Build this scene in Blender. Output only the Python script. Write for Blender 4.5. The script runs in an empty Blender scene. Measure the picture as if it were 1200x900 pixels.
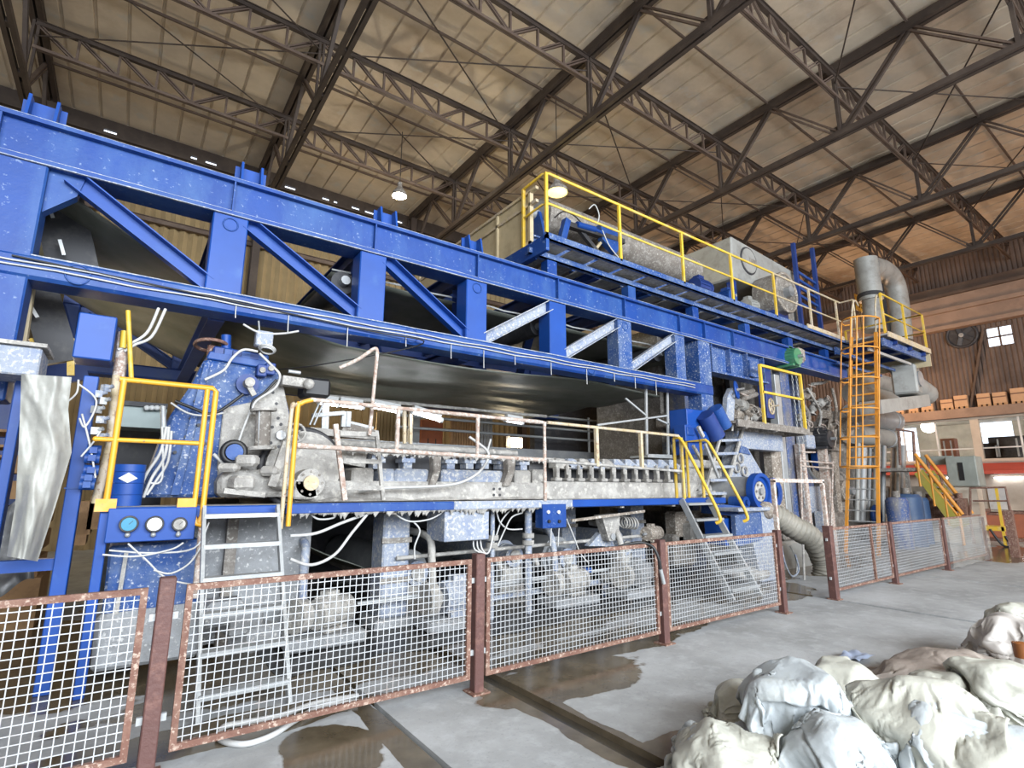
import bpy, bmesh, math, random
from mathutils import Vector, Matrix, noise
random.seed(7)
SC = bpy.context.scene
COL = SC.collection
PI = math.pi
V = Vector

# ---------------------------------------------------------------- camera model
CH = 1.6
CF, CYAW, CPIT, CROL = 620.53, math.radians(35.8106), math.radians(11.062), math.radians(0.1712)
_cy, _sy = math.cos(CYAW), math.sin(CYAW)
CFW = V((_sy * math.cos(CPIT), _cy * math.cos(CPIT), math.sin(CPIT)))
_r = V((_cy, -_sy, 0)); _u = _r.cross(CFW)
CRT = _r * math.cos(CROL) + _u * math.sin(CROL)
CUP = -_r * math.sin(CROL) + _u * math.cos(CROL)


def at(px, py, X=None, Y=None, Z=None):
    """The world point seen at a photo pixel on the plane X=, Y= or Z=."""
    d = CFW * CF + CRT * (px - 600) - CUP * (py - 450)
    if X is not None: t = X / d.x
    elif Y is not None: t = Y / d.y
    else: t = (Z - CH) / d.z
    return V((0, 0, CH)) + d * t


cam_data = bpy.data.cameras.new('camera')
cam_data.sensor_width = 36.0
cam_data.lens = 36.0 * CF / 1200.0
cam_data.clip_start, cam_data.clip_end = 0.05, 300
cam = bpy.data.objects.new('camera', cam_data); COL.objects.link(cam)
cam.matrix_world = Matrix(((CRT.x, CUP.x, -CFW.x, 0), (CRT.y, CUP.y, -CFW.y, 0), (CRT.z, CUP.z, -CFW.z, CH), (0, 0, 0, 1)))
SC.camera = cam

# ---------------------------------------------------------------- materials
MATS = {}


def mat(name, col, rough=0.6, metal=0.0, dirt=None, amt=0.5, scale=2.5, spots=None, spot_amt=0.12, spot_scale=25.0,
        streak=0.0, vary=0.15, bump=0.0, bump_scale=30.0, alpha=None, emit=None, spec=0.5, trans=0.0):
    if name in MATS: return MATS[name]
    m = bpy.data.materials.new(name); m.use_nodes = True
    nt = m.node_tree; N = nt.nodes; L = nt.links
    b = N['Principled BSDF']
    b.inputs['Roughness'].default_value = rough; b.inputs['Metallic'].default_value = metal
    b.inputs['Specular IOR Level'].default_value = spec
    tc = N.new('ShaderNodeTexCoord'); co = tc.outputs['Object']

    def nz(sc, detail=5.0, vec=None, rgh=0.6):
        n = N.new('ShaderNodeTexNoise'); n.inputs['Scale'].default_value = sc
        n.inputs['Detail'].default_value = detail; n.inputs['Roughness'].default_value = rgh
        L.new(vec or co, n.inputs['Vector']); return n.outputs['Fac']

    def ramp(f, a, c):
        r = N.new('ShaderNodeMapRange'); r.inputs['From Min'].default_value = a; r.inputs['From Max'].default_value = c
        L.new(f, r.inputs['Value']); return r.outputs['Result']

    def mix(f, c1, c2):
        x = N.new('ShaderNodeMix'); x.data_type = 'RGBA'
        if hasattr(f, 'links'): L.new(f, x.inputs[0])
        else: x.inputs[0].default_value = f
        for c, s in ((c1, x.inputs[6]), (c2, x.inputs[7])):
            if hasattr(c, 'links'): L.new(c, s)
            else: s.default_value = (*c, 1)
        return x.outputs[2]
    c = (*col,)
    cur = mix(ramp(nz(1.3, 4), 0.3, 0.7), tuple(max(0, k * (1 - vary)) for k in c), tuple(min(1, k * (1 + vary)) for k in c))
    if dirt is not None:
        vec = None
        if streak > 0:
            mp = N.new('ShaderNodeMapping'); mp.inputs['Scale'].default_value = (1, 1, 1 - streak)
            L.new(co, mp.inputs['Vector']); vec = mp.outputs['Vector']
        f = nz(scale, 8, vec, 0.68)
        lo = 0.78 - amt * 0.6
        cur = mix(ramp(f, lo - .03, lo + 0.22), cur, dirt)
    if spots is not None:
        f = nz(spot_scale, 3, None, 0.6)
        cur = mix(ramp(f, 0.68 - spot_amt, 0.80 - spot_amt), cur, spots)
    L.new(cur, b.inputs['Base Color'])
    if bump > 0:
        bp = N.new('ShaderNodeBump'); bp.inputs['Strength'].default_value = bump; bp.inputs['Distance'].default_value = 0.02
        L.new(nz(bump_scale, 6), bp.inputs['Height']); L.new(bp.outputs['Normal'], b.inputs['Normal'])
    if emit:
        b.inputs['Emission Color'].default_value = (*emit[0], 1); b.inputs['Emission Strength'].default_value = emit[1]
    if alpha is not None: b.inputs['Alpha'].default_value = alpha
    if trans: b.inputs['Transmission Weight'].default_value = trans
    MATS[name] = m
    return m


PULP = (0.37, 0.355, 0.33)
M_BLUE = mat('blue_paint', (0.006, 0.044, 0.215), 0.48, spec=.35, dirt=(0.035, 0.095, 0.26), amt=0.5, scale=1.6, streak=.6, spots=(0.16, 0.22, 0.36), spot_amt=0.05, spot_scale=22, bump=0.1)
M_BLUE_DUSTY = mat('dusty_blue_paint', (0.014, 0.058, 0.215), 0.6, spec=.3, dirt=(0.10, 0.145, 0.25), amt=0.58, scale=3.0, spots=(0.40, 0.42, 0.47), spot_amt=0.11, spot_scale=30, bump=0.25)
M_BLUE_CLEAN = mat('clean_blue_paint', (0.008, 0.055, 0.265), 0.45, spec=.35, dirt=(0.03, 0.095, 0.29), amt=0.3, scale=4)
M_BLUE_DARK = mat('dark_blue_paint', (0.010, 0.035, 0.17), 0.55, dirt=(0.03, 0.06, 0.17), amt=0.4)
M_BLUE_BROWN = mat('grimy_blue_paint', (0.03, 0.08, 0.25), 0.6, dirt=(0.20, 0.19, 0.18), amt=0.6, scale=3.5, streak=0.7, spots=(0.35, 0.32, 0.28), spot_amt=0.12)
M_PULP = mat('pulp_crusted_metal', PULP, 0.8, dirt=(0.20, 0.19, 0.175), amt=0.55, scale=4, spots=(0.46, 0.44, 0.40), spot_amt=0.15, spot_scale=14, bump=0.6, bump_scale=45)
M_PULP_BLUE = mat('pulp_crusted_blue', (0.27, 0.30, 0.36), 0.75, dirt=(0.12, 0.17, 0.31), amt=0.45, scale=3.5, spots=(0.46, 0.455, 0.44), spot_amt=0.17, bump=0.6, bump_scale=40)
M_PULP_BROWN = mat('brown_pulp_crust', (0.27, 0.23, 0.19), 0.85, dirt=(0.13, 0.10, 0.075), amt=0.5, scale=4, spots=(0.5, 0.46, 0.4), spot_amt=0.15, bump=0.7)
M_GRIME = mat('grimy_steel', (0.17, 0.15, 0.13), 0.7, dirt=(0.34, 0.32, 0.29), amt=0.45, scale=6, spots=(0.42, 0.4, 0.36), spot_amt=0.12, bump=0.5)
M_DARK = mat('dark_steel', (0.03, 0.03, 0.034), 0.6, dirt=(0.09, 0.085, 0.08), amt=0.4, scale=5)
M_GREY = mat('grey_steel', (0.30, 0.31, 0.32), 0.45, 0.3, dirt=(0.42, 0.42, 0.41), amt=0.45, scale=5, bump=0.2)
M_GALV = mat('galvanised_steel', (0.34, 0.355, 0.36), 0.5, 0.3, dirt=(0.42, 0.425, 0.42), amt=0.5, scale=7, bump=0.15)
M_DUCT = mat('dusty_grey_duct', (0.34, 0.34, 0.32), 0.55, 0.2, dirt=(0.22, 0.21, 0.19), amt=0.45, scale=3, bump=0.2)
M_YEL = mat('yellow_paint', (0.62, 0.40, 0.035), 0.5, dirt=(0.52, 0.45, 0.24), amt=0.42, scale=6, spots=(0.2, 0.13, 0.06), spot_amt=0.05, spot_scale=30)
M_ORY = mat('orange_yellow_paint', (0.66, 0.32, 0.02), 0.45, dirt=(0.5, 0.33, 0.12), amt=0.35, scale=6, spots=(0.2, 0.12, 0.06), spot_amt=0.04, spot_scale=30)
M_ORANGE = mat('orange_paint', (0.66, 0.27, 0.03), 0.5, dirt=(0.50, 0.27, 0.10), amt=0.45, scale=6)
M_YELD = mat('dusty_yellow_rail', (0.46, 0.37, 0.22), 0.6, dirt=(0.48, 0.42, 0.36), amt=0.55, scale=7, spots=(0.25, 0.16, 0.1), spot_amt=0.12)
M_RAILRUST = mat('crusted_rusty_rail', (0.40, 0.31, 0.26), 0.8, dirt=(0.22, 0.10, 0.06), amt=0.42, scale=8, spots=(0.55, 0.5, 0.45), spot_amt=0.2, bump=0.7)
M_RUST = mat('rusty_red_steel', (0.145, 0.068, 0.048), 0.75, dirt=(0.24, 0.145, 0.105), amt=0.5, scale=9, spots=(0.40, 0.30, 0.24), spot_amt=0.13, spot_scale=40, bump=0.5)
M_RUSTPOST = mat('rust_brown_post', (0.10, 0.045, 0.038), 0.6, dirt=(0.24, 0.12, 0.09), amt=0.38, scale=6, bump=0.3)
M_MESH = mat('galvanised_mesh', (0.42, 0.43, 0.44), 0.5, 0.2, dirt=(0.30, 0.24, 0.20), amt=0.38, scale=5)
M_TRUSS = mat('dark_brown_truss', (0.036, 0.024, 0.018), 0.7, dirt=(0.065, 0.046, 0.034), amt=0.5, scale=1.5)
M_TRUSSL = mat('brown_truss', (0.075, 0.049, 0.036), 0.7, dirt=(0.12, 0.085, 0.063), amt=0.5, scale=1.5)
M_FELT = mat('dark_wet_felt', (0.11, 0.12, 0.098), 0.5, dirt=(0.19, 0.195, 0.175), amt=0.5, scale=1.2, bump=0.25, bump_scale=120)
M_CREAM = mat('cream_panel', (0.46, 0.38, 0.24), 0.6, dirt=(0.33, 0.26, 0.16), amt=0.42, scale=3)
M_WOOD = mat('pallet_wood', (0.40, 0.24, 0.12), 0.8, dirt=(0.24, 0.13, 0.07), amt=0.45, scale=6)
M_CARD = mat('crate_wood', (0.50, 0.31, 0.18), 0.8, dirt=(0.36, 0.21, 0.12), amt=0.4, scale=2)
M_RUBBER = mat('black_rubber', (0.012, 0.012, 0.013), 0.5)
M_CABLE = mat('pale_grey_cable', (0.46, 0.46, 0.45), 0.6, dirt=(0.3, 0.29, 0.27), amt=0.4, scale=9)
M_WHITE = mat('white_paint', (0.62, 0.63, 0.62), 0.6, dirt=(0.45, 0.44, 0.41), amt=0.4, scale=4)
M_BLACKPIT = mat('black_pit_shade', (0.012, 0.012, 0.014), 0.7)  # black for the shade under the deck
M_CONC = mat('pale_concrete', (0.27, 0.28, 0.29), 0.85, dirt=(0.17, 0.17, 0.17), amt=0.5, scale=3, spots=(0.5, 0.5, 0.49), spot_amt=0.1, bump=0.4)

# ---------------------------------------------------------------- mesh building
BASE = {}


def frame_of(d, up=V((0, 0, 1))):
    d = d.normalized()
    if abs(d.dot(up)) > 0.999: up = V((0, 1, 0))
    s = d.cross(up).normalized()
    return d, s, s.cross(d).normalized()


class MB:
    def __init__(self):
        self.v = []; self.f = []; self.s = []

    def add(self, vs, fs, smooth=False):
        n = len(self.v); self.v += [V(p) for p in vs]
        self.f += [tuple(i + n for i in f) for f in fs]
        self.s += [smooth] * len(fs)
        return self

    def hexa(self, p):
        return self.add(p, [(0, 3, 2, 1), (4, 5, 6, 7), (0, 1, 5, 4), (1, 2, 6, 5), (2, 3, 7, 6), (3, 0, 4, 7)])

    def bx(self, x0, x1, y0, y1, z0, z1):
        return self.hexa([(x0, y0, z0), (x1, y0, z0), (x1, y1, z0), (x0, y1, z0), (x0, y0, z1), (x1, y0, z1), (x1, y1, z1), (x0, y1, z1)])

    def cb(self, c, sx, sy, sz, rz=0.0):
        q = []
        for dz in (-.5, .5):
            for dx, dy in ((-.5, -.5), (.5, -.5), (.5, .5), (-.5, .5)):
                x, y = dx * sx, dy * sy
                q.append((c[0] + x * math.cos(rz) - y * math.sin(rz), c[1] + x * math.sin(rz) + y * math.cos(rz), c[2] + dz * sz))
        return self.hexa(q)

    def bar(self, p, q, w, h, up=V((0, 0, 1))):
        p, q = V(p), V(q); d, s, u = frame_of(q - p, up)
        s = s * w / 2; u = u * h / 2
        return self.hexa([p - s - u, p + s - u, p + s + u, p - s + u, q - s - u, q + s - u, q + s + u, q - s + u])

    def ibeam(self, p, q, h, b, tf=0.02, tw=0.015, up=V((0, 0, 1))):
        p, q = V(p), V(q); d, s, u = frame_of(q - p, up)
        for k in (1, -1):
            o = u * k * (h / 2 - tf / 2); self.bar(p + o, q + o, b, tf, up)
        return self.bar(p, q, tw, h - 2 * tf, up)

    def tube(self, path, r, seg=8, closed=False, cap=True):
        P = [V(p) for p in path]; n = len(P); rings = []
        t0 = None
        for i in range(n):
            if closed: t = P[(i + 1) % n] - P[i - 1]
            else: t = P[min(i + 1, n - 1)] - P[max(i - 1, 0)]
            if t.length < 1e-9: t = V((0, 0, 1))
            t.normalize()
            if t0 is None:
                a = t.orthogonal().normalized()
            else:
                a = (a - t * a.dot(t))
                a = a.normalized() if a.length > 1e-6 else t.orthogonal().normalized()
            t0 = t; b = t.cross(a)
            rr = r[i] if isinstance(r, (list, tuple)) else r
            rings.append([P[i] + (a * math.cos(2 * PI * k / seg) + b * math.sin(2 * PI * k / seg)) * rr for k in range(seg)])
        vs = [p for g in rings for p in g]; fs = []
        m = n if closed else n - 1
        for i in range(m):
            j = (i + 1) % n
            for k in range(seg):
                k2 = (k + 1) % seg
                fs.append((i * seg + k, i * seg + k2, j * seg + k2, j * seg + k))
        self.add(vs, fs, True)
        if cap and not closed:
            self.add(rings[0], [tuple(range(seg))[::-1]]); self.add(rings[-1], [tuple(range(seg))])
        return self

    def cyl(self, p, q, r, r2=None, seg=20):
        p, q = V(p), V(q); d = (q - p).normalized(); a = d.orthogonal().normalized(); b = d.cross(a)
        r2 = r if r2 is None else r2
        A = [p + (a * math.cos(2 * PI * k / seg) + b * math.sin(2 * PI * k / seg)) * r for k in range(seg)]
        B = [q + (a * math.cos(2 * PI * k / seg) + b * math.sin(2 * PI * k / seg)) * r2 for k in range(seg)]
        self.add(A + B, [(k, (k + 1) % seg, seg + (k + 1) % seg, seg + k) for k in range(seg)], True)
        self.add(A, [tuple(range(seg))[::-1]]); self.add(B, [tuple(range(seg))])
        return self

    def lathe(self, o, axis, prof, seg=24):
        """prof: list of (distance along axis, radius)."""
        o = V(o); d = V(axis).normalized(); a = d.orthogonal().normalized(); b = d.cross(a)
        for (t0, r0), (t1, r1) in zip(prof[:-1], prof[1:]):
            A = [o + d * t0 + (a * math.cos(2 * PI * k / seg) + b * math.sin(2 * PI * k / seg)) * max(r0, 1e-4) for k in range(seg)]
            B = [o + d * t1 + (a * math.cos(2 * PI * k / seg) + b * math.sin(2 * PI * k / seg)) * max(r1, 1e-4) for k in range(seg)]
            self.add(A + B, [(k, (k + 1) % seg, seg + (k + 1) % seg, seg + k) for k in range(seg)], True)
        return self

    def ring(self, c, axis, R, r, seg=24, ts=8):
        c = V(c); d = V(axis).normalized(); a = d.orthogonal().normalized(); b = d.cross(a)
        return self.tube([c + (a * math.cos(2 * PI * k / seg) + b * math.sin(2 * PI * k / seg)) * R for k in range(seg)], r, ts, closed=True)

    def prism(self, poly, ext):
        A = [V(p) for p in poly]; e = V(ext); n = len(A); B = [p + e for p in A]
        fs = [tuple(range(n))[::-1], tuple(range(n, 2 * n))] + [(k, (k + 1) % n, n + (k + 1) % n, n + k) for k in range(n)]
        return self.add(A + B, fs)

    def grid(self, fn, nu, nv, smooth=True):
        vs = [fn(i / nu, j / nv) for j in range(nv + 1) for i in range(nu + 1)]
        fs = [(j * (nu + 1) + i, j * (nu + 1) + i + 1, (j + 1) * (nu + 1) + i + 1, (j + 1) * (nu + 1) + i) for j in range(nv) for i in range(nu)]
        return self.add(vs, fs, smooth)

    def ball(self, c, rx, ry=None, rz=None, nu=14, nv=8):
        ry = ry or rx; rz = rz or rx; c = V(c)
        return self.grid(lambda u, v: c + V((rx * math.cos(2 * PI * u) * math.sin(PI * (0.001 + v * .998)), ry * math.sin(2 * PI * u) * math.sin(PI * (0.001 + v * .998)), -rz * math.cos(PI * v))), nu, nv)

    def build(self, name, material, parent=None, bevel=0.0, solid=0.0, base=None):
        me = bpy.data.meshes.new(name)
        if parent is None:
            xs = [p.x for p in self.v]; ys = [p.y for p in self.v]; zs = [p.z for p in self.v]
            o0 = V(base) if base is not None else V(((min(xs) + max(xs)) / 2, (min(ys) + max(ys)) / 2, min(zs)))
        else:
            r = parent
            while r.parent: r = r.parent
            o0 = BASE[r.name]
        me.from_pydata([p - o0 for p in self.v], [], self.f)
        me.polygons.foreach_set('use_smooth', self.s)
        bm = bmesh.new(); bm.from_mesh(me); bmesh.ops.recalc_face_normals(bm, faces=bm.faces[:]); bm.to_mesh(me); bm.free()
        me.materials.append(material)
        o = bpy.data.objects.new(name, me); COL.objects.link(o)
        if parent is None:
            o.location = o0; BASE[o.name] = o0
        else:
            o.parent = parent
        if bevel > 0:
            b = o.modifiers.new('bevel', 'BEVEL'); b.width = bevel; b.segments = 1; b.limit_method = 'ANGLE'
        if solid > 0:
            b = o.modifiers.new('thickness', 'SOLIDIFY'); b.thickness = solid; b.offset = 0
        return o


def tag(o, label, cat, group=None):
    o['label'] = label; o['category'] = cat
    if group: o['group'] = group
    return o


def thing(name, label, cat, loc, group=None):
    o = bpy.data.objects.new(name, None); COL.objects.link(o); o.empty_display_size = 0.1
    o.location = V(loc); BASE[o.name] = V(loc)
    return tag(o, label, cat, group)


def struct(mb, name, m, parent=None, **k):
    o = mb.build(name, m, parent, **k)
    if parent is None: o['kind'] = 'structure'
    return o


KIDS = {}


def dup(root, delta, label=None, group=None):
    """A copy of a thing, its parts and their sub-parts, moved by delta."""
    def rec(o, par):
        c = o.copy(); COL.objects.link(c)
        if par is not None: c.parent = par
        for ch in [k for k in bpy.data.objects if k.parent == o] if o not in KIDS else KIDS[o]:
            rec(ch, c)
        return c
    if root not in KIDS:
        def index(o):
            KIDS[o] = [k for k in bpy.data.objects if k.parent == o]
            for k in KIDS[o]: index(k)
        index(root)
    r = rec(root, None)
    r.location = root.location + V(delta); BASE[r.name] = V(r.location)
    if label: r['label'] = label
    if group: r['group'] = group
    return r


def smooth_path(pts, n=6):
    P = [V(p) for p in pts]; out = []
    for i in range(len(P) - 1):
        p0, p1, p2, p3 = P[max(i - 1, 0)], P[i], P[i + 1], P[min(i + 2, len(P) - 1)]
        for k in range(n):
            t = k / n
            out.append(0.5 * ((2 * p1) + (p2 - p0) * t + (2 * p0 - 5 * p1 + 4 * p2 - p3) * t * t + (3 * p1 - p0 - 3 * p2 + p3) * t ** 3))
    out.append(P[-1]); return out


def cable(pts, r, m, label, cat='cable', name='cable', n=6, group=None):
    return tag(MB().tube(smooth_path(pts, n), r, 6).build(name, m), label, cat, group)


def handwheel(name, c, axis, R, m, label, spokes=5, r=0.014, mh=None):
    t = thing(name, label, 'handwheel', V(c))
    MB().ring(c, axis, R, r, 22, 7).build('rim', m, t)
    d = V(axis).normalized(); a = d.orthogonal().normalized(); b = d.cross(a); c = V(c)
    MB().cyl(c - d * r * 2.2, c + d * r * 2.2, R * .18, seg=12).build('hub', mh or m, t)
    for k in range(spokes):
        w = a * math.cos(2 * PI * k / spokes) + b * math.sin(2 * PI * k / spokes)
        MB().bar(c + w * R * .12, c + w * R, r * 1.6, r * 1.3, d).build('spoke', m, t)
    MB().cyl(c, c + d * R * 0.9, r * 1.1, seg=8).build('stem', mh or m, t)
    return t


def railing(parent, tops, base_z, m, posts=None, mids=1, r=0.022, foot=None, w=None, name='railing'):
    """Guard rail as a part of parent: top rail through tops, mid rails, posts (sub-parts)."""
    P = [V(p) for p in tops]
    h = P[0].z - base_z
    rl = MB().tube(P, r, 8).build(name, m, parent)
    for k in range(mids):
        z = h * (k + 1) / (mids + 1)
        MB().tube([p - V((0, 0, z)) for p in P], r * .8, 8).build('mid_rail', m, rl)
    for p in (posts if posts is not None else P):
        p = V(p)
        if w: MB().bar((p.x, p.y, base_z), p, w, w * .8).build('post', m, rl)
        else: MB().tube([(p.x, p.y, base_z), p], r, 8).build('post', m, rl)
    return rl


def motor(name, c, axis, R, Ln, m, label, up=V((0, 0, 1)), cat='motor'):
    """A finned electric motor: body, fan cover, terminal box, shaft, feet."""
    c = V(c); d, s, u = frame_of(V(axis), up)
    t = thing(name, label, cat, c - u * R * 1.15)
    mb = MB().cyl(c - d * Ln / 2, c + d * Ln / 2, R, seg=20)
    for k in range(16):
        w = s * math.cos(2 * PI * k / 16) + u * math.sin(2 * PI * k / 16)
        mb.bar(c - d * Ln * .42 + w * R, c + d * Ln * .42 + w * R, R * .05, R * .16, w)
    mb.build('motor_body', m, t)
    MB().cyl(c + d * Ln * .5, c + d * Ln * .72, R * 1.06, R * .98).build('fan_cover', m, t)
    b = c + u * R * 1.15
    MB().bar(b - d * R * .5, b + d * R * .5, R * .8, R * .5, u).build('terminal_box', m, t)
    MB().cyl(c - d * Ln * .5, c - d * Ln * .75, R * .2, seg=12).build('shaft', M_GREY, t)
    for k in (-1, 1):
        f = c - u * R * 1.0 + s * k * R * .7
        MB().bar(f - d * Ln * .4, f + d * Ln * .4, R * .4, R * .3, u).build('foot', m, t)
    return t
def tri(t):
    t = t - math.floor(t); return abs(t - .5) * 2
_rf = random.Random(99)
FOLDS = []
for lv, (wl, am, n) in enumerate(((.55, .10, 4), (.27, .045, 4), (.13, .013, 3))):
    for _ in range(n):
        d = V((_rf.gauss(0, 1), _rf.gauss(0, 1), _rf.gauss(0, 1))).normalized(); FOLDS.append((d / wl, am / math.sqrt(n), _rf.random()))
def crumple(p, seed, f=1.0):
    """Crumpled cloth: flat facets between sharp folds running in random directions."""
    o = V((seed * 1.7, seed * .6, seed * 2.3))
    q = p + V((noise.noise(p * 2.2 + o), noise.noise(p * 2.2 + o + V((9, 0, 0))), noise.noise(p * 2.2 + o + V((0, 9, 0))))) * .16
    s = 0.0
    for d, am, ph in FOLDS:
        k = q.dot(d) * f + ph + seed * (.37 + ph)
        s += am * (tri(k) - .5)
    return s + .06 * noise.noise(p * 1.9 + o)
# ================================================================ the hall
# ---- floor: concrete with wet stains, gutters cut into it
def floor_material():
    m = bpy.data.materials.new('wet_concrete_floor'); m.use_nodes = True
    nt = m.node_tree; N = nt.nodes; L = nt.links; b = N['Principled BSDF']
    tc = N.new('ShaderNodeTexCoord'); co = tc.outputs['Object']
    def nz(sc, d=6, r=0.6):
        n = N.new('ShaderNodeTexNoise'); n.inputs['Scale'].default_value = sc; n.inputs['Detail'].default_value = d; n.inputs['Roughness'].default_value = r
        L.new(co, n.inputs['Vector']); return n.outputs['Fac']
    def math_(op, a, c=None, clamp=False):
        x = N.new('ShaderNodeMath'); x.operation = op; x.use_clamp = clamp
        for s, q in ((x.inputs[0], a), (x.inputs[1], c)):
            if q is None: continue
            if hasattr(q, 'links'): L.new(q, s)
            else: s.default_value = q
        return x.outputs[0]
    def mr(f, a, c, d=0.0, e=1.0):
        r = N.new('ShaderNodeMapRange'); r.inputs[1].default_value = a; r.inputs[2].default_value = c; r.inputs[3].default_value = d; r.inputs[4].default_value = e
        L.new(f, r.inputs[0]); return r.outputs[0]
    def mix(f, a, c):
        x = N.new('ShaderNodeMix'); x.data_type = 'RGBA'; L.new(f, x.inputs[0])
        for q, s in ((a, x.inputs[6]), (c, x.inputs[7])):
            if hasattr(q, 'links'): L.new(q, s)
            else: s.default_value = (*q, 1)
        return x.outputs[2]
    sep = N.new('ShaderNodeSeparateXYZ'); L.new(co, sep.inputs[0])
    base = mix(mr(nz(0.9, 8, .65), .35, .66), (0.25, 0.257, 0.255), (0.385, 0.395, 0.40))
    base = mix(mr(nz(5, 8, .7), .5, .72, 0, .6), base, (0.47, 0.485, 0.50))
    base = mix(mr(nz(30, 4, .7), .58, .7, 0, .45), base, (0.17, 0.17, 0.165))
    # wet patches, some also painted shade, each an ellipse with a ragged edge
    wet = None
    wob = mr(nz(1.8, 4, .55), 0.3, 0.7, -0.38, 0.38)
    for (x, y, rx, ry) in WET_SHADE:
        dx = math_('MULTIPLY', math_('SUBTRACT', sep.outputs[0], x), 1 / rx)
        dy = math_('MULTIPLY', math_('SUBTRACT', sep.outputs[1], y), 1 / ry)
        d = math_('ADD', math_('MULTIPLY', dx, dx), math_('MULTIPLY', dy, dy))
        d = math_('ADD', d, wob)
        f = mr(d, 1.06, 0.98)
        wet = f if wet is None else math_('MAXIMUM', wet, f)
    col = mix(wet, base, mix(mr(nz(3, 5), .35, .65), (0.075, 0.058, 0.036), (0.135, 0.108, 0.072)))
    L.new(col, b.inputs['Base Color'])
    L.new(mr(wet, 0, 1, .82, .16), b.inputs['Roughness'])
    bp = N.new('ShaderNodeBump'); bp.inputs['Distance'].default_value = 0.01
    L.new(mr(wet, 0, 1, .35, 0.04), bp.inputs['Strength'])
    L.new(nz(14, 8, .7), bp.inputs['Height']); L.new(bp.outputs[0], b.inputs['Normal'])
    return m


WET_SHADE = [(3.6, 7.2, 6.2, 2.3), (11.5, 7.0, 3.6, 1.9), (-2.0, 7.2, 2.0, 1.6), (3.35, 3.72, 0.88, 0.42), (2.72, 3.2, 0.17, 2.2), (1.25, 3.6, 0.30, 0.42), (0.7, 4.3, 1.2, 0.25), (1.62, 3.2, 0.10, 1.6),
       (4.3, 4.25, 1.6, 0.35), (8.3, 5.0, 1.2, 0.8), (18.5, 3.9, 2.6, 1.0), (2.6, 5.0, 2.6, 0.4), (3.05, 2.35, .45, .22), (-1.2, 3.2, 0.5, 0.3)]  # also painted shade: large ones under the machine, one beside the sacks
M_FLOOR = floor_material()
GUT = [(1.70, 1.74), (2.66, 2.82), (8.60, 8.70), (12.3, 12.36)]
mb = MB(); x = -16.0
XE = 29.0
for a, b in GUT + [(XE, XE)]:
    mb.bx(x, a, -12, 18.2, -0.30, 0.0); x = b
mb2 = MB()
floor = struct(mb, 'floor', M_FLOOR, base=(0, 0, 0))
M_GUT = mat('dark_wet_gutter', (0.06, 0.05, 0.035), 0.25, dirt=(0.02, 0.02, 0.02), amt=0.5, scale=2)
for i, (a, b) in enumerate(GUT):
    struct(MB().bx(a, b, -12, 18.2, -0.30, -0.045), 'trim_%d' % (40 + i), M_GUT, base=(a, 0, -0.3))

# ---- roof sheets: long ribbed panels running front to back
ROOFZ = 11.95
mb = MB(); X0, X1 = -16.0, 29.3
prof = []; x = X0; P = 0.62
while x < X1:
    prof += [(x, 0), (x + .02, .05), (x + .06, .05), (x + .08, 0)]; x += P
prof.append((X1, 0))
for (xa, za), (xb, zb) in zip(prof[:-1], prof[1:]):
    mb.add([(xa, -12, ROOFZ + za), (xb, -12, ROOFZ + zb), (xb, 18.2, ROOFZ + zb), (xa, 18.2, ROOFZ + za)], [(0, 1, 2, 3)])
M_ROOF = mat('dusty_roof_sheets', (0.52, 0.43, 0.325), 0.8, dirt=(0.31, 0.225, 0.155), amt=0.42, scale=0.3, spots=(0.47, 0.43, 0.37), spot_amt=0.1, spot_scale=1.6, vary=0.12)
struct(mb, 'ceiling', M_ROOF, base=(0, 0, ROOFZ))

# ---- back wall of corrugated tan sheeting, with girts
M_TAN = mat('tan_corrugated_sheet', (0.30, 0.225, 0.12), 0.7, dirt=(0.19, 0.13, 0.065), amt=0.4, scale=0.5, streak=0.5)
mb = MB(); YB = 17.8; n = 0; x = -16.0; pts = []
while x < 29:
    pts.append((x, 0.075 * math.cos(n * PI))); n += 1; x += 0.125
for (xa, ya), (xb, yb) in zip(pts[:-1], pts[1:]):
    mb.add([(xa, YB + ya, 0), (xb, YB + yb, 0), (xb, YB + yb, 11.05), (xa, YB + ya, 11.05)], [(0, 1, 2, 3)], True)
struct(mb, 'wall_back', M_TAN)
i = 1
for z in (2.2, 4.6, 7.0, 9.2):
    struct(MB().ibeam((-16, YB - .17, z), (29, YB - .17, z), .16, .12, .015, .012), 'trim_%d' % i, M_TRUSSL); i += 1
# eave fascia with daylight slits left between its pieces
mb = MB(); x = -16.0
for s, w in ((-1.6, .3), (.55, .16), (.95, .3), (1.9, .32), (2.35, .2), (3.3, .35), (4.55, .25), (4.95, .14), (5.6, .3), (6.1, .4), (6.75, .3), (7.35, .25), (11, .3), (29, 0)):
    mb.bx(x, s, YB - .05, YB + .05, 11.05, ROOFZ); x = s + w
    if w: mb.bx(s, s + w, YB - .05, YB + .05, 11.05, 11.56); mb.bx(s, s + w, YB - .05, YB + .05, 11.66, ROOFZ)
struct(mb, 'trim_%d' % i, M_TRUSS); i += 1
struct(MB().ibeam((-16, YB - .35, 11.0), (29, YB - .35, 11.0), .5, .25), 'trim_%d' % i, M_TRUSS); i += 1
# wall columns
for X in (-2.7, 2.55, 7.85, 13.1, 18.35, 23.6):
    struct(MB().ibeam((X, YB - .35, 0), (X, YB - .35, 11.8), .36, .22, .025, .02, V((0, 1, 0))), 'trim_%d' % i, M_TRUSS); i += 1

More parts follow.
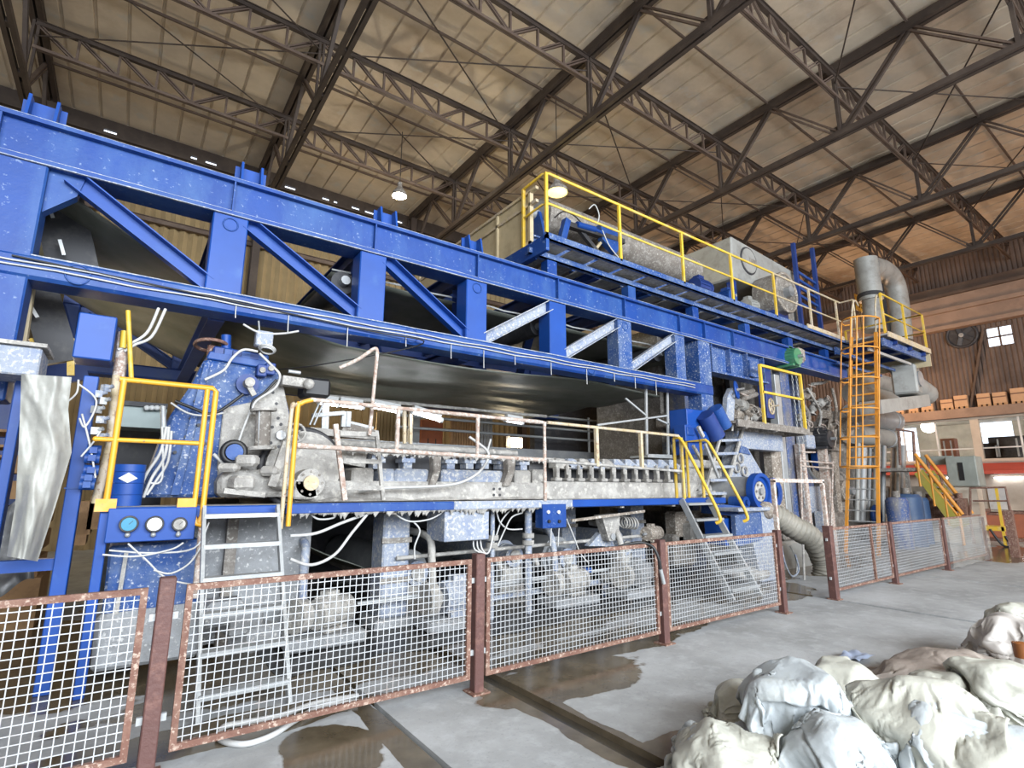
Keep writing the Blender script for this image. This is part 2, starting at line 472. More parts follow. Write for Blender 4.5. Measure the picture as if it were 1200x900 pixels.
# ---- left wall and front wall (behind the camera) with an opening added and sized to let light in
struct(MB().bx(-16.2, -16, -12, 18.2, 0, 12), 'wall_left', M_TAN)
mb = MB().bx(-16, -9, -12.2, -12, 0, 12).bx(13, 29, -12.2, -12, 0, 12).bx(-9, 13, -12.2, -12, 9.5, 12)
struct(mb, 'wall_front', M_TAN)

# ---- right end wall
M_BRN = mat('brown_wall_sheet', (0.12, 0.085, 0.068), 0.75, dirt=(0.06, 0.042, 0.035), amt=0.5, scale=0.7)
M_BEAM = mat('dusty_brown_girder', (0.27, 0.185, 0.135), 0.7, dirt=(0.17, 0.11, 0.08), amt=0.45, scale=0.7)
M_CRM = mat('cream_wall', (0.50, 0.44, 0.36), 0.8, dirt=(0.40, 0.33, 0.26), amt=0.4, scale=0.6)
M_REDC = mat('red_canopy', (0.42, 0.07, 0.05), 0.6, dirt=(0.30, 0.06, 0.045), amt=0.4, scale=1)
M_ORB = mat('orange_brown_dado', (0.36, 0.12, 0.06), 0.75, dirt=(0.22, 0.09, 0.06), amt=0.5, scale=1)
XE = 29.0
def ez(py, X=XE, px=1143): return at(px, py, X=X).z
def ey(px, py=500, X=XE): return at(px, py, X=X).y
zb0, zb1 = ez(489), ez(478)                      # mezzanine girder
zw0, zw1 = ez(538), zb0                           # window band
# wall pieces around the window band and the high opening
c = at(1172, 394, X=XE)
mb = MB(); o0, o1, oz0, oz1 = c.y - .42, c.y + .42, c.z - .42, c.z + .42
def ribbed(mb, y0, y1, z0, z1):
    n = max(1, int((y1 - y0) / .16)); st = (y1 - y0) / n
    for k in range(n):
        ya, yb = y0 + k * st, y0 + (k + 1) * st
        mb.add([(XE, ya, z0), (XE - .04, ya + st * .3, z0), (XE - .04, ya + st * .7, z0), (XE, yb, z0), (XE, ya, z1), (XE - .04, ya + st * .3, z1), (XE - .04, ya + st * .7, z1), (XE, yb, z1)],
               [(0, 1, 5, 4), (1, 2, 6, 5), (2, 3, 7, 6)])
ribbed(mb, -12, o0, zb1, ROOFZ); ribbed(mb, o1, 18.2, zb1, ROOFZ)
ribbed(mb, o0, o1, zb1, oz0); ribbed(mb, o0, o1, oz1, ROOFZ)
struct(mb, 'wall_right', M_BRN)
wf = MB()
for a, b in (((o0, oz0), (o1, oz0)), ((o0, oz1), (o1, oz1)), ((o0, oz0), (o0, oz1)), ((o1, oz0), (o1, oz1)), ((o0, c.z), (o1, c.z)), ((c.y, oz0), (c.y, oz1))):
    wf.bar((XE - .02, a[0], a[1]), (XE - .02, b[0], b[1]), .06, .05, V((1, 0, 0)))
M_GLASS = mat('window_glass', (0.9, 0.93, 0.93), 0.03, trans=1.0)
w1 = struct(wf, 'window_1', M_BRN)
MB().bx(XE + .0, XE + .008, o0, o1, oz0, oz1).build('pane', M_GLASS, w1)
struct(MB().bx(XE - .3, XE + .05, -12, 18.2, zb0, zb1), 'trim_20', M_BEAM, bevel=.01)
# upper crane girders
for n, (ya, yb, m, dx) in enumerate(((327, 337, M_TRUSSL, .35), (340, 355, M_BEAM, .30), (359, 376, M_BEAM, .30))):
    za, zb = ez(yb, XE - .35, 1140), ez(ya, XE - .35, 1140)
    mb = MB().bx(XE - .32, XE - .22, -12, 18.2, za, zb)
    if n: mb.bx(XE - .5, XE - .1, -12, 18.2, za - .17, za)
    else: mb.bx(XE - .5, XE - .1, -12, 18.2, za - .12, za)
    struct(mb, 'trim_%d' % (21 + n), m)
# window band: cream pillars and mullions, glass, a lit room behind
ya, yb = -12.0, 18.2
mb = MB()
p0, p1 = ey(1148), ey(1138)
pitch = 5.2
k = -3
pil = []
while p0 + k * pitch < 18:
    pil.append((p0 + k * pitch, p1 + k * pitch)); k += 1
mp = MB()
for a, b in pil: mp.bx(XE - .12, XE + .1, a, b, zw0, zw1)
mp.bx(XE - .10, XE + .1, ya, yb, zw1 - .10, zw1).bx(XE - .14, XE + .1, ya, yb, zw0 - .12, zw0)
struct(mp, 'trim_24', M_CRM)
for n, ((a, b), (a2, b2)) in enumerate(zip(pil[:-1], pil[1:])):
    f = MB()
    for q in range(1, 4):
        y = b + (a2 - b) * q / 4; f.bx(XE - .03, XE + .03, y - .03, y + .03, zw0, zw1 - .1)
    f.bx(XE - .03, XE + .03, b, a2, zw0 + .42, zw0 + .47)
    w = struct(f, 'window_%d' % (n + 2), M_WHITE)
    MB().bx(XE, XE + .006, b, a2, zw0, zw1 - .1).build('pane', M_GLASS, w)
# room behind the band
M_ROOM = mat('pale_room_wall', (0.5, 0.46, 0.4), 0.9)
mb = MB().bx(XE + .1, XE + 5, -12, 18.2, zw0 - .3, zw0 - .12).bx(XE + .1, XE + 5, -12, 18.2, zw1 + .2, zw1 + .3)
for y0, y1 in ((-12, 3.2), (5.0, 6.4), (7.6, 10.2), (11, 18.2)): mb.bx(XE + 4.9, XE + 5, y0, y1, zw0 - .2, zw1 + .3)
struct(mb, 'wall_mezzanine', M_ROOM)
for i, (px, w, h) in enumerate(((1112, .5, 1.0), (1160, .9, .7), (1182, 1.2, .95))):
    y = at(px, 520, X=XE + 1.2).y; t = thing('office_cabinet', ['narrow brown', 'low dark', 'wide dark'][i] + ' cupboard behind the window band of the end wall', 'cupboard', (XE + 1.3, y, zw0 - .12))
    MB().bx(XE + 1.0, XE + 1.5, y - w / 2, y + w / 2, zw0 - .12, zw0 + h).build('body', M_ORB if i == 0 else M_DARK, t)
    for q in (-.25, .25): MB().bx(XE + .98, XE + 1.0, y + q * w - .03, y + q * w + .03, zw0 + .1, zw0 + h - .1).build('door_handle', M_WHITE, t)
# pale lower wall, red canopy
zc0, zc1 = ez(556), ez(543)
struct(MB().bx(XE - .05, XE + .1, -12, 18.2, 0, zw0 - .12), 'wall_lower_right', M_CRM)
can = thing('canopy', 'long red sloping canopy on the far end wall under the window band', 'canopy', (XE - .05, 3, zc0))
MB().hexa([(XE - 1.0, -9, zc0), (XE - .05, -9, zc0), (XE - .05, 15, zc0), (XE - 1.0, 15, zc0), (XE - .95, -9, zc0 + .12), (XE - .05, -9, zc1), (XE - .05, 15, zc1), (XE - .95, 15, zc0 + .12)]).build('awning', M_REDC, can)
for k in range(10):
    y = -8 + k * 2.5; MB().bar((XE - 1.02, y, zc0), (XE - .06, y, zc1 + .05), .06, .05).build('rib', M_CRM, can)
M_TUBE = mat('lit_tube', (0.9, 0.9, 0.9), 0.4, emit=((0.93, 0.96, 1.0), 26.0))
def tube_lamp(p, q, label, group=None, r=.02, m=None):
    p, q = V(p), V(q); t = thing('tube_lamp', label, 'lamp', (p + q) / 2, group); d = (q - p).normalized()
    MB().cyl(p, q, r, seg=8).build('tube', m or M_TUBE, t)
    for e, s in ((p, -1), (q, 1)): MB().cyl(e, e + d * s * .04, r * 1.35, seg=8).build('end_cap', M_WHITE, t)
    MB().bar(p + V((0, 0, r * 2.2)), q + V((0, 0, r * 2.2)), r * 3, r * 1.6).build('housing', M_WHITE, t)
    return t
a, b = at(1165, 560, X=XE - .15), at(1199, 560, X=XE - .15)
tube_lamp(a, (b.x, b.y, a.z), 'long white tube lamp under the red canopy at the right edge')
a, b = at(1109, 560, X=XE - .15), at(1117, 560, X=XE - .15)
tube_lamp(a, (b.x, b.y, a.z), 'short white tube lamp under the red canopy behind the grey cabinet')
# crates on the ledge
M_CARDD = mat('crate_strap', (0.16, 0.09, 0.06), 0.8)
crates = [(1051, .95, .55), (1069, .75, .62), (1085.5, .9, .75), (1109, .9, .62), (1126, .95, .78), (1153, .9, .75), (1172, .9, .72), (1194, .9, .85)]
words = ['leftmost crate on the far ledge, beside the grey duct', 'second crate from the left on the far ledge', 'third crate from the left on the far ledge', 'fourth crate from the left on the far ledge',
         'fifth crate from the left on the far ledge', 'crate on the far ledge just right of the wall brace', 'second last crate on the far ledge', 'rightmost crate on the far ledge']
for (px, w, h), s in zip(crates, words):
    w, h = w * .52, h * .72
    y = ey(px, 470, XE - .25)
    t = thing('crate', 'pale brown wooden ' + s, 'crate', (XE - .02, y, zb1), 'crates on the ledge of the far wall')
    MB().bx(XE - .28, XE - .06, y - w * .45, y + w * .45, zb1 + .08, zb1 + h).build('box', M_CARD, t)
    for q in (-.35, 0, .35): MB().bx(XE - .28, XE - .06, y + q * w - .05, y + q * w + .05, zb1, zb1 + .08).build('skid', M_WOOD, t)
    MB().bx(XE - .29, XE - .28, y - w * .45, y + w * .45, zb1 + h * .62, zb1 + h * .7).build('strap', M_CARDD, t)
# brace, fan on the dark wall
tag(MB().bar(at(1137, 482, X=XE - .12), at(1152, 388, X=XE - .12), .12, .08).build('wall_brace', M_TRUSSL), 'pale brown slanting brace on the dark end wall above the crates', 'brace')
c = at(1127, 393, X=XE - .1)
t = thing('wall_fan', 'round dark extractor fan high on the brown end wall', 'fan', c)
MB().ring(c, (1, 0, 0), .52, .06, 24, 8).build('housing', M_DARK, t)
MB().cyl(c, c + V((.06, 0, 0)), .5, seg=24).build('back_plate', M_DARK, t)
for k in range(5):
    w = V((0, math.cos(k * 1.2566), math.sin(k * 1.2566)))
    MB().bar(c + w * .08 - V((.04, 0, 0)), c + w * .45 - V((.04, 0, 0)), .16, .015, V((1, .4, 0))).build('blade', M_DARK, t)
MB().cyl(c - V((.1, 0, 0)), c, .09).build('hub', M_GREY, t)

# ================================================================ roof steelwork
TX = [-7.95, -2.7, 2.55, 7.85, 13.1, 18.35, 23.6]
YK = [1.4 + 3.2 * k for k in range(-4, 6)]
ZT, ZBOT = 11.72, 10.0
ORD = ['first', 'second', 'third', 'fourth', 'fifth', 'sixth', 'seventh', 'eighth', 'ninth', 'tenth']
def dbl(mb, p, q, w, h, gap, up):
    """Two angles back to back with a gap."""
    p, q = V(p), V(q); d, s, u = frame_of(q - p, up)
    for k in (-1, 1): mb.bar(p + s * k * (gap / 2 + w / 2), q + s * k * (gap / 2 + w / 2), w, h, up)
    return mb
def make_truss(X):
    t = thing('roof_truss', 'x', 'roof truss', (X, 4.6, ZBOT), 'main trusses under the roof sheets')
    UPX = V((0, 0, 1))
    a = MB(); dbl(a, (X, -12, ZT + .05), (X, YB - .3, ZT + .05), .10, .20, .05, UPX); a.build('top_chord', M_TRUSS, t)
    a = MB(); dbl(a, (X, -12, ZBOT), (X, YB - .3, ZBOT), .085, .13, .05, UPX)
    for k in range(60):
        y = -11.8 + k * .5
        if k % 3 == 0: a.bx(X - .03, X + .03, y - .08, y + .08, ZBOT - .05, ZBOT + .05)
    a.build('bottom_chord', M_TRUSS, t)
    for k, y in enumerate(YK):
        a = MB(); dbl(a, (X, y, ZBOT), (X, y, ZT), .05, .07, .04, V((0, 1, 0))); a.build('post', M_TRUSS, t)
        for s in (-1, 1):
            if k % 2 == 0 or True:
                ytop = y + s * 1.6
                if ytop > YB - .4: continue
                a = MB(); dbl(a, (X, y + s * .06, ZBOT + .05), (X, ytop, ZT), .05 if s < 0 else .04, .075, .05, V((1, 0, 0))); a.build('diagonal', M_TRUSS if s < 0 else M_TRUSSL, t)
        MB().bx(X - .02, X + .02, y - .22, y + .22, ZBOT - .02, ZBOT + .24).build('gusset_plate', M_TRUSS, t)
    return t
tw = ['roof truss at the far left edge, beyond the first one in view', 'heavy dark roof truss seen edge on at the top left corner', 'dark roof truss left of the lit round lamp',
      'dark roof truss running down behind the yellow walkway corner', 'brown roof truss over the middle of the yellow walkway', 'brown roof truss over the grey hood', 'brown roof truss nearest the end wall']
T0 = make_truss(TX[2]); T0['label'] = tw[2]
for i, X in enumerate(TX):
    if i != 2: dup(T0, (X - TX[2], 0, 0), tw[i])

def make_joist(X, y, L=5.25):
    t = thing('roof_joist', 'x', 'roof joist', (X, y, 11.05), 'lattice joists between the trusses')
    zt, zb = 11.62, 11.02
    a = MB(); a.bar((X, y, zt), (X + L, y, zt), .10, .10).bar((X, y, zt + .05), (X + L, y, zt + .05), .16, .02); a.build('top_chord', M_TRUSS, t)
    a = MB(); dbl(a, (X, y, zb), (X + L, y, zb), .04, .07, .015, V((0, 0, 1))); a.build('bottom_chord', M_TRUSSL, t)
    n = 7; st = L / n
    for k in range(1, n):
        MB().bar((X + k * st, y, zb), (X + k * st, y, zt), .05, .05, V((0, 1, 0))).build('post', M_TRUSSL, t)
    for k in range(n):
        p, q = ((X + k * st, y, zt), (X + (k + 1) * st, y, zb)) if k < 4 else ((X + k * st, y, zb), (X + (k + 1) * st, y, zt))
        a = MB(); dbl(a, p, q, .035, .05, .02, V((0, 1, 0))); a.build('diagonal', M_TRUSSL, t)
    return t
J0 = make_joist(2.55, 7.8)
bays = ['bay beyond the edge-on truss', 'bay right of the edge-on truss', 'bay above the lit round lamp', 'bay above the yellow walkway',
        'bay above the grey hood', 'bay above the caged ladder', 'bay against the end wall']
jy = [1.4, 4.6, 7.8, 11.0, 14.2]
jw = ['nearest the camera', 'second from the camera', 'third from the camera', 'second from the back wall', 'nearest the back wall']
first = True
for b, X in enumerate(TX):
    for k, y in enumerate(jy):
        if X < -7 or (b < 2 and k < 2): continue
        lab = 'brown lattice joist %s, %s' % (jw[k], bays[b])
        if b == 2 and k == 2: J0['label'] = lab
        else: dup(J0, (X - 2.55, y - 7.8, 0), lab)
# cross bracing rods in the roof plane
def rod(p, q, label, r=.018, m=None): return tag(MB().tube([p, q], r, 6).build('brace_rod', m or M_TRUSS), label, 'brace rod', 'thin bracing rods under the roof')
for b in range(1, 6):
    X = TX[b]
    for k in (1, 3, 4) if b < 4 else (1, 3):
        y0, y1 = jy[k - 1], jy[k]
        rod((X, y1, 11.3), (X + 5.25, y0, 11.3), 'thin rod slanting nearer, %s, row %s' % (bays[b], jw[k]))
        rod((X, y0, 11.36), (X + 5.25, y1, 11.36), 'thin rod slanting away, %s, row %s' % (bays[b], jw[k]))
    # intermediate sheet rails between joists
    for k in range(5):
        y = jy[k] + 1.6
        tag(MB().bar((X, y, 11.84), (X + 5.25, y, 11.84), .045, .06).build('sheet_rail', M_TRUSSL), 'slim rail behind the joist %s, %s' % (jw[k], bays[b]), 'rail', 'sheet rails under the roof')
# ================================================================ blue girders over the machine
GY = 6.0
PXS = [0.62, 2.22, 3.74, 5.24, 6.77, 8.3]
def girder(Y, front):
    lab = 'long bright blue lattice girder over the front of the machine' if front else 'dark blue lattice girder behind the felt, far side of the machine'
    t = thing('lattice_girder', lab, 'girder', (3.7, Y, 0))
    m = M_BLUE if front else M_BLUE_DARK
    xr = 15.6 if front else 12.0
    a = MB().bx(-3.2, xr, Y, Y + .36, 4.86, 4.90).bx(-3.2, xr, Y, Y + .36, 4.47, 4.51).bx(-3.2, xr, Y + .07, Y + .1, 4.51, 4.86).bx(-3.2, xr, Y + .27, Y + .3, 4.51, 4.86)
    for x in (-1.25, .62, 2.22, 3.74, 5.24, 6.77, 8.3, 9.1, 10.1): a.bx(x - .008, x + .008, Y + .005, Y + .07, 4.51, 4.86)
    a.build('top_beam', m, t)
    MB().bx(-1.3, 9.25, Y, Y + .36, 3.38, 3.60).build('bottom_beam', m, t, bevel=.03)
    for i, x in enumerate(PXS):
        w = .17 if i < 5 else .14
        p = MB().bx(x - w, x + w, Y + .03, Y + .31, 3.6, 4.47).build('post', M_BLUE_CLEAN if front and i < 4 else (M_BLUE_DUSTY if front else m), t, bevel=.012)
    def diag(xa, za, xb, zb, mm):
        a, b = V((xa, Y + .13, za)), V((xb, Y + .13, zb)); d = (b - a).normalized(); u = V((-d.z, 0, d.x))
        q = MB().bar(a, b, .012, .15, u)
        for k in (1, -1): q.bar(a + u * k * .075 + V((0, -.05, 0)), b + u * k * .075 + V((0, -.05, 0)), .11, .012, u)
        q.build('diagonal', mm, t)
    mm = M_BLUE_CLEAN if front else m
    diag(-.72, 4.45, .48, 3.66, mm); diag(.78, 4.45, 2.06, 3.66, mm); diag(2.38, 4.45, 3.58, 3.66, mm)
    mm = M_PULP_BLUE if front else m
    diag(3.9, 3.66, 5.1, 4.4, mm); diag(5.4, 3.66, 6.62, 4.4, mm); diag(6.93, 3.66, 8.16, 4.4, mm)
    # end leg on the left with its corner plate
    MB().bx(-1.72, -.88, Y + .02, Y + .34, 2.3, 4.47).build('end_column', m, t, bevel=.015)
    MB().prism([(-.88, Y + .1, 4.47), (-.62, Y + .1, 4.47), (-.66, Y + .1, 4.28), (-.88, Y + .1, 4.05)], (0, .12, 0)).build('corner_plate', m, t)
    MB().bx(-1.62, -1.05, Y + .06, Y + .3, 0, 2.3).build('leg', M_BLUE_CLEAN if front else m, t)
    if front:
        rd = MB()
        for (zz, yy, xa, xb) in ((4.512, .012, -3.2, 15.4), (4.902, .012, -3.2, 15.4), (3.602, .03, -1.25, 9.2), (4.465, .004, -3.2, 15.4)):
            n = int((xb - xa) / .12)
            for k in range(n):
                x = xa + k * .12; h = .004 + .010 * abs(noise.noise(V((x * 1.7, zz * 9, 0))))
                rd.bx(x, x + .12, Y + yy - .006, Y + yy + .02, zz - .003, zz + h)
        q = rd.build('pulp_ridge', M_PULP_BLUE, t); q['kind'] = 'stuff'
        # right leg, bracket and web plates
        MB().bx(8.86, 9.24, Y + .02, Y + .34, 2.96, 4.47).build('leg', M_BLUE_DUSTY, t, bevel=.012)
        w = MB().bx(9.28, 11.4, Y + .14, Y + .16, 3.92, 4.47)
        for x in (9.3, 9.95, 10.6, 11.25): w.bx(x, x + .03, Y + .03, Y + .14, 3.92, 4.47)
        w.bx(9.28, 11.4, Y + .02, Y + .3, 3.88, 3.92).build('web_plate', M_BLUE_DUSTY, t)
        MB().prism([(8.3, Y - .02, 3.05), (9.42, Y - .02, 3.05), (9.42, Y - .02, 2.62), (8.95, Y - .02, 2.45), (8.62, Y - .02, 2.22), (8.3, Y - .02, 2.2)], (0, .4, 0)).build('bracket', M_BLUE_CLEAN, t, bevel=.01)
        MB().bx(10.6, 10.95, Y - .02, Y + .02, 3.95, 4.3).build('cover_plate', M_BLUE_DUSTY, t)
        for x in (-1.1, .68, 2.3, 3.62):
            z = 4.9; l = MB()
            for k in (0, .2): l.hexa([(x + k - .012, Y + .02, z), (x + k + .012, Y + .02, z), (x + k + .012, Y + .32, z), (x + k - .012, Y + .32, z), (x + k - .012, Y + .08, z + .26), (x + k + .012, Y + .08, z + .26), (x + k + .012, Y + .28, z + .26), (x + k - .012, Y + .28, z + .26)])
            l.bx(x - .06, x + .26, Y + .18, Y + .2, z, z + .24)
            l.build('lug_plate', M_BLUE_CLEAN, t)
        for x in (-.55, 2.75, 5.9):
            MB().ring((x, Y - .004, 3.49), (0, 1, 0), .09, .008, 20, 6).build('weld_ring', M_BLUE, t)
        for x in (.62, 3.74, 6.77): MB().ring((x, Y + .025, 4.36), (0, 1, 0), .07, .008, 20, 6).build('weld_ring', M_BLUE, t)
    return t
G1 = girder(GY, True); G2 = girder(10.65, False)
for i, x in enumerate(PXS):
    for z in ((3.49, 4.68) if i % 2 == 0 else (4.68,)):
        if i < 5: tag(MB().ibeam((x, GY + .37, z), (x, 10.64, z), .24, .16).build('cross_beam', M_BLUE_DARK), '%s blue cross beam between the two girders, at the %s post from the left' % ('low' if z < 4 else 'high', ORD[i]), 'beam')
for i, (a, b) in enumerate(((2.2, 3.7), (3.74, 5.24), (5.24, 6.8))):
    tag(MB().bar((a, 6.6, 4.45), (b, 9.3, 3.7), .14, .14).build('sway_brace', M_BLUE_DARK), 'dark blue sway brace inside the girders, %s one from the left' % ORD[i], 'brace')
# service wires clipped along the bottom beam
for k, z in enumerate((3.52, 3.475)):
    tag(MB().tube([(-1.9 + .3 * q, GY - .016 - .004 * (q % 3), z + .008 * math.sin(q * 1.7 + k)) for q in range(36)], .008, 5).build('conduit', M_CABLE), ('upper' if k == 0 else 'lower') + ' thin pale conduit clipped along the blue girder bottom beam', 'conduit')
for k in range(12):
    x = .75 + k * .62 + .1 * math.sin(k * 5)
    tag(MB().tube([(x, GY - .014, 3.46), (x, GY - .014, 3.40 - .05 * (k % 3) * .5), (x + .005, GY - .012, 3.33 - .06 * ((k * 7) % 3))], .006, 5).build('wire_tail', M_CABLE), 'short pale wire tail hanging from the girder bottom beam, %s from the left' % (ORD[k] if k < 10 else ('second last' if k == 10 else 'last')), 'wire', 'wire tails below the girder')
cable([(-1.0, GY - .02, 3.55), (.6, GY - .03, 3.5), (2.2, GY - .04, 3.44), (2.9, GY - .04, 3.40), (1.85, 6.6, 3.1), (1.2, 7.3, 3.05)], .009, M_RUBBER, 'black cable running from the girder back under the felt')

# ---- the big felt: hangs flat under the girder, rises at its left end
def felt_z(x):
    if x > 2.2: return 3.32 + .03 * math.sin(x * 1.3)
    t = 2.2 - x
    return 3.32 + .03 * math.sin(2.2 * 1.3) + .20 * t * t / (1 + .28 * t) + 0.03 * t
def felt_fn(u, v):
    x = -1.9 + u * 9.95; y = 6.37 + v * 4.15
    r = .05 * noise.noise(V((x * .35, y * 1.5, 1))) + .025 * noise.noise(V((x * .7, y * 3.5, 4)))
    sl = max(0, 1.9 - x) * .04
    return V((x, y, felt_z(x) + r + sl * math.sin(y * 2.4) * .6))
tag(MB().grid(felt_fn, 90, 40).build('machine_felt', M_FELT, solid=.012), 'wide dark grey felt stretched under the blue girder', 'felt')
def felt2(u, v):
    x = 1.9 + u * 8.2; y = 6.7 + v * 2.7
    return V((x, y, 4.36 - .03 * u + .03 * noise.noise(V((x * .8, y * 2.2, 9)))))
tag(MB().grid(felt2, 40, 16).build('upper_felt', M_FELT, solid=.012), 'dark upper felt seen through the girder openings', 'felt')
for i, x in enumerate((2.0, 5.2, 8.2)):
    t = thing('felt_roll', ('leftmost', 'middle', 'rightmost')[i] + ' dark guide roll lying across under the upper felt', 'roll', (x, 8, 4.05), 'guide rolls inside the girders')
    MB().cyl((x, 6.5, 4.18), (x, 9.55, 4.18), .15, seg=20).build('roll_shell', M_DARK, t)
    MB().cyl((x, 6.38, 4.18), (x, 6.5, 4.18), .06, seg=10).build('journal', M_GREY, t)
tag(MB().tube([(1.9 + q * .25, 6.68, 4.40 + .012 * math.sin(q * 2.1)) for q in range(30)], .014, 5).build('spray_pipe', M_WHITE), 'white crusted spray pipe along the upper felt edge', 'pipe')

# ================================================================ upper walkway
WZ = 5.42
wk = thing('upper_walkway', 'high blue walkway with yellow guard rails above the girder', 'walkway', (9.9, 6.6, WZ - .4))
MB().bx(4.82, 15.3, 5.80, 5.84, WZ - .07, WZ + .04).bx(4.82, 15.3, 5.80, 5.88, WZ - .07, WZ - .055).build('edge_beam', M_BLUE_DUSTY, wk)
MB().bx(4.76, 15.3, 6.14, 6.18, WZ - .20, WZ - .10).bx(4.76, 15.3, 6.14, 6.24, WZ - .20, WZ - .185).build('edge_beam', M_BLUE_DUSTY, wk)
MB().bx(4.82, 4.88, 5.80, 9.4, WZ - .26, WZ).build('end_beam', M_BLUE, wk)
for k in range(17):
    x = 4.9 + k * .625
    MB().bx(x, x + .5, 5.85, 7.2, WZ - .03, WZ).build('floor_plate', M_PULP, wk)  # pale colour stands in for light bounced up from below
for k in range(8):
    x = 4.95 + k * 1.4
    MB().ibeam((x, 6.25, WZ - .13), (x, 9.4, WZ - .13), .16, .1).build('cross_member', M_BLUE_DARK if k % 2 else M_BLUE, wk)
for k in range(6):
    x = 5.24 + k * 1.9
    MB().bx(x - .1, x + .1, 6.16, 6.32, 4.9, WZ - .2).build('stub_post', M_BLUE, wk)
MB().bx(4.9, 15, 7.2, 7.26, WZ - .3, WZ - .05).build('beam', M_BLUE_DARK, wk)
RT = WZ + 1.06
posts = [at(px, py, Y=5.81) for px, py in ((641, 278), (728, 305), (802, 330), (860, 352), (911, 372), (953, 390), (985, 402))]
def chunk(tops, posts, m, w=.05):
    railing(wk, tops, WZ, m, posts, 1, .024, None, w)
railing(wk, [(4.84, 6.42, RT - .02), (4.84, 5.9, RT), (4.9, 5.82, RT), (posts[4].x, 5.82, RT)], WZ, M_YEL, [(p.x, 5.82, RT) for p in posts[:5]] + [(4.84, 6.4, RT - .02)], 1, .024, None, .05)
railing(wk, [(posts[4].x, 5.82, RT), (15.0, 5.82, RT)], WZ, M_YELD, [(p.x, 5.82, RT) for p in posts[5:]], 1, .024, None, .05)
MB().bx(13.0, 15.0, 5.79, 5.815, WZ, WZ + .1).build('toe_board', M_YELD, wk)
# cream boarded screen at the left end
sc = thing('screen', 'cream boarded screen closing the left end of the high walkway', 'screen', (4.9, 8, WZ))
mb = MB().bx(4.90, 4.93, 6.25, 10.4, WZ + .02, WZ + .93); mb.build('board', M_CREAM, sc)
for y in (6.25, 7.2, 8.2, 9.2, 10.3): MB().bx(4.86, 4.90, y, y + .05, WZ, WZ + .95).build('stile', M_CREAM, sc)
for z in (.70, .93): MB().bx(4.86, 4.92, 6.1, 10.4, WZ + z, WZ + z + .05).build('rail', M_YELD, sc)
MB().bx(4.86, 4.9, 6.25, 10.4, WZ, WZ + .08).build('rail', M_CREAM, sc)
# long roll and press gear on the walkway
def roll(name, p, q, r, m, label, cat='roll', j=.3, mj=None):
    p, q = V(p), V(q); d = (q - p).normalized(); t = thing(name, label, cat, (p + q) / 2 - V((0, 0, r)))
    MB().cyl(p, q, r, seg=28).build('roll_shell', m, t)
    for e, s in ((p, -1), (q, 1)):
        MB().cyl(e, e + d * s * .05, r * .8, seg=20).build('end_plate', mj or M_GREY, t)
        MB().cyl(e + d * s * .05, e + d * s * j, r * .3, seg=12).build('journal', mj or M_GREY, t)
    return t
roll('press_roll', (5.9, 7.3, 6.72), (10.6, 7.3, 6.72), .36, M_GRIME, 'long dusty brown roll lying along the high walkway')
st = thing('roll_saddle', 'blue channel frame carrying the long roll on the walkway', 'frame', (7, 7.0, WZ))
MB().bx(5.0, 12.9, 6.62, 6.70, WZ, WZ + .14).bx(5.0, 12.9, 6.56, 6.72, WZ + .14, WZ + .16).build('channel', M_BLUE_DUSTY, st)
MB().bx(5.2, 12.9, 6.85, 6.93, WZ + .3, WZ + .52).bx(5.2, 12.9, 6.78, 6.95, WZ + .52, WZ + .55).build('channel', M_BLUE_DUSTY, st)
MB().bx(5.2, 12.9, 6.95, 8.2, WZ + .48, WZ + .52).build('table_plate', M_GRIME, st)
for k in range(8): MB().bx(5.25 + k * 1.08, 5.37 + k * 1.08, 6.86, 6.95, WZ, WZ + .3).build('leg', M_BLUE_DARK, st)
for x in (5.8, 10.64): MB().prism([(x - .03, 6.95, WZ + .55), (x - .03, 7.65, WZ + .55), (x - .03, 7.45, WZ + 1.3), (x - .03, 7.15, WZ + 1.3)], (.06, 0, 0)).build('saddle', M_BLUE, st)
pg = thing('press_actuator', 'blue lever arm with cylinder and cables at the walkway corner', 'press arm', (5.6, 6.7, WZ))
q0, q1, q2, q3 = at(655, 262, Y=6.75), at(690, 263, Y=6.75), at(722, 272, Y=6.75), at(726, 292, Y=6.75)
a0, a1 = at(682, 263, Y=6.6), at(728, 282, Y=6.6)
MB().bar(at(656, 290, Y=6.7), at(664, 258, Y=6.7), .12, .12, V((0, 1, 0))).build('stand', M_BLUE, pg)
MB().cyl(at(676, 263, Y=6.7), at(697, 269, Y=6.7), .06).cyl(at(697, 269, Y=6.7), at(708, 274, Y=6.7), .035).build('cylinder', M_BLUE_CLEAN, pg)
MB().bar(at(660, 262, Y=6.75), at(730, 284, Y=6.75), .1, .12, V((0, 1, 0))).build('lever', M_DARK, pg)
MB().prism([at(704, 262, Y=6.7), at(728, 274, Y=6.7), at(730, 284, Y=6.7), at(722, 297, Y=6.7), at(706, 280, Y=6.7)], (0, .12, 0)).build('yoke', M_BLUE, pg)
MB().bar(at(676, 266, Y=6.8), at(700, 296, Y=6.8), .08, .08, V((0, 1, 0))).build('strut', M_DARK, pg)
MB().bar(at(716, 268, Y=6.8), at(694, 297, Y=6.8), .05, .05, V((0, 1, 0))).build('strut', M_CREAM, pg)
cable([at(690, 245, Y=6.7), at(697, 240, Y=6.65), at(702, 252, Y=6.6), at(700, 262, Y=6.6)], .012, M_CABLE, 'grey cable loop above the blue lever arm')
cable([at(706, 270, Y=6.6), at(714, 288, Y=6.55), at(726, 303, Y=6.5), at(735, 312, Y=6.4)], .012, M_CABLE, 'grey cable hanging from the blue lever arm to the walkway')
cable([at(650, 255, Y=6.7), at(660, 248, Y=6.7), at(672, 252, Y=6.7), at(682, 262, Y=6.7)], .014, M_RUBBER, 'black cable arching over the walkway corner')
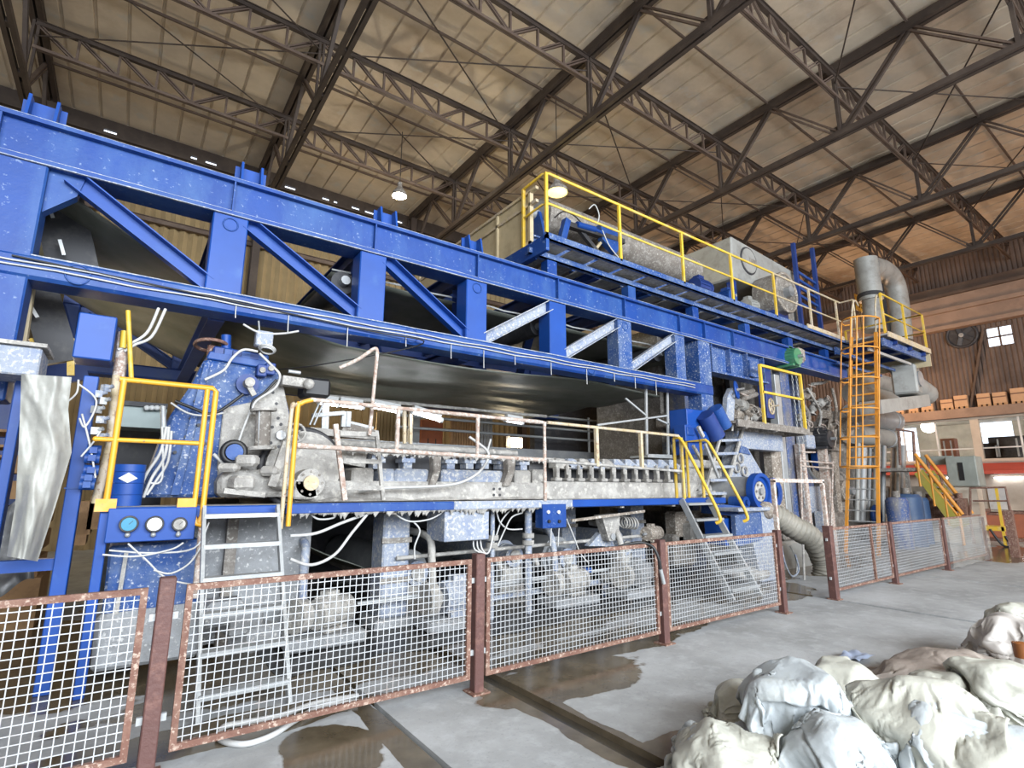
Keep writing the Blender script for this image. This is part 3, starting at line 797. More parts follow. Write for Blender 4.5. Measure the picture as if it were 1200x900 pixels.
# hood with round port
hd = thing('machine_hood', 'large dusty grey hood with a round port on the walkway', 'hood', (12.3, 7.6, WZ))
Yh = 7.0
A = at(857, 276, Y=Yh); B = at(930, 305, Y=Yh); X0h, X1h = A.x, B.x + .1; zt = A.z
mb = MB().hexa([(X0h - .1, Yh, 6.85), (X1h, Yh, 6.85), (X1h, Yh + 2.2, 6.85), (X0h - .1, Yh + 2.2, 6.85), (X0h, Yh, zt), (X1h, Yh, zt - .2), (X1h, Yh + 2.2, zt - .2), (X0h, Yh + 2.2, zt)])
mb.build('casing', M_DUCT, hd, bevel=.04)
cp = at(877, 306, Y=Yh)
MB().ring(cp, (0, 1, 0), .36, .03, 26, 6).build('port_ring', M_DARK, hd)
MB().cyl(cp - V((0, .03, 0)), cp, .34, seg=26).build('port_cover', M_DUCT, hd)
MB().bx(cp.x + .02, cp.x + .34, Yh - .04, Yh - .02, cp.z - .1, cp.z + .08).build('name_plate', M_GRIME, hd)
for x in (X0h + .1, X1h - .2): MB().bx(x, x + .12, Yh + .1, Yh + .3, WZ, 6.86).build('leg', M_BLUE_DARK, hd)
c = at(921, 343, Y=6.35)
dr = thing('drying_drum', 'brown round drum end behind the walkway rail right of the hood', 'drum', (c.x, 6.65, WZ))
MB().cyl((c.x, 6.35, c.z), (c.x, 6.95, c.z), .55, seg=36).build('drum_shell', M_GRIME, dr)
MB().ring((c.x, 6.34, c.z), (0, 1, 0), .51, .04, 32, 8).build('rim', M_PULP_BROWN, dr)
MB().cyl((c.x, 6.2, c.z), (c.x, 6.35, c.z), .14, seg=18).build('journal', M_GREY, dr)
MB().bx(c.x - .3, c.x + .3, 6.5, 6.8, WZ, c.z - .45).build('bearing_stand', M_BLUE_DARK, dr)
cx = at(826, 345, Y=6.6)
motor('drive_motor', (10.4, 6.95, WZ + .78), (1, 0, 0), .2, .42, M_BLUE_DARK, 'dark blue motor on the walkway below the hood')
motor('pump_motor', (11.5, 6.95, WZ + .76), (0, 1, 0), .18, .36, M_BLUE, 'small blue motor right under the round port')
motor('gear_motor', (12.5, 6.95, WZ + .76), (1, 0, .1), .18, .34, M_DUCT, 'dusty grey motor on the walkway right of the hood')
fr = thing('panelled_casing', 'dark casing with tall panels at the right end of the walkway', 'casing', (14, 7, WZ))
MB().bx(14.0, 15.3, 7.0, 9.2, WZ, WZ + 1.35).build('casing', M_GRIME, fr)
for x in (14.05, 14.5, 14.95): MB().bx(x, x + .04, 6.96, 7.0, WZ, WZ + 1.35).build('panel_joint', M_DARK, fr)
bf = thing('slatted_rack', 'upright blue slatted frame beside the hood', 'frame', (13.4, 7.0, WZ))
e0, e1 = at(935, 340, Y=6.85), at(957, 340, Y=6.85)
for e, top in ((e0, 291), (e1, 294)):
    z1 = at(940 if e is e0 else 957, top, Y=6.85).z
    MB().bx(e.x - .05, e.x + .05, 6.8, 6.9, WZ, z1).build('upright', M_BLUE_DARK, bf)
for k in range(5):
    z = WZ + 1.25 + k * .24
    MB().bar((e0.x, 6.85, z + .12), (e1.x, 6.85, z), .05, .07).build('slat', M_BLUE, bf)

# ---- platform at the right end with the caged ladder
pf = thing('end_platform', 'small high platform with yellow rails at the top of the caged ladder', 'platform', (16.4, 5.6, WZ - .3))
XA, XB, YA, YB2 = 15.04, 18.0, 4.84, 6.9
for k in range(7): MB().bx(XA + k * .43, XA + k * .43 + .36, YA, YB2, WZ - .04, WZ).build('floor_plate', M_GALV, pf)
MB().bx(XA, XB, YA - .03, YA, WZ - .10, WZ + .04).build('edge_beam', M_YELD, pf)
MB().bx(XA, XB, YA + .1, YA + .16, WZ - .3, WZ - .1).build('edge_beam', M_BLUE_DUSTY, pf)
MB().bx(XA, XB, YA + 1.2, YA + 1.26, WZ - .3, WZ - .1).build('edge_beam', M_BLUE_DUSTY, pf)
MB().bx(XB - .05, XB, YA, YB2, WZ - .45, WZ - .06).build('end_beam', M_CREAM, pf)
for k in range(3): MB().ibeam((XA + .6 + k * 1.0, YA, WZ - .13), (XA + .6 + k * 1.0, YB2, WZ - .13), .14, .1).build('cross_member', M_BLUE_DARK, pf)
railing(pf, [(XA + .03, YA + .05, RT), (XB - .03, YA + .05, RT), (XB - .03, YB2, RT)], WZ, M_YEL, [(XA + .03, YA + .05, RT), (16.5, YA + .05, RT), (XB - .03, YA + .05, RT), (XB - .03, YB2, RT)], 1, .024, None, .055)
railing(pf, [(XA - .02, 5.8, RT), (XA - .02, 5.72, RT), (XA - .02, 5.5, RT)], WZ, M_YELD, [(XA - .02, 5.5, RT)], 1, .022)
# orange ladder with hoops
LX = 14.95
lad = thing('caged_ladder', 'tall orange ladder with safety hoops up to the high platform', 'ladder', (LX, 5.6, 0))
def lp(s, z):
    """point on the ladder: s=0 far rail, 1 near rail."""
    k = (WZ - z) / WZ
    return V((LX, 5.62 - s * .56 + .72 * k + s * (-.34) * k * .5, z))
zt = WZ + 1.0
for s in (0, 1):
    MB().bar(lp(s, 0), lp(s, WZ + .05), .07, .05, V((1, 0, 0))).build('rail', M_ORANGE, lad)
    MB().tube(smooth_path([lp(s, WZ + .05), lp(s, WZ + .8), lp(s, WZ + 1.0) + V((.15, 0, .05)), lp(s, WZ + .95) + V((.35, 0, 0))]), .022, 8).build('handle', M_YELD, lad)
n = 20
for k in range(n):
    z = .28 + k * (WZ - .2) / n
    a, b = lp(0, z), lp(1, z)
    if z < 1.7: MB().tube([a, b], .016, 6).build('rung', M_GALV, lad)
    else: MB().bar(a, b, .10, .035).build('rung', M_ORANGE, lad)
def hoop(z, m=M_ORANGE):
    c = (lp(0, z) + lp(1, z)) / 2; r = .40
    return [lp(0, z)] + [c + V((-.12 - math.sin(k * PI / 10) * .62, math.cos(k * PI / 10) * r, -.02)) for k in range(11)] + [lp(1, z)]
zs = [2.15, 2.85, 3.55, 4.3, 5.05, 5.8]
for z in zs: MB().tube(hoop(z), .020, 6).build('hoop', M_ORANGE, lad)
for k in (2, 5, 6, 7, 10):
    MB().tube([hoop(z)[k + 1] for z in zs], .017, 6).build('hoop_strap', M_ORANGE, lad)
# ducts rising beside the platform
du = thing('air_duct', 'grey duct bending over in an arch behind the high platform', 'duct', (17.2, 7, WZ))
Yd = 6.75
pth = [at(1022, 385, Y=Yd), at(1016, 320, Y=Yd)]
d1 = MB().tube([at(1024, 388, Y=Yd), at(1021, 350, Y=Yd)], .28, 20).build('lower_pipe', M_DUCT, du)
MB().tube([at(1021, 352, Y=Yd), at(1014, 304, Y=Yd)], .36, 20).build('upper_pipe', M_DUCT, du)
MB().cyl(at(1020.5, 350, Y=Yd), at(1020.2, 346, Y=Yd), .40).build('clamp', M_DARK, du)
MB().tube(smooth_path([at(1018, 312, Y=Yd + .1), at(1034, 316, Y=Yd + .1), at(1046, 328, Y=Yd + .1), at(1052, 350, Y=Yd + .1), at(1057, 400, Y=Yd + .1)]), .34, 20).build('bend', M_DUCT, du)
MB().bar(at(1032, 325, Y=Yd + .4), at(1044, 400, Y=Yd + .4), .08, .08, V((0, 1, 0))).build('support', M_DARK, du)
M_SIGN = mat('yellow_sign', (0.75, 0.45, 0.04), 0.5)
c = at(1007, 356, Y=7.3)
sg = thing('number_sign', 'small yellow sign reading 15 behind the grey duct', 'sign', c)
MB().bx(c.x - .3, c.x + .45, 7.3, 7.32, c.z - .28, c.z + .32).build('plate', M_SIGN, sg)
def text(s, loc, size, m, parent, rot=(PI / 2, 0, 0), name='lettering'):
    cu = bpy.data.curves.new(name, 'FONT'); cu.body = s; cu.size = size; cu.extrude = .002; cu.align_x = 'CENTER'; cu.align_y = 'CENTER'
    o = bpy.data.objects.new(name, cu); COL.objects.link(o)
    dg = bpy.context.evaluated_depsgraph_get(); me = bpy.data.meshes.new_from_object(o.evaluated_get(dg)); bpy.data.objects.remove(o)
    me.materials.clear(); me.materials.append(m)
    o = bpy.data.objects.new(name, me); COL.objects.link(o); o.parent = parent
    r = parent
    while r.parent: r = r.parent
    o.location = V(loc) - BASE[r.name]; o.rotation_euler = rot; return o
text('15', (c.x + .1, 7.295, c.z), .5, M_RUBBER, sg)
for z in (c.z - .28 - 1.2,): MB().bar((c.x, 7.31, WZ), (c.x, 7.31, c.z - .28), .05, .05, V((0, 1, 0))).build('post', M_YELD, sg)
# grey trough under the platform
Yt = 5.6
tr = thing('grey_trough', 'long grey rounded trough and box hanging under the high platform', 'trough', (17, Yt, 3.8))
A, B = at(1040, 470, Y=Yt), at(1096, 458, Y=Yt)
p0, p1 = at(1062, 447, Y=Yt), at(1084, 462, Y=Yt)
MB().tube([p0, p1], .33, 20).ball(p1, .33).build('tank', M_DUCT, tr)
q = at(1062, 446, Y=Yt - .1)
MB().cb(q + V((0, 0, .0)), .7, .6, .85, .15).build('gearbox', M_DUCT, tr, bevel=.05)
MB().cyl(q + V((0, -.36, 0)), q + V((0, -.3, 0)), .22).build('flange', M_GREY, tr)
MB().bar(at(1020, 478, Y=Yt), at(1078, 470, Y=Yt), .5, .35, V((0, 0, 1))).build('trough', M_DUCT, tr)
MB().bar(q, (q.x, Yt - .1, WZ - .1), .12, .12, V((0, 1, 0))).build('hanger', M_BLUE_DARK, tr)
for i, yy in enumerate((4.95, 5.35, 5.7)):
    tag(MB().bar((XA - .4, yy + .2, WZ - .42 - .1 * i), (XB - .6, yy + .2, WZ - .42 - .1 * i), .05, .07).build('cable_tray', M_BLUE_DUSTY if i else M_GALV), ('front', 'middle', 'rear')[i] + ' pale bar slung under the high platform', 'bar')
# ================================================================ mesh fence along the machine
FY = 3.9
PW = .085
def fence_post(x, h, label, w=PW):
    t = thing('fence_post', label, 'fence post', (x, FY, 0), 'rusty posts of the mesh fence')
    MB().bx(x - w / 2, x + w / 2, FY - w / 2, FY + w / 2, .0, h).build('upright', M_RUSTPOST, t, bevel=.006)
    MB().bx(x - .08, x + .08, FY - .08, FY + .08, 0, .012).build('base_plate', M_RUST, t)
    for z in (.3, .85):
        MB().bx(x - w / 2 - .03, x + w / 2 + .03, FY - .012, FY + .012, z - .02, z + .02).build('lug', M_GALV, t)
    return t
fence_post(.285, 1.07, 'nearest rust brown fence post, left of the panel before the white ladder')
fence_post(2.475, 1.06, 'rust brown fence post standing beside the wide floor gutter')
fence_post(4.80, 1.05, 'rust brown fence post in front of the steel stairs foot')
fence_post(7.22, 1.05, 'rust brown fence post left of the gate gap')
fence_post(8.68, 1.05, 'thick rust brown fence post right of the gate gap', .11)
fence_post(10.95, 1.03, 'rust brown fence post before the orange ladder')
fence_post(13.6, .98, 'short rust brown fence post beside the wrapped last panel')
fence_post(16.3, .96, 'last rust brown fence post at the far end of the fence')
def fence_panel(x0, x1, label, z0=.125, z1=1.0, pitch=.045, mids=(), wire=.0027, y=FY):
    t = thing('mesh_fence', label, 'fence panel', ((x0 + x1) / 2, y, z0), 'mesh panels of the fence')
    w = .036
    h = w / 2
    for a, b in (((x0 - h, z0), (x1 + h, z0)), ((x0 - h, z1), (x1 + h, z1)), ((x0, z0 + h), (x0, z1 - h)), ((x1, z0 + h), (x1, z1 - h))):
        MB().bar((a[0], y, a[1]), (b[0], y, b[1]), .03, w, V((0, 0, 1)) if a[1] == b[1] else V((1, 0, 0))).build('frame_bar', M_RUST, t)
    for x in mids: MB().bar((x, y - .01, z0), (x, y - .01, z1), w, w, V((1, 0, 0))).build('frame_bar', M_RUST, t)
    m = MB(); n = max(2, round((x1 - x0) / pitch))
    for k in range(1, n):
        x = x0 + (x1 - x0) * k / n; m.bx(x - wire, x + wire, y - wire, y + wire * .2, z0, z1)
    q = round((z1 - z0) / pitch)
    for k in range(1, q):
        z = z0 + (z1 - z0) * k / q; m.bx(x0, x1, y - wire * .2, y + wire, z - wire, z + wire)
    m.build('wire_mesh', M_MESH, t)
    return t
fence_panel(-2.2, .175, 'square mesh fence panel at the left edge in front of the blue posts')
fence_panel(.405, 2.385, 'square mesh fence panel in front of the white steel ladder')
fence_panel(2.57, 4.71, 'square mesh fence panel with a black hose over its top')
fence_panel(4.89, 7.13, 'square mesh fence panel in front of the steel stairs')
fence_panel(8.78, 10.86, 'mesh fence panel right of the gate gap, with an extra upright', mids=(10.15,))
fence_panel(11.05, 13.5, 'mesh fence panel below and right of the orange ladder')
fence_panel(13.7, 16.25, 'last mesh fence panel, wrapped in dirty clear plastic')
M_FILM = mat('dirty_clear_film', (0.55, 0.54, 0.5), 0.25, dirt=(0.3, 0.27, 0.23), amt=0.5, scale=3, alpha=.3)
def film(u, v):
    x = 13.65 + u * 2.75; z = .99 - v * .95
    return V((x, FY - .05 - .05 * noise.noise(V((x * 2, z * 4, 3))) - .04 * v, z + .03 * noise.noise(V((x * 3, 0, 2)))))
tag(MB().grid(film, 40, 16).build('plastic_wrap', M_FILM), 'dirty translucent plastic draped over the last fence panel', 'plastic sheet')
# rusty portal over the gate gap
pt = thing('gate_portal', 'pinkish rusty pipe portal over the gate gap in the fence', 'portal', (7.95, FY, 1.0))
a, b = at(907, 563, Y=FY), at(963, 568, Y=FY)
zt = a.z
for x in (7.24, 8.66): MB().bar((x, FY, 1.02), (x, FY, zt), .05, .05, V((1, 0, 0))).build('leg', M_RAILRUST, pt)
MB().bar((7.215, FY, zt), (8.685, FY, zt), .05, .05).build('crossbar', M_RAILRUST, pt)
# black hose hung over the third panel
cable([at(714, 645, Y=4.1), at(735, 638, Y=4.0), at(752, 636, Y=3.92), at(765, 641, Y=3.84), at(772, 655, Y=3.80), at(774, 668, Y=3.80)], .017, M_RUBBER, 'black hose hung over the fence panel top', 'hose', 'hose')
tag(MB().tube([at(774, 667, Y=3.80), at(778, 684, Y=3.80)], .02, 8).build('hose_nozzle', M_GALV), 'grey nozzle at the end of the black hose on the fence', 'nozzle')
# grey hose lying on the floor at the ladder foot
def fl(px, py, z=.02): return at(px, py, Z=z)
cable([fl(420, 822), fl(380, 826), fl(345, 845), fl(318, 862), fl(285, 872), fl(258, 866), fl(262, 852), fl(290, 846), fl(330, 838), fl(370, 824), fl(420, 815)], .019, M_CABLE, 'grey hose looped on the floor under the second fence panel', 'hose', 'hose', 8)
# ================================================================ working deck in front of the machine
DZ, DY = 1.43, 5.5
dk = thing('working_deck', 'long blue edged steel deck along the front of the machine', 'deck', (4, 5.9, 0))
MB().bx(-.05, 1.25, DY, DY + .05, DZ - .10, DZ).build('fascia', M_BLUE_CLEAN, dk, bevel=.01)
MB().bx(1.3, 3.15, DY, DY + .05, DZ - .09, DZ + .01).build('fascia', M_BLUE, dk, bevel=.01)
MB().bx(3.15, 5.0, DY, DY + .05, DZ - .09, DZ + .01).build('fascia', M_PULP_BLUE, dk, bevel=.01)
MB().bx(5.0, 8.6, DY, DY + .05, DZ - .09, DZ + .01).build('fascia', M_BLUE_CLEAN, dk, bevel=.01)
MB().bx(-.05, 8.6, DY + .05, 6.0, DZ - .03, DZ).build('deck_plate', M_PULP, dk)
for k in range(8): MB().bx(-.02 + k * 1.2, .06 + k * 1.2, DY + .05, 7.5, DZ - .12, DZ - .03).build('joist', M_GRIME, dk)
def crust(mb, x0, x1, y, z, n, lo, hi, th=.05):
    """A ragged fringe of dried pulp hanging below an edge."""
    for k in range(n):
        x = x0 + (x1 - x0) * (k + random.random()) / n; h = lo + (hi - lo) * random.random() ** 2; w = .012 + .03 * random.random()
        mb.add([(x - w, y, z), (x + w, y, z), (x + w, y + th, z), (x - w, y + th, z), (x, y + th / 2, z - h)], [(0, 1, 4), (1, 2, 4), (2, 3, 4), (3, 0, 4)])
    return mb
c = crust(MB(), 1.35, 5.0, DY + .0, DZ - .085, 170, .01, .075).build('pulp_fringe', M_PULP, dk); c['kind'] = 'stuff'
# columns carrying the deck
M_COLC = M_PULP_BLUE
for x, y, w, s in ((2.72, 6.1, .34, 'thick pulp caked column under the deck, left of the grey box'), (1.25, 6.3, .42, 'wide blue grey column behind the white ladder'), (6.1, 6.8, .3, 'pulp caked column under the deck beside the drive rollers'), (7.9, 6.9, .36, 'pulp caked column behind the steel stairs')):
    t = thing('column', s, 'column', (x, y, 0))
    MB().bx(x - w / 2, x + w / 2, y, y + .35, .12, DZ - .12).build('shaft', M_COLC, t, bevel=.02)
    MB().bx(x - w * .75, x + w * .75, y - .08, y + .45, 0, .12).build('footing', M_CONC, t, bevel=.02)
    for z in (.5, .95): MB().bx(x - w * .55, x + w * .55, y - .015, y + .02, z, z + .06).build('clamp', M_GRIME, t)
# yellow rails, left bay
ry = thing('guard_rail', 'orange yellow guard rail on the deck above the gauge box', 'guard rail', (.3, DY, DZ - .1))
za = 2.49
a, b = at(140, 447, Y=DY), at(253, 460, Y=DY)
MB().tube([(a.x, DY, za), (b.x - .03, DY, za), (b.x, DY, za - .03), (b.x, DY, 1.35), (b.x - .02, DY - .02, 1.28)], .024, 8).build('top_rail', M_ORY, ry)
MB().tube([(a.x + .03, DY, za), (a.x + .03, DY, 1.5)], .024, 8).build('post', M_ORY, ry)
MB().tube([(b.x - .07, DY - .01, za - .02), (b.x - .07, DY - .01, 1.36), (b.x - .04, DY - .03, 1.28), (b.x, DY - .03, 1.27)], .022, 8).build('post', M_ORY, ry)
MB().tube([(a.x - .1, DY, 1.98), (b.x - .05, DY, 1.98)], .020, 8).build('mid_rail', M_ORY, ry)
MB().ball((a.x - .1, DY, 1.98), .022).build('rail_end', M_ORY, ry)
for x in (a.x + .03, b.x - .13): MB().bx(x - .07, x + .07, DY - .03, DY + .0, DZ - .03, DZ + .07).build('bracket', M_ORY, ry)
# orange pole pair right of the ladder and the crusted rail
rr = thing('guard_rail', 'crusted rusty guard rail on the deck before the machine rollers', 'guard rail', (3, DY, DZ))
zt = 2.47
xs = [at(px, py, Y=DY).x for px, py in ((350, 470), (467, 480), (560, 488), (638, 495))]
xl = at(347, 500, Y=DY).x
MB().tube(smooth_path([(xl, DY, DZ - .2), (xl, DY, 2.3), (xl + .03, DY, 2.42), (xl + .14, DY, zt)]), .024, 8).build('pole', M_ORY, rr)
MB().tube(smooth_path([(xl - .07, DY - .02, DZ - .22), (xl - .06, DY - .02, 2.3), (xl - .02, DY, 2.40), (xl + .12, DY, zt)]), .020, 8).build('pole', M_YELD, rr)
def wob_tube(p, q, r, n=24, am=.006):
    p, q = V(p), V(q); return MB().tube([p + (q - p) * (k / n) for k in range(n + 1)], [r * (1 + .35 * noise.noise(V((k * 1.3, p.z * 9, p.x)))) for k in range(n + 1)], 8)
wob_tube((xl + .12, DY, zt), (xs[3], DY, zt - .01), .024).build('top_rail', M_RAILRUST, rr)
wob_tube((xl + .02, DY, 2.0), (xs[3], DY, 1.96), .026).build('mid_rail', M_RAILRUST, rr)
c = crust(MB(), xl + .8, xs[3], DY - .02, 1.955, 60, .01, .05, .03).build('pulp_fringe', M_PULP, rr); c['kind'] = 'stuff'
for x, z0 in ((xs[1], 1.98), (xs[2], 1.96), (xs[3], DZ)): wob_tube((x, DY, z0), (x, DY, zt), .024, 10).build('post', M_RAILRUST, rr)
r2 = thing('guard_rail', 'pale yellow guard rail on the deck left of the stairs', 'guard rail', (6, DY, DZ))
xe = at(797, 512, Y=DY).x
MB().tube([(xs[3] + .05, DY, zt - .005), (xe - .05, DY, zt - .02), (xe, DY, zt - .06), (xe, DY, DZ - .08)], .023, 8).build('top_rail', M_YELD, r2)
wob_tube((xs[3] + .05, DY, 1.95), (xe, DY, 1.87), .022).build('mid_rail', M_PULP, r2)
for px in (699, 751): x = at(px, 520, Y=DY).x; MB().bar((x, DY, 1.9), (x, DY, zt), .05, .05, V((1, 0, 0))).build('post', M_YELD, r2)
MB().tube([(xe + .0, DY - .02, zt - .05), (xe + .0, DY - .02, DZ)], .024, 8).build('post', M_YEL, r2)
# white steel ladder
def step_ladder(name, label, xa, xb, y0, y1, ztop, n, m, cat='ladder', tread=.05, wr=.045):
    t = thing(name, label, cat, ((xa + xb) / 2, (y0 + y1) / 2, 0))
    for x in (xa, xb): MB().bar((x, y0, 0), (x, y1, ztop), wr * .6, wr * 1.6, V((0, -1, .3))).build('rail', m, t)
    for k in range(n):
        f = (k + .6) / (n - .1); z = ztop * f; y = y0 + (y1 - y0) * f
        MB().bx(xa, xb, y - tread, y + tread, z - .018, z + .018).build('step', m, t)
    return t
step_ladder('step_ladder', 'white steel ladder leaning against the deck behind the fence', .60, 1.20, 4.5, 5.42, 1.42, 6, M_GALV)
# steel stairs on the right with yellow handrails
s2 = step_ladder('steel_stairs', 'grey steel stairs with yellow handrails down from the deck', 7.30, 8.02, 4.68, 5.46, 1.42, 6, M_GALV, 'stairs', .10, .06)
for x, px in ((7.38, 803), (8.12, 842)):
    tb = MB().tube(smooth_path([(x, DY + .1, 2.42), (x, DY - .02, 2.40), (x, DY - .15, 2.2), (x, 4.95, 1.42), (x, 4.86, 1.22), (x + .0, 4.84, 1.12), (x - .03, 4.9, 1.08)]), .026, 8); tb.build('handrail', M_YEL, s2)
    MB().tube([(x + .02, DY + .12, DZ - .1), (x + .02, DY + .12, 2.42), (x, DY, 2.42)], .026, 8).build('post', M_YEL, s2)
MB().tube([(8.14, DY + .42, DZ - .1), (8.14, DY + .42, 2.42), (8.14, DY + .05, 2.42)], .024, 8).build('post', M_YEL, s2)
# hanging gauge box with three gauges
bx0, bx1 = at(127, 600, Y=DY - .05), at(231, 597, Y=DY - .05)
gb = thing('gauge_box', 'blue panel with three round gauges under the yellow rail', 'gauge panel', (.2, DY - .05, 1.05))
z1, z0 = at(180, 595, Y=DY - .05).z, at(180, 634, Y=DY - .05).z
MB().bx(bx0.x, bx1.x, DY - .05, DY + .12, z0, z1).build('panel', M_BLUE_CLEAN, gb, bevel=.006)
M_DIALW = mat('white_dial', (0.75, 0.76, 0.78), 0.3); M_DIALT = mat('teal_dial', (0.03, 0.20, 0.32), 0.3)
for px, m, r in ((151, M_DIALT, .065), (181, M_DIALW, .065), (210, M_PULP, .055)):
    c = at(px, 614, Y=DY - .055)
    g = MB().cyl(c, c + V((0, -.035, 0)), r, seg=24).build('gauge', M_GREY, gb)
    MB().cyl(c + V((0, -.035, 0)), c + V((0, -.038, 0)), r * .8, seg=24).build('dial', m, g)
    MB().ring(c + V((0, -.036, 0)), (0, 1, 0), r * .92, .008, 24, 6).build('bezel', M_DARK, g)
    MB().bar(c + V((0, -.04, 0)), c + V((r * .4, -.04, r * .4)), .006, .003).build('needle', M_RUBBER, g)
    d = c + V((0, 0, -.085))
    MB().tube([c + V((0, -.02, -.04)), d + V((0, -.02, 0))], .012, 8).ball(d + V((0, -.02, 0)), .02).build('cock', M_GREY, g)
# thin lines under the gauge box
for i, pts in enumerate(([(128, 645), (180, 648), (228, 642), (245, 612)], [(150, 637), (170, 655), (196, 678), (232, 686)], [(236, 640), (222, 660), (200, 672), (180, 668)], [(120, 650), (160, 652), (200, 644), (215, 636)])):
    cable([at(x, y, Y=DY - .02 - .01 * i) for x, y in pts], .008, M_CABLE, 'thin pale tube looping below the gauge panel, %s from the top' % ORD[i], 'tube', 'air_tube')
tag(MB().tube([at(237, 618, Y=DY - .02), at(229, 700, Y=DY + .1)], .03, 8).build('post', M_RAILRUST), 'rusty brown pipe post below the yellow rail, left of the white ladder', 'post')
# small blue control box with two lamps, boxes and cables under the deck
ub = thing('control_box', 'blue box with two round buttons hanging under the deck', 'control box', (4.7, DY, 1.0))
a, b = at(636, 591, Y=DY - .02), at(664, 618, Y=DY - .02)
MB().bx(a.x, b.x, DY - .02, DY + .14, b.z, a.z).build('case', M_BLUE, ub, bevel=.006)
for px, py in ((642, 600), (654, 600), (643, 611), (655, 611)):
    c = at(px, py, Y=DY - .02); MB().cyl(c, c - V((0, .02, 0)), .022, seg=14).build('button', M_DIALW if py < 605 else M_RUBBER, ub)
for px in (646, 655): MB().tube([at(px, 619, Y=DY), at(px - 1, 640, Y=DY)], .008, 6).build('cable', M_CABLE, ub)
jb = thing('junction_box', 'pale metal box hanging under the deck beside the caked column', 'junction box', (3.6, DY + .3, .95))
a, b = at(539, 602, Y=DY + .05), at(573, 632, Y=DY + .05)
MB().bx(a.x - .2, b.x, DY + .05, DY + .5, b.z, DZ - .1).build('case', M_PULP_BLUE, jb, bevel=.008)
for k in range(3): MB().tube(smooth_path([(b.x - .06 - k * .05, DY + .15, b.z), (b.x - .05 - k * .05, DY + .12, b.z - .12), (b.x + .03, DY + .1, b.z - .16), (b.x + .09, DY + .08, b.z + .1)]), .010, 6).build('cable', M_CABLE, jb)
for i, pts in enumerate(([(340, 655), (365, 662), (392, 650), (412, 625), (430, 603)], [(340, 628), (370, 625), (400, 613), (430, 602)], [(360, 598), (372, 608), (390, 607), (396, 600)], [(462, 602), (480, 611), (505, 608), (522, 598)], [(485, 612), (492, 622), (486, 640), (486, 655)],
                         [(583, 640), (592, 620), (600, 606), (612, 601)], [(582, 600), (586, 612), (596, 620), (612, 620)], [(664, 608), (672, 628), (680, 648), (690, 660)], [(600, 596), (588, 610), (580, 632), (572, 646)])):
    w = ['lowest long hose loop', 'upper long hose', 'short hose loop', 'crusted hose swag', 'thin hose on the caked column', 'thin cable rising', 'thin cable swag', 'thin slanting cable', 'thin bowed cable'][i]
    pl = ['right of the white ladder', 'right of the white ladder', 'just under the deck edge right of the ladder', 'under the deck at the caked column', 'below the deck', 'right of the pale junction box', 'right of the pale junction box', 'right of the blue button box', 'right of the pale junction box'][i]
    cable([at(x, y, Y=DY + .06 + .02 * i) for x, y in pts], .016 if i < 2 else .010, M_CABLE, 'pale %s %s' % (w, pl), 'hose', 'hose')
# dark lower felt and a dark sheet added for the shade under the deck
def lowfelt(u, v):
    x = 1.05 + u * 2.3; y = 6.9 + v * 2.4
    return V((x, y, 1.32 - u * 1.1 + .02 * math.sin(x * 5 + y)))
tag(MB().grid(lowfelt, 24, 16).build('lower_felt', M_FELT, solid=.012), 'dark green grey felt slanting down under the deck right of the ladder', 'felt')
tag(MB().bx(1.0, 9.3, 9.35, 9.4, 0, 1.42).build('pit_shade_sheet', M_DARK), 'dark sheet standing in for shade at the back below the machine table', 'sheet')
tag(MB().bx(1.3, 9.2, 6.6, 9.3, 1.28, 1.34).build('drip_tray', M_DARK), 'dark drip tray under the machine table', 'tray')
for i, (x, r) in enumerate(((3.1, .26), (4.6, .20), (5.6, .3), (6.9, .24))):
    roll('lower_roll', (x, 6.55, .55 + .1 * (i % 2)), (x, 9.2, .55 + .1 * (i % 2)), r, M_PULP_BLUE if i % 2 else M_GREY, ['leftmost', 'second', 'third', 'rightmost'][i] + ' pulp covered roll low under the deck, lying front to back', 'roll', .16)
for i, (x, w) in enumerate(((3.1, .3), (4.6, .26), (5.6, .34), (6.9, .3))):
    z = .55 + .1 * (i % 2)
    t = thing('bearing_pedestal', 'pulp caked bearing pedestal low behind the fence, %s from the left' % ORD[i], 'pedestal', (x, 6.4, 0))
    MB().prism([(x - w, 6.36, .0), (x + w, 6.36, .0), (x + w * .45, 6.36, z), (x - w * .45, 6.36, z)], (0, .14, 0)).build('stand', M_PULP, t)
    MB().cyl((x, 6.3, z), (x, 6.54, z), .15, seg=20).build('bearing_housing', M_PULP_BLUE, t)
    MB().cyl((x, 6.27, z), (x, 6.3, z), .09, seg=16).build('cap', M_PULP, t)
# pipes low behind the fence
for i, (z, y, m) in enumerate(((.36, 5.9, M_GALV), (.78, 6.05, M_PULP), (.16, 6.1, M_PULP_BLUE))):
    tag(MB().tube([(2.2 + .5 * i, y, z), (7.0, y, z + .05)], .025 + .012 * (i == 2), 8).build('pipe', m), ['thin pale', 'thick crusted', 'lowest blue grey'][i] + ' pipe running low behind the fence under the deck', 'pipe')
for i, x in enumerate((3.85, 4.42)):
    t = thing('standpipe', ('left' if i == 0 else 'right') + ' pale standpipe with a valve under the deck near the blue button box', 'standpipe', (x, 5.75, 0))
    MB().tube([(x, 5.75, 0), (x, 5.75, 1.3)], .05 if i else .03, 10).build('pipe', M_PULP_BLUE, t)
    MB().cyl((x, 5.75, .86), (x, 5.75, .92), .08).cyl((x, 5.75, .95), (x, 5.75, 1.01), .08).build('flange', M_PULP, t)
    MB().tube([(x, 5.75, .7), (x, 5.6, .7), (x, 5.55, .62)], .03, 8).build('valve', M_PULP, t)
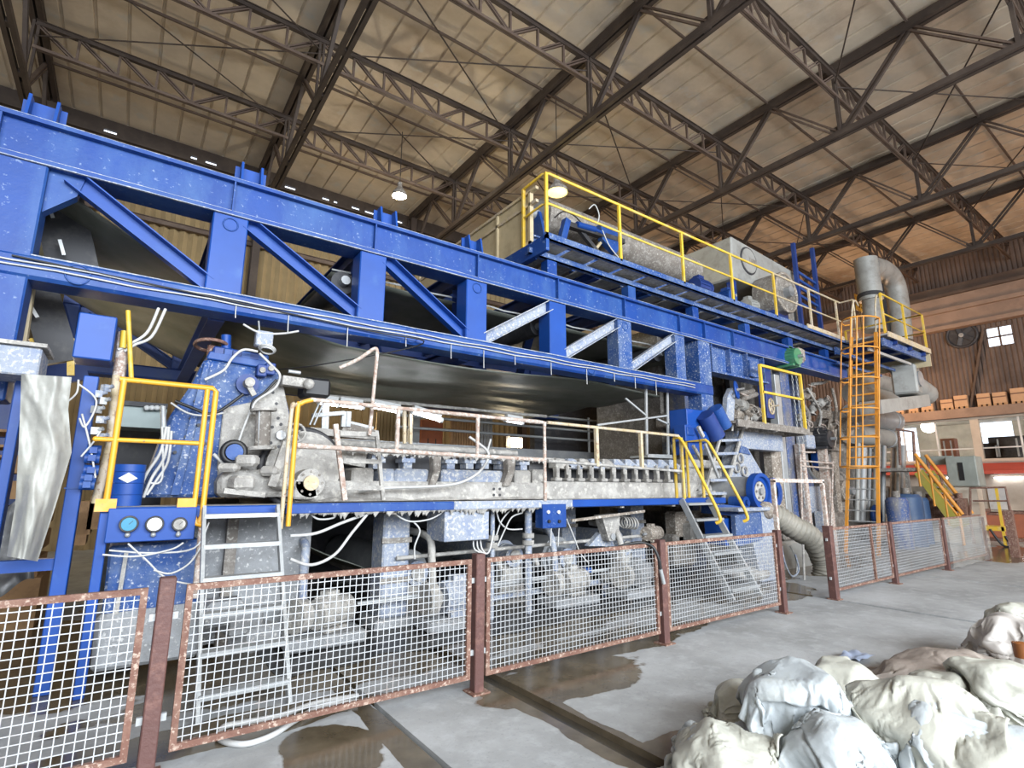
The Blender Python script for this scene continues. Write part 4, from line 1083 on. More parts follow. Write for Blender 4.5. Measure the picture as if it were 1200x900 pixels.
# drive rollers and pale pulleys under the deck, right half
for i, (px, py, r, y) in enumerate(((716, 677, .10, 5.9), (730, 664, .09, 5.95), (716, 712, .08, 5.9), (748, 683, .09, 6.0))):
    c = at(px, py, Y=y); t = thing('pulley', 'pale round pulley behind the mesh fence, %s' % ['largest one in the middle', 'upper one', 'lowest one', 'right hand one'][i], 'pulley', c)
    MB().cyl(c, c + V((0, .12, 0)), r, seg=22).build('wheel', M_PULP, t); MB().cyl(c - V((0, .03, 0)), c, r * .35, seg=12).build('hub', M_GREY, t)
    MB().bar(c + V((0, .1, 0)), c + V((-.04, .1, -.35)), .1, .06, V((0, 1, 0))).build('arm', M_PULP_BLUE, t)
c = at(737, 628, Y=6.0)
motor('dusty_motor', at(763, 625, Y=6.0), (1, .2, 0), .11, .34, M_PULP_BROWN, 'pulp caked motor under the deck left of the stairs')
hb = thing('hinge_bracket', 'pale V shaped bracket under the deck beside the caked motor', 'bracket', at(718, 610, Y=5.8))
MB().prism([at(705, 604, Y=5.8), at(727, 602, Y=5.8), at(724, 633, Y=5.8), at(714, 634, Y=5.8)], (0, .16, 0)).build('plate', M_PULP, hb)
c = at(719, 629, Y=5.78); MB().cyl(c, c + V((0, .2, 0)), .05).build('pin', M_GREY, hb)
for k in range(5):
    c = at(730 + k * 3.2, 612 + k * .3, Y=5.85); MB().ring(c, (1, 0, .1), .085, .014, 18, 6).build('coil', M_PULP, hb)
tag(MB().bar(at(670, 610, Y=5.62), at(755, 599, Y=5.62), .03, .035).build('shaft', M_PULP_BROWN), 'long pale tie bar under the deck left of the caked motor', 'bar')
tag(MB().prism([at(690, 640, Y=5.95), at(712, 615, Y=5.95), at(720, 640, Y=5.95)], (0, .1, 0)).build('gusset', M_PULP_BLUE), 'pale triangular gusset under the deck behind the fence top', 'plate')
tag(MB().cb(at(686, 668, Y=5.9), .18, .1, .06).build('clip_block', M_BLUE), 'small blue block seen through the mesh below the black hose', 'block')

def shade_sheet(u, v):  # dark sheet whose colour paints the shade under the deck
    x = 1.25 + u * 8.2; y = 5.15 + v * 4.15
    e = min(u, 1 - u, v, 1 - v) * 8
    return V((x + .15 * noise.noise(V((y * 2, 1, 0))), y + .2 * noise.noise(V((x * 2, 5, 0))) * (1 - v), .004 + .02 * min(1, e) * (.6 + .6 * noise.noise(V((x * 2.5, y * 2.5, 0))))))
tag(MB().grid(shade_sheet, 70, 40).build('shade_sheet', mat('black_shade_sheet', (0.022, 0.021, 0.02), .3, dirt=(0.07, 0.065, 0.06), amt=.45, scale=3)), 'dark sheet on the floor standing in for shade under the machine deck', 'shade_sheet')
for i, (x, y, R, L, m, s) in enumerate(((3.35, 5.75, .17, .40, M_PULP_BLUE, 'pulp spattered blue grey pump motor low behind the second fence panel'), (5.25, 5.85, .15, .36, M_PULP, 'pale caked pump motor low behind the fence panel with the hose'), (6.45, 5.7, .16, .38, M_GREY, 'grey pump motor low behind the fence near the stairs foot'), (1.9, 5.9, .15, .34, M_PULP, 'pale caked pump motor behind the white ladder foot'))):
    t = motor('pump_motor', (x, y, .14 + R * 1.2), (1, .15 * i, 0), R, L, m, s)
    MB().bx(x - .45, x + .35, y - .22, y + .22, .02, .14).build('base_plinth', M_CONC, t, bevel=.02)
    MB().lathe((x - L * .75, y, .14 + R * 1.2), (1, .15 * i, 0), [(-.12, .0), (-.12, R * 1.1), (0, R * 1.1), (.02, R * .6), (.08, R * .5)], 22).build('pump_casing', M_PULP, t)
    MB().tube(smooth_path([(x - L * .8, y, .3 + R), (x - L * .85, y, .75), (x - L * .7, y + .2, 1.0), (x - L * .7, y + .7, 1.05)]), .045, 10).build('riser_pipe', M_PULP_BLUE if i % 2 else M_PULP, t)
# ================================================================ wire table of the machine above the deck
tb = thing('forming_table', 'long pulp crusted machine table above the blue deck', 'machine table', (5, 7.5, 0))
MB().bx(1.55, 4.95, 6.05, 6.5, DZ, DZ + .24).build('base_beam', M_PULP, tb, bevel=.02)
MB().bx(4.95, 8.5, 6.02, 6.5, DZ, DZ + .26).build('base_beam', M_PULP, tb, bevel=.01)
MB().bx(1.5, 9.3, 6.5, 9.4, 1.36, 1.72).build('trough', M_DARK, tb)  # dark colour paints the shade in the gaps between the beams
def px_x(px, Y=6.1): return at(px, 550, Y=Y).x
Yb = 6.12
for (x0, y0, x1, y1), m in (((413, 548, 438, 567), M_PULP), ((447, 549, 463, 567), M_PULP_BLUE), ((464, 549, 503, 567), M_PULP_BLUE), ((518, 550, 590, 567), M_PULP_BLUE), ((604, 551, 623, 568), M_PULP), ((625, 550, 642, 570), M_PULP)):
    a, b = at(x0, y0, Y=Yb), at(x1, y1, Y=Yb)
    MB().bx(a.x, b.x, Yb, Yb + .32, b.z, a.z).build('doctor_beam', m, tb, bevel=.025)
for px, py in ((475, 540), (525, 541), (547, 541), (586, 542), (565, 541), (440, 540), (610, 543)):
    c = at(px, py, Y=6.3); w = .09
    mb = MB()
    mb.cb(c, w * 2, .2, .05).cb(c + V((0, 0, -.06)), w * 1.3, .16, .08).cb(c + V((-w * .6, 0, .06)), .04, .16, .08).cb(c + V((w * .6, 0, .06)), .04, .16, .08)
    mb.build('nozzle_bracket', M_PULP_BLUE, tb)
for px in (512, 599):
    p = [at(px - 4, 535, Y=6.0), at(px + 6, 533, Y=6.0), at(px + 5, 552, Y=6.0), at(px - 1, 570, Y=6.0), at(px - 9, 570, Y=6.0), at(px - 3, 552, Y=6.0)]
    MB().prism(p, (0, .14, 0)).build('bracket_arm', M_GRIME, tb, bevel=.015)
# clamp brackets on the right half
for k in range(11):
    px = 652 + k * 13.6 - k * k * .06
    a = at(px, 560, Y=6.1); d = .085
    mb = MB().cb((a.x, 6.1, 1.80), .06, .1, .2).cb((a.x - .03, 6.06, 1.72), .14, .12, .05)
    mb.build('clamp_foot', M_PULP, tb, bevel=.01)
    b = at(px + 5, 547, Y=6.12)
    MB().prism([(b.x - .14, 6.05, b.z - .02), (b.x + .16, 6.05, b.z - .05), (b.x + .16, 6.05, b.z + .02), (b.x - .02, 6.05, b.z + .12), (b.x - .14, 6.05, b.z + .12)], (0, .2, 0)).build('clamp_head', M_PULP_BLUE if k > 5 or k % 2 else M_PULP, tb, bevel=.012)
    MB().tube([(b.x + .02, 6.0, b.z - .12), (b.x + .02, 6.0, b.z + .02)], .022, 8).build('clamp_screw', M_PULP, tb)
MB().bx(4.9, 8.6, 6.35, 6.4, DZ + .24, 2.02).build('back_plate', M_DARK, tb)  # dark plates paint the shade behind clamps and beams
MB().bx(1.5, 4.9, 6.46, 6.5, DZ + .2, 2.0).build('back_plate', M_DARK, tb)
wob_tube((1.9, 6.15, 2.03), (8.4, 6.15, 1.99), .03, 60).build('manifold', M_PULP, tb)
wob_tube((1.9, 6.4, 2.12), (4.7, 6.4, 2.10), .045, 40).build('manifold', M_PULP, tb)
c = crust(MB(), 2.0, 8.3, 6.13, 2.0, 120, .01, .05, .04).build('pulp_fringe', M_PULP, tb); c['kind'] = 'stuff'
def lump(u, v, x0=1.5, x1=5.0):
    x = x0 + u * (x1 - x0); y = 5.98 + v * .25
    return V((x, y, DZ + .012 + .07 * max(0, noise.noise(V((x * 4, y * 6, 0))) + .3) * math.sin(PI * v) + .03 * v))
c = MB().grid(lump, 120, 8).build('pulp_heap', M_PULP, tb); c['kind'] = 'stuff'
for i in range(14):
    x = 2.0 + i * .48
    tag(MB().cyl((x, 6.55, 1.86), (x, 9.35, 1.86), .10, seg=16).build('table_roll', M_PULP if i % 2 else M_GREY), 'pulp covered table roll lying front to back, %s from the left' % (ORD[i] if i < 10 else ['eleventh', 'twelfth', 'second last', 'last'][i - 10]), 'roll', 'table rolls of the machine')
# bolts and pale pipe on the base beam
mb = MB()
for px in (579, 586):
    for py in (573, 580): c = at(px, py, Y=6.04); MB().cyl(c, c + V((0, .03, 0)), .018, seg=8).build('bolt', M_DARK, tb)
cable([at(550, 512, Y=5.9), at(572, 530, Y=5.85), at(566, 548, Y=5.85), at(548, 562, Y=5.85), at(520, 569, Y=5.85), at(450, 572, Y=5.9), at(420, 576, Y=5.95)], .018, M_CABLE, 'grey hose curving over the machine beam in front of the rollers', 'hose', 'hose')
cable([at(575, 515, Y=6.0), at(571, 530, Y=5.9), at(570, 545, Y=5.9)], .014, M_CABLE, 'short pale hose dropping to the machine beam', 'hose', 'hose')
# old wooden-looking ladder and pipes on the deck, left
ol = thing('short_ladder', 'short crusted ladder with brown rail standing on the deck', 'ladder', at(415, 585, Y=5.7))
MB().bar(at(404, 586, Y=5.7), at(393, 497, Y=5.7), .05, .04, V((0, 1, 0))).build('rail', M_RAILRUST, ol)
MB().bar(at(449, 586, Y=5.78), at(441, 505, Y=5.78), .04, .04, V((0, 1, 0))).build('rail', M_PULP, ol)
for y in (571, 540, 508): MB().bar(at(404 - (571 - y) * .1, y, Y=5.7), at(447 - (571 - y) * .08, y + 1, Y=5.78), .05, .05).build('rung', M_PULP, ol)
cable([at(398, 431, Y=5.8), at(420, 421, Y=5.75), at(438, 409, Y=5.7), at(442, 412, Y=5.7), at(441, 425, Y=5.7), at(433, 510, Y=5.7)], .022, M_RAILRUST, 'rusty bent pipe rising above the crusted rail', 'pipe', 'bent_pipe', 5)
sp = thing('spray_boom', 'bundle of pale pipes and plates above the short ladder', 'spray boom', at(400, 510, Y=6.5))
for i, (a, b, r, m) in enumerate((((362, 505), (440, 512), .05, M_PULP), ((366, 487), (403, 484), .03, M_GALV), ((400, 500), (440, 510), .07, M_GRIME), ((360, 520), (398, 509), .06, M_PULP_BROWN), ((402, 495), (436, 503), .04, M_GREY))):
    MB().bar(at(*a, Y=6.5 + .1 * i), at(*b, Y=6.5 + .1 * i), r * 2.2, r * 1.6).build('pipe' if i % 2 else 'plate', m, sp)
for px in (375, 380): MB().tube([at(px - 12, 498, Y=6.4), at(px, 470, Y=6.4)], .012, 6).build('hanger_rod', M_GALV, sp)
for px in (403, 408): MB().bx(*[at(px, 500, Y=6.6).x + d for d in (-.03, .03)], 6.6, 6.66, at(px, 500, Y=6.6).z, at(px, 482, Y=6.6).z).build('tab', M_GALV, sp)
tag(MB().prism([at(428, 548, Y=6.3), at(388, 540, Y=6.3), at(376, 528, Y=6.3), at(430, 530, Y=6.3)], (0, .2, 0)).build('apron', M_PULP), 'pale sloping apron plate between the round bearing and the beams', 'plate')
# fluorescent tubes under the felt
TL = [((375, 469), (395, 472)), ((398, 471.5), (424, 475)), ((437, 474), (468, 480)), ((484, 480.5), (516, 490)), ((593, 490), (611, 493))]
for i, (a, b) in enumerate(TL):
    p, q = at(a[0], a[1] + 2, Y=8.2), at(b[0], b[1] + 2, Y=8.2)
    tube_lamp((p.x, 8.2, p.z), (q.x, 8.2, q.z), 'bright white tube lamp under the grey felt, %s from the left' % ORD[i], 'tube lamps in a row under the felt', .036)
tag(wob_tube(at(360, 462, Y=8.2), at(640, 488, Y=8.2), .03, 40).build('lamp_rail', M_PULP), 'crusted pale rail carrying the tube lamps under the felt', 'rail')
for i, px in enumerate((378, 382, 474, 481)):
    tag(MB().bar(at(px, 522, Y=8.3), at(px + (2 if i < 2 else 0), 448 if i < 2 else 478, Y=8.3), .05, .05, V((0, 1, 0))).build('hanger_post', M_YELD if i > 1 else M_GALV), '%s upright post beside the tube lamps' % ['leftmost thin grey', 'second thin grey', 'third, yellowish,', 'rightmost yellowish'][i], 'post')
# far side behind the machine
def plank_wall(px0, px1, py0, py1, Y, m, label, n):
    a, b = at(px0, py1, Y=Y), at(px1, py0, Y=Y); t = thing('plank_screen', label, 'screen', (a.x, Y, 0))
    for k in range(n):
        x0 = a.x + (b.x - a.x) * k / n; x1 = a.x + (b.x - a.x) * (k + .82) / n
        MB().bx(x0, x1, Y, Y + .05, 0, b.z + .15 * random.uniform(-1, .4)).build('plank', m, t)
    MB().bx(a.x, b.x, Y + .05, Y + .12, a.z + .3, a.z + .45).build('batten', M_WOOD, t)
    return t
plank_wall(528, 562, 483, 525, 12.5, M_WOOD, 'brown plank screen seen under the felt behind the machine', 11)
plank_wall(563, 578, 487, 522, 12.2, M_GREY, 'grey plank screen right of the brown planks behind the machine', 4)
plank_wall(440, 478, 480, 522, 13.5, M_TAN, 'tan plank screen seen left of the hanging tube lamp', 9)
tag(MB().bx(*[at(p, 500, Y=12).x for p in (484, 492)], 12, 12.3, 0, 5.0).build('steel_column', M_GALV), 'pale grey steel column far behind the tube lamps', 'column')
tag(MB().bx(*[at(p, 500, Y=12).x for p in (630, 641)], 12, 12.3, 0, 5.0).build('steel_column', M_BLUE_DARK), 'dark blue steel column far behind the machine', 'column')
br = thing('cabinet', 'brown orange cabinet far behind the machine under the hanging tube', 'cabinet', at(505, 522, Y=13))
MB().bx(at(494, 500, Y=13).x, at(519, 500, Y=13).x, 13, 13.5, 0, at(500, 492, Y=13).z).build('body', M_ORB, br)
for px in (502, 511): x = at(px, 500, Y=13).x; MB().bx(x - .01, x + .01, 12.98, 13, .2, 2.9).build('door_gap', M_DARK, br)
ot = thing('orange_tank', 'round orange red tank end far behind the machine', 'tank', at(680, 515, Y=11.8))
c = at(690, 455 + 55, Y=11.8)
MB().cyl(c, c + V((0, 1.2, 0)), .75, seg=30).build('shell', mat('orange_red_paint', (0.55, 0.14, 0.03), .5, dirt=(.35, .12, .05), amt=.4), ot); MB().bx(c.x - .5, c.x + .5, 11.9, 12.8, 0, c.z - .5).build('cradle', M_GRIME, ot)
c = at(692, 490, Y=11.5)
# far catwalk rails
fr2 = thing('far_catwalk', 'grey catwalk with pipe rails along the far side of the machine', 'catwalk', (10, 10.2, 0))
Yf = 10.2
z1 = at(730, 494, Y=Yf).z
xa, xb = at(640, 505, Y=Yf).x, at(835, 475, Y=Yf).x
for py in (498, 510, 520):
    z = at(740, py, Y=Yf).z; MB().tube([(xa - 4, Yf, z), (xb, Yf, z)], .03, 8).build('rail', M_GALV, fr2)
zd = at(740, 533, Y=Yf).z
MB().bx(xa - 6, xb, Yf - .05, Yf + .8, zd - .2, zd).build('walkway_beam', M_GREY, fr2)
for px in (690, 715, 752, 790): x = at(px, 510, Y=Yf).x; MB().tube([(x, Yf, zd), (x, Yf, z1)], .035, 8).build('post', M_GALV, fr2)
for x in (xa - 3, xa, xb - 1): MB().bx(x - .1, x + .1, Yf + .2, Yf + .4, 0, zd - .2).build('leg', M_GRIME, fr2)
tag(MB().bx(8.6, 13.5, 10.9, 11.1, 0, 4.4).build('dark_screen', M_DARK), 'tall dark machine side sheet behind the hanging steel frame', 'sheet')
# hanging steel frame
hf = thing('hanging_cradle', 'pale steel frame hanging from the girder with a small tray', 'hanging frame', at(780, 540, Y=6.3))
Yh2 = 6.3
for (a, b) in (((757, 455), (758, 533)), ((782, 460), (783, 534)), ((758, 533), (787, 534)), ((733, 467), (757, 487)), ((700, 498), (782, 487)), ((787, 521), (791, 536)), ((770, 491), (783, 497))):
    MB().bar(at(*a, Y=Yh2), at(*b, Y=Yh2), .045 if a[1] < 470 and abs(a[0] - b[0]) < 3 else .03, .03, V((0, 1, 0))).build('bar', M_GALV, hf)
mb = MB().bx(at(758, 530, Y=Yh2).x, at(787, 530, Y=Yh2).x, Yh2 - .02, Yh2 + .4, at(770, 534, Y=Yh2).z - .04, at(770, 534, Y=Yh2).z); mb.build('tray', M_GALV, hf)
# ================================================================ left end: posts, gear side frame, odds and ends
def vpost(name, label, px0, px1, pyt, pyb, Y, d, m, cap=None, z0=0.0):
    """A square steel post; px0..px1 its face edges at row pyb... pyt its top row."""
    a, b = at(px0, pyb, Y=Y), at(px1, pyb, Y=Y); zt = at((px0 + px1) / 2, pyt, Y=Y).z
    t = thing(name, label, 'post', ((a.x + b.x) / 2, Y, z0))
    MB().bx(a.x, b.x, Y, Y + d, z0, zt).build('shaft', m, t, bevel=.006)
    return t, a.x, b.x, zt
YP = 5.78
t, xa, xb, zt = vpost('steel_post', 'tall clean blue post with a big square head at the far left', 72, 91, 438, 603, YP, .16, M_BLUE_CLEAN)
h0, h1 = at(84, 418, Y=YP - .06), at(131, 418, Y=YP - .06)
MB().bx(h0.x, h1.x, YP - .06, YP + .3, h0.z + .0, at(112, 368, Y=YP - .06).z).build('head_box', M_BLUE_CLEAN, t, bevel=.01)
zj = at(70, 573, Y=YP).z
MB().bx(xa - .01, xb + .01, YP - .01, YP + .17, zj, zj + .012).build('joint_band', M_BLUE, t)
t2, xa2, xb2, zt2 = vpost('steel_post', 'shorter clean blue post left of the gauge panel', 109, 122, 590, 655, DY + .02, .10, M_BLUE_CLEAN)
t3, xa3, xb3, zt3 = vpost('steel_post', 'leftmost blue post under the dusty grey block', 1, 15, 438, 540, YP + .05, .18, M_BLUE_CLEAN)
MB().bx(xa3 - .8, xa, YP + .03, YP + .12, at(30, 671, Y=YP).z, at(30, 657, Y=YP).z).build('tie_bar', M_BLUE_CLEAN, t)
gbk = thing('grey_block', 'dusty lavender grey beam end on the leftmost blue post', 'beam', at(20, 437, Y=5.5))
p = at(0, 437, Y=5.5); q = at(50, 408, Y=5.5)
MB().bx(p.x - 1.2, q.x, 5.5, 5.95, p.z, q.z).build('beam', M_PULP_BLUE, gbk, bevel=.012)
MB().bx(p.x - 1.2, q.x + .03, 5.46, 5.98, q.z, q.z + .03).build('cap_plate', M_PULP, gbk)
# hanging plastic sheet
M_POLY = mat('grey_polythene', (0.34, 0.34, 0.31), 0.42, dirt=(0.44, 0.44, 0.41), amt=0.5, scale=4, bump=.25, bump_scale=14, alpha=.95, spec=.35)
YS = 5.42
def poly(u, v):
    L = [(25, 438), (24, 470), (22, 520), (18, 590), (8, 652)]; R = [(84, 442), (80, 480), (84, 530), (66, 590), (44, 658)]
    k = min(3.999, v * 4); i = int(k); f = k - i
    l = V((L[i][0] * (1 - f) + L[i + 1][0] * f, L[i][1] * (1 - f) + L[i + 1][1] * f)); r = V((R[i][0] * (1 - f) + R[i + 1][0] * f, R[i][1] * (1 - f) + R[i + 1][1] * f))
    c = l * (1 - u) + r * u
    return at(c.x, c.y, Y=YS - .10 * math.sin(PI * u) + .6 * crumple(V((u * .6 + .06 * noise.noise(V((v * 3, u, 1))), v * .55, v * .3)), 4) + .05 * noise.noise(V((u * 4, v * 3, 1))) + .35 * crumple(V((u * 1.3, v * 2.2, 1)), 9))
tag(MB().grid(poly, 36, 44).build('plastic_sheet', M_POLY), 'wrinkled grey polythene sheet hanging from the blue posts at the far left', 'plastic sheet')
tag(MB().grid(lambda u, v: at(-30 + u * 70, 590 + v * 100 + 12 * math.sin(u * 5), Y=6.3 + .2 * noise.noise(V((u * 5, v * 5, 2)))), 24, 24).build('plastic_bundle', mat('dull_grey_film', (0.2, 0.2, 0.2), .35, dirt=(.32, .32, .32), amt=.5, scale=3)), 'dull grey crumpled film behind the polythene sheet', 'plastic sheet')
# stacked pallets far behind on the left
for k in range(6):
    z = .55 + .3 * k; Yq = 8.6
    a, b = at(6, 560, Y=Yq).x, at(62, 560, Y=Yq).x
    t = thing('pallet', 'brown wooden pallet in the stack behind the left posts, %s from the bottom' % ORD[k], 'pallet', ((a + b) / 2, Yq + .4, z), 'pallets stacked behind the posts')
    MB().bx(a - .3, b, Yq, Yq + .9, z + .18, z + .21).build('deck_board', M_WOOD, t)
    for x in (a + .0, (a + b) / 2, b - .12): MB().bx(x, x + .12, Yq, Yq + .9, z + .03, z + .18).build('block', M_WOOD, t)
    MB().bx(a - .3, b, Yq, Yq + .9, z, z + .03).build('bottom_board', M_WOOD, t)
tag(MB().bx(at(6, 600, Y=8.6).x - .4, at(62, 600, Y=8.6).x, 8.5, 9.6, 0, .55).build('timber_stack', M_WOOD), 'dark timber stack under the pallet stack', 'timber')
for k, (px, py) in enumerate(((101, 606), (96, 618), (113, 600))):
    tag(MB().cb(at(px, py, Y=7.6), .12, .5, .34).build('timber_block', M_WOOD), 'pale timber block behind the blue posts, %s' % ['upper left one', 'lowest one', 'right hand one'][k], 'timber')
# yellow stepped rail behind the head box
yr = thing('stair_rail', 'yellow bent rail behind the square post head at the far left', 'rail', at(60, 440, Y=6.9))
MB().tube(smooth_path([at(34, 372, Y=6.9), at(45, 394, Y=6.9), at(52, 398, Y=6.9), at(86, 400, Y=6.9)], 4), .03, 8).build('top_rail', M_YELD, yr)
for px in (40, 83): MB().bar(at(px, 440, Y=6.9), at(px, 397, Y=6.9), .06, .05, V((0, 1, 0))).build('post', M_YEL, yr)
for i, (a, b, Y, w, m) in enumerate((((20, 412), (32, 330), 6.5, .12, M_CREAM), ((72, 425), (40, 320), 6.9, .3, M_DARK), ((75, 450), (35, 330), 8.2, .5, M_BLUE_DARK), ((45, 400), (60, 330), 7.4, .25, M_CREAM))):
    tag(MB().bar(at(*a, Y=Y), at(*b, Y=Y), w, .1, V((0, 1, 0))).build('strut', m), ['thin cream', 'wide dark slanting', 'broad dark blue', 'cream slanting'][i] + ' strut below the girder end at the far left', 'strut')
# tube-lamp housing behind the end column
dl = thing('lamp_strip', 'dark slanted panel with two white slits beside the girder end column', 'lamp', at(85, 320, Y=6.9))
MB().bar(at(68, 232, Y=6.9), at(92, 340, Y=6.9), .42, .12, V((0, 1, 0))).build('panel', M_DARK, dl)
for a, b in (((58, 244), (62, 255)), ((70, 281), (75, 299)), ((32, 352), (44, 372))): MB().bar(at(*a, Y=6.72), at(*b, Y=6.72), .03, .02, V((0, 1, 0))).build('tube', M_WHITE, dl)
# gauge pipes and solenoid valves right of the head post
vb = thing('valve_bank', 'blue solenoid valves stacked along the tall blue post', 'valve bank', at(104, 580, Y=5.7))
for k, (px, py) in enumerate(((110, 528), (108, 537), (107, 551), (104, 560), (102, 568))):
    c = at(px, py, Y=5.7); MB().cyl(c - V((.05, 0, 0)), c + V((.05, 0, 0)), .045, seg=12).cb(c + V((.0, -.05, 0)), .05, .05, .05).build('valve', M_BLUE, vb)
for k, (px, py) in enumerate(((116, 462), (120, 470), (124, 455), (113, 480), (119, 492), (112, 505), (118, 512))):
    c = at(px, py, Y=5.7); MB().cb(c, .05, .06, .06, .3 * k).cyl(c, c + V((.05, -.03, .02)), .018, seg=8).build('fitting', M_GALV if k % 2 else M_PULP_BLUE, vb)
MB().tube([at(137, 440, Y=5.9), at(129, 520, Y=5.9), at(112, 590, Y=5.9)], .035, 8).build('pipe', M_YELD, vb)
MB().tube([at(150, 364, Y=5.85), at(154, 445, Y=5.85)], .02, 8).build('pipe', M_YEL, vb)
MB().tube([at(145, 390, Y=5.95), at(139, 445, Y=5.95)], .05, 8).build('pipe', M_RAILRUST, vb)
MB().tube([at(146, 388, Y=5.9), at(144, 408, Y=5.9)], .03, 8).build('pipe', M_YEL, vb)
for i, pts in enumerate(([(186, 361), (172, 390), (150, 404), (138, 410)], [(194, 362), (178, 394), (158, 404), (146, 412)], [(95, 535), (108, 520), (118, 505)], [(93, 490), (100, 500), (113, 470), (92, 450)], [(80, 470), (90, 460), (92, 445)], [(96, 485), (105, 520), (112, 560)])):
    cable([at(x, y, Y=5.65 if i > 1 else 5.9) for x, y in pts], .014 if i < 2 else .008, M_CABLE, 'pale cable by the tall blue post, %s' % ['left of the pair from the girder', 'right of the pair from the girder', 'slanting across its middle', 'kinked below its head', 'short one beside the polythene', 'hanging straight beside the valves'][i])
# blue drum with white label
db = thing('oil_drum', 'small blue drum with a white label on the deck behind the yellow rail', 'drum', at(147, 583, Y=5.8))
c = at(147, 582, Y=5.85); zt = at(147, 544, Y=5.85).z
MB().lathe((c.x, 5.95, DZ), (0, 0, 1), [(0, 0), (0, .125), (zt - DZ, .125), (zt - DZ, .0)], 24).build('shell', M_BLUE_CLEAN, db)
for z in (.1, .2, .3): MB().ring((c.x, 5.95, DZ + z), (0, 0, 1), .126, .005, 24, 5).build('hoop', M_BLUE, db)
MB().prism([(c.x - .07, 5.82, DZ + .24), (c.x, 5.818, DZ + .20), (c.x + .07, 5.82, DZ + .24), (c.x, 5.818, DZ + .29)], (0, .02, 0)).build('label', M_WHITE, db)
# main blue side frame
YG = 6.25
gs = thing('machine_stand', 'big blue splattered machine side frame behind the yellow rail', 'machine frame', at(250, 584, Y=YG))
out = [(163, 583), (200, 486), (228, 445), (240, 420), (328, 435), (333, 455), (344, 500), (345, 515), (330, 530), (322, 583)]
MB().prism([at(x, y, Y=YG) for x, y in out], (0, .75, 0)).build('frame_casting', M_BLUE_DUSTY, gs, bevel=.03)
MB().prism([at(x, y, Y=YG - .03) for x, y in ((255, 540), (262, 478), (300, 470), (330, 440), (342, 500), (343, 516), (328, 530), (322, 582), (255, 582))], (0, .03, 0)).build('wear_plate', M_PULP, gs, bevel=.01)
MB().prism([at(x, y, Y=YG - .05) for x, y in ((200, 580), (240, 425), (246, 426), (210, 580))], (0, .05, 0)).build('rib', M_BLUE_DUSTY, gs)
MB().prism([at(x, y, Y=YG) for x, y in ((242, 420), (246, 411), (318, 424), (326, 434))], (0, .5, 0)).build('top_flange', M_BLUE, gs, bevel=.01)
for k, (px, py) in enumerate(((306, 435), (316, 433))):
    c = at(px, py, Y=YG - .06); MB().cb(c, .10, .12, .13).build('switch_box', M_BLUE_DARK, gs, bevel=.01); MB().cyl(c - V((0, .09, 0)), c - V((0, .06, 0)), .03, seg=12).build('button', M_PULP, gs)
c = at(289, 451, Y=YG - .02); MB().cyl(c, c - V((0, .06, 0)), .11, seg=22).build('port_flange', M_BLUE_DARK, gs); MB().cyl(c - V((0, .06, 0)), c - V((0, .2, 0)), .05, seg=14).build('spindle', M_PULP, gs); MB().bar(c - V((.02, .14, 0)), c - V((-.06, .14, .13)), .05, .05).build('lever', M_PULP, gs)
MB().cyl(at(265, 412, Y=YG + .2), at(265, 393, Y=YG + .2), .05, seg=14).build('breather', M_BLUE_CLEAN, gs)
c = at(248, 405, Y=YG + .25); MB().ring(c, (0, .2, 1), .16, .02, 22, 6).cyl(c - V((0, 0, .12)), c, .04, seg=10).build('brown_wheel', M_RUST, gs)
for k in range(6): MB().cb(at(256 + k * 10, 413 + k * 1.7, Y=YG + .1), .12, .2, .09).build('top_casting', M_BLUE if k % 2 else M_BLUE_DARK, gs, bevel=.015)
for px, py in ((229, 470), (224, 490), (218, 512), (233, 498), (240, 520), (205, 530), (212, 555), (320, 460), (324, 473), (326, 490), (330, 500), (315, 520), (322, 540)):
    c = at(px, py, Y=YG - .035); MB().cyl(c, c + V((0, .04, 0)), .017, seg=8).build('bolt', M_DARK, gs)
# round flange with bolts
c = at(326, 511, Y=YG - .05); MB().cyl(c, c - V((0, .08, 0)), .16, seg=26).build('bolted_flange', M_PULP, gs)
for k in range(8): q = c + V((math.cos(k * PI / 4) * .12, -.085, math.sin(k * PI / 4) * .12)); MB().cyl(q, q + V((0, .02, 0)), .018, seg=8).build('bolt', M_DARK, gs)
c2 = c - V((0, .08, 0)); MB().cyl(c2, c2 - V((0, .06, 0)), .05, seg=14).build('hub', M_GREY, gs)
# vertical air cylinder
ac = thing('air_cylinder', 'upright pulp grey air cylinder on the front of the blue side frame', 'cylinder', at(308, 530, Y=6.0))
MB().cyl(at(307, 524, Y=6.0), at(309, 482, Y=6.0), .075, seg=20).build('barrel', M_GRIME, ac)
MB().cyl(at(309, 482, Y=6.0), at(309, 479, Y=6.0), .13, seg=20).build('top_flange', M_PULP, ac)
MB().cyl(at(307, 527, Y=6.0), at(307, 523, Y=6.0), .14, seg=20).build('bottom_flange', M_PULP, ac)
for k in range(4): MB().cyl(at(303 + k * 3, 525, Y=5.95 + .05 * (k % 2)), at(304 + k * 3, 480, Y=5.95 + .05 * (k % 2)), .01, seg=6).build('tie_rod', M_GREY, ac)
c = at(274, 530, Y=6.0); lv = thing('round_valve', 'blue and black round valve low on the side frame', 'valve', c)
MB().ring(c, (0, 1, 0), .10, .03, 22, 8).build('ring', M_RUBBER, lv); MB().cyl(c - V((0, .05, 0)), c + V((0, .2, 0)), .08, seg=18).build('body', M_BLUE, lv)
cr = [(255, 560), (275, 545), (300, 552), (322, 545), (340, 560), (346, 582), (255, 583)]
lumpo = thing('pulp_block', 'lumpy pale pulp caked castings at the foot of the blue side frame', 'casting', at(300, 583, Y=5.95))
MB().prism([at(x, y, Y=5.95) for x, y in cr], (0, .3, 0)).build('casting', M_PULP, lumpo, bevel=.04)
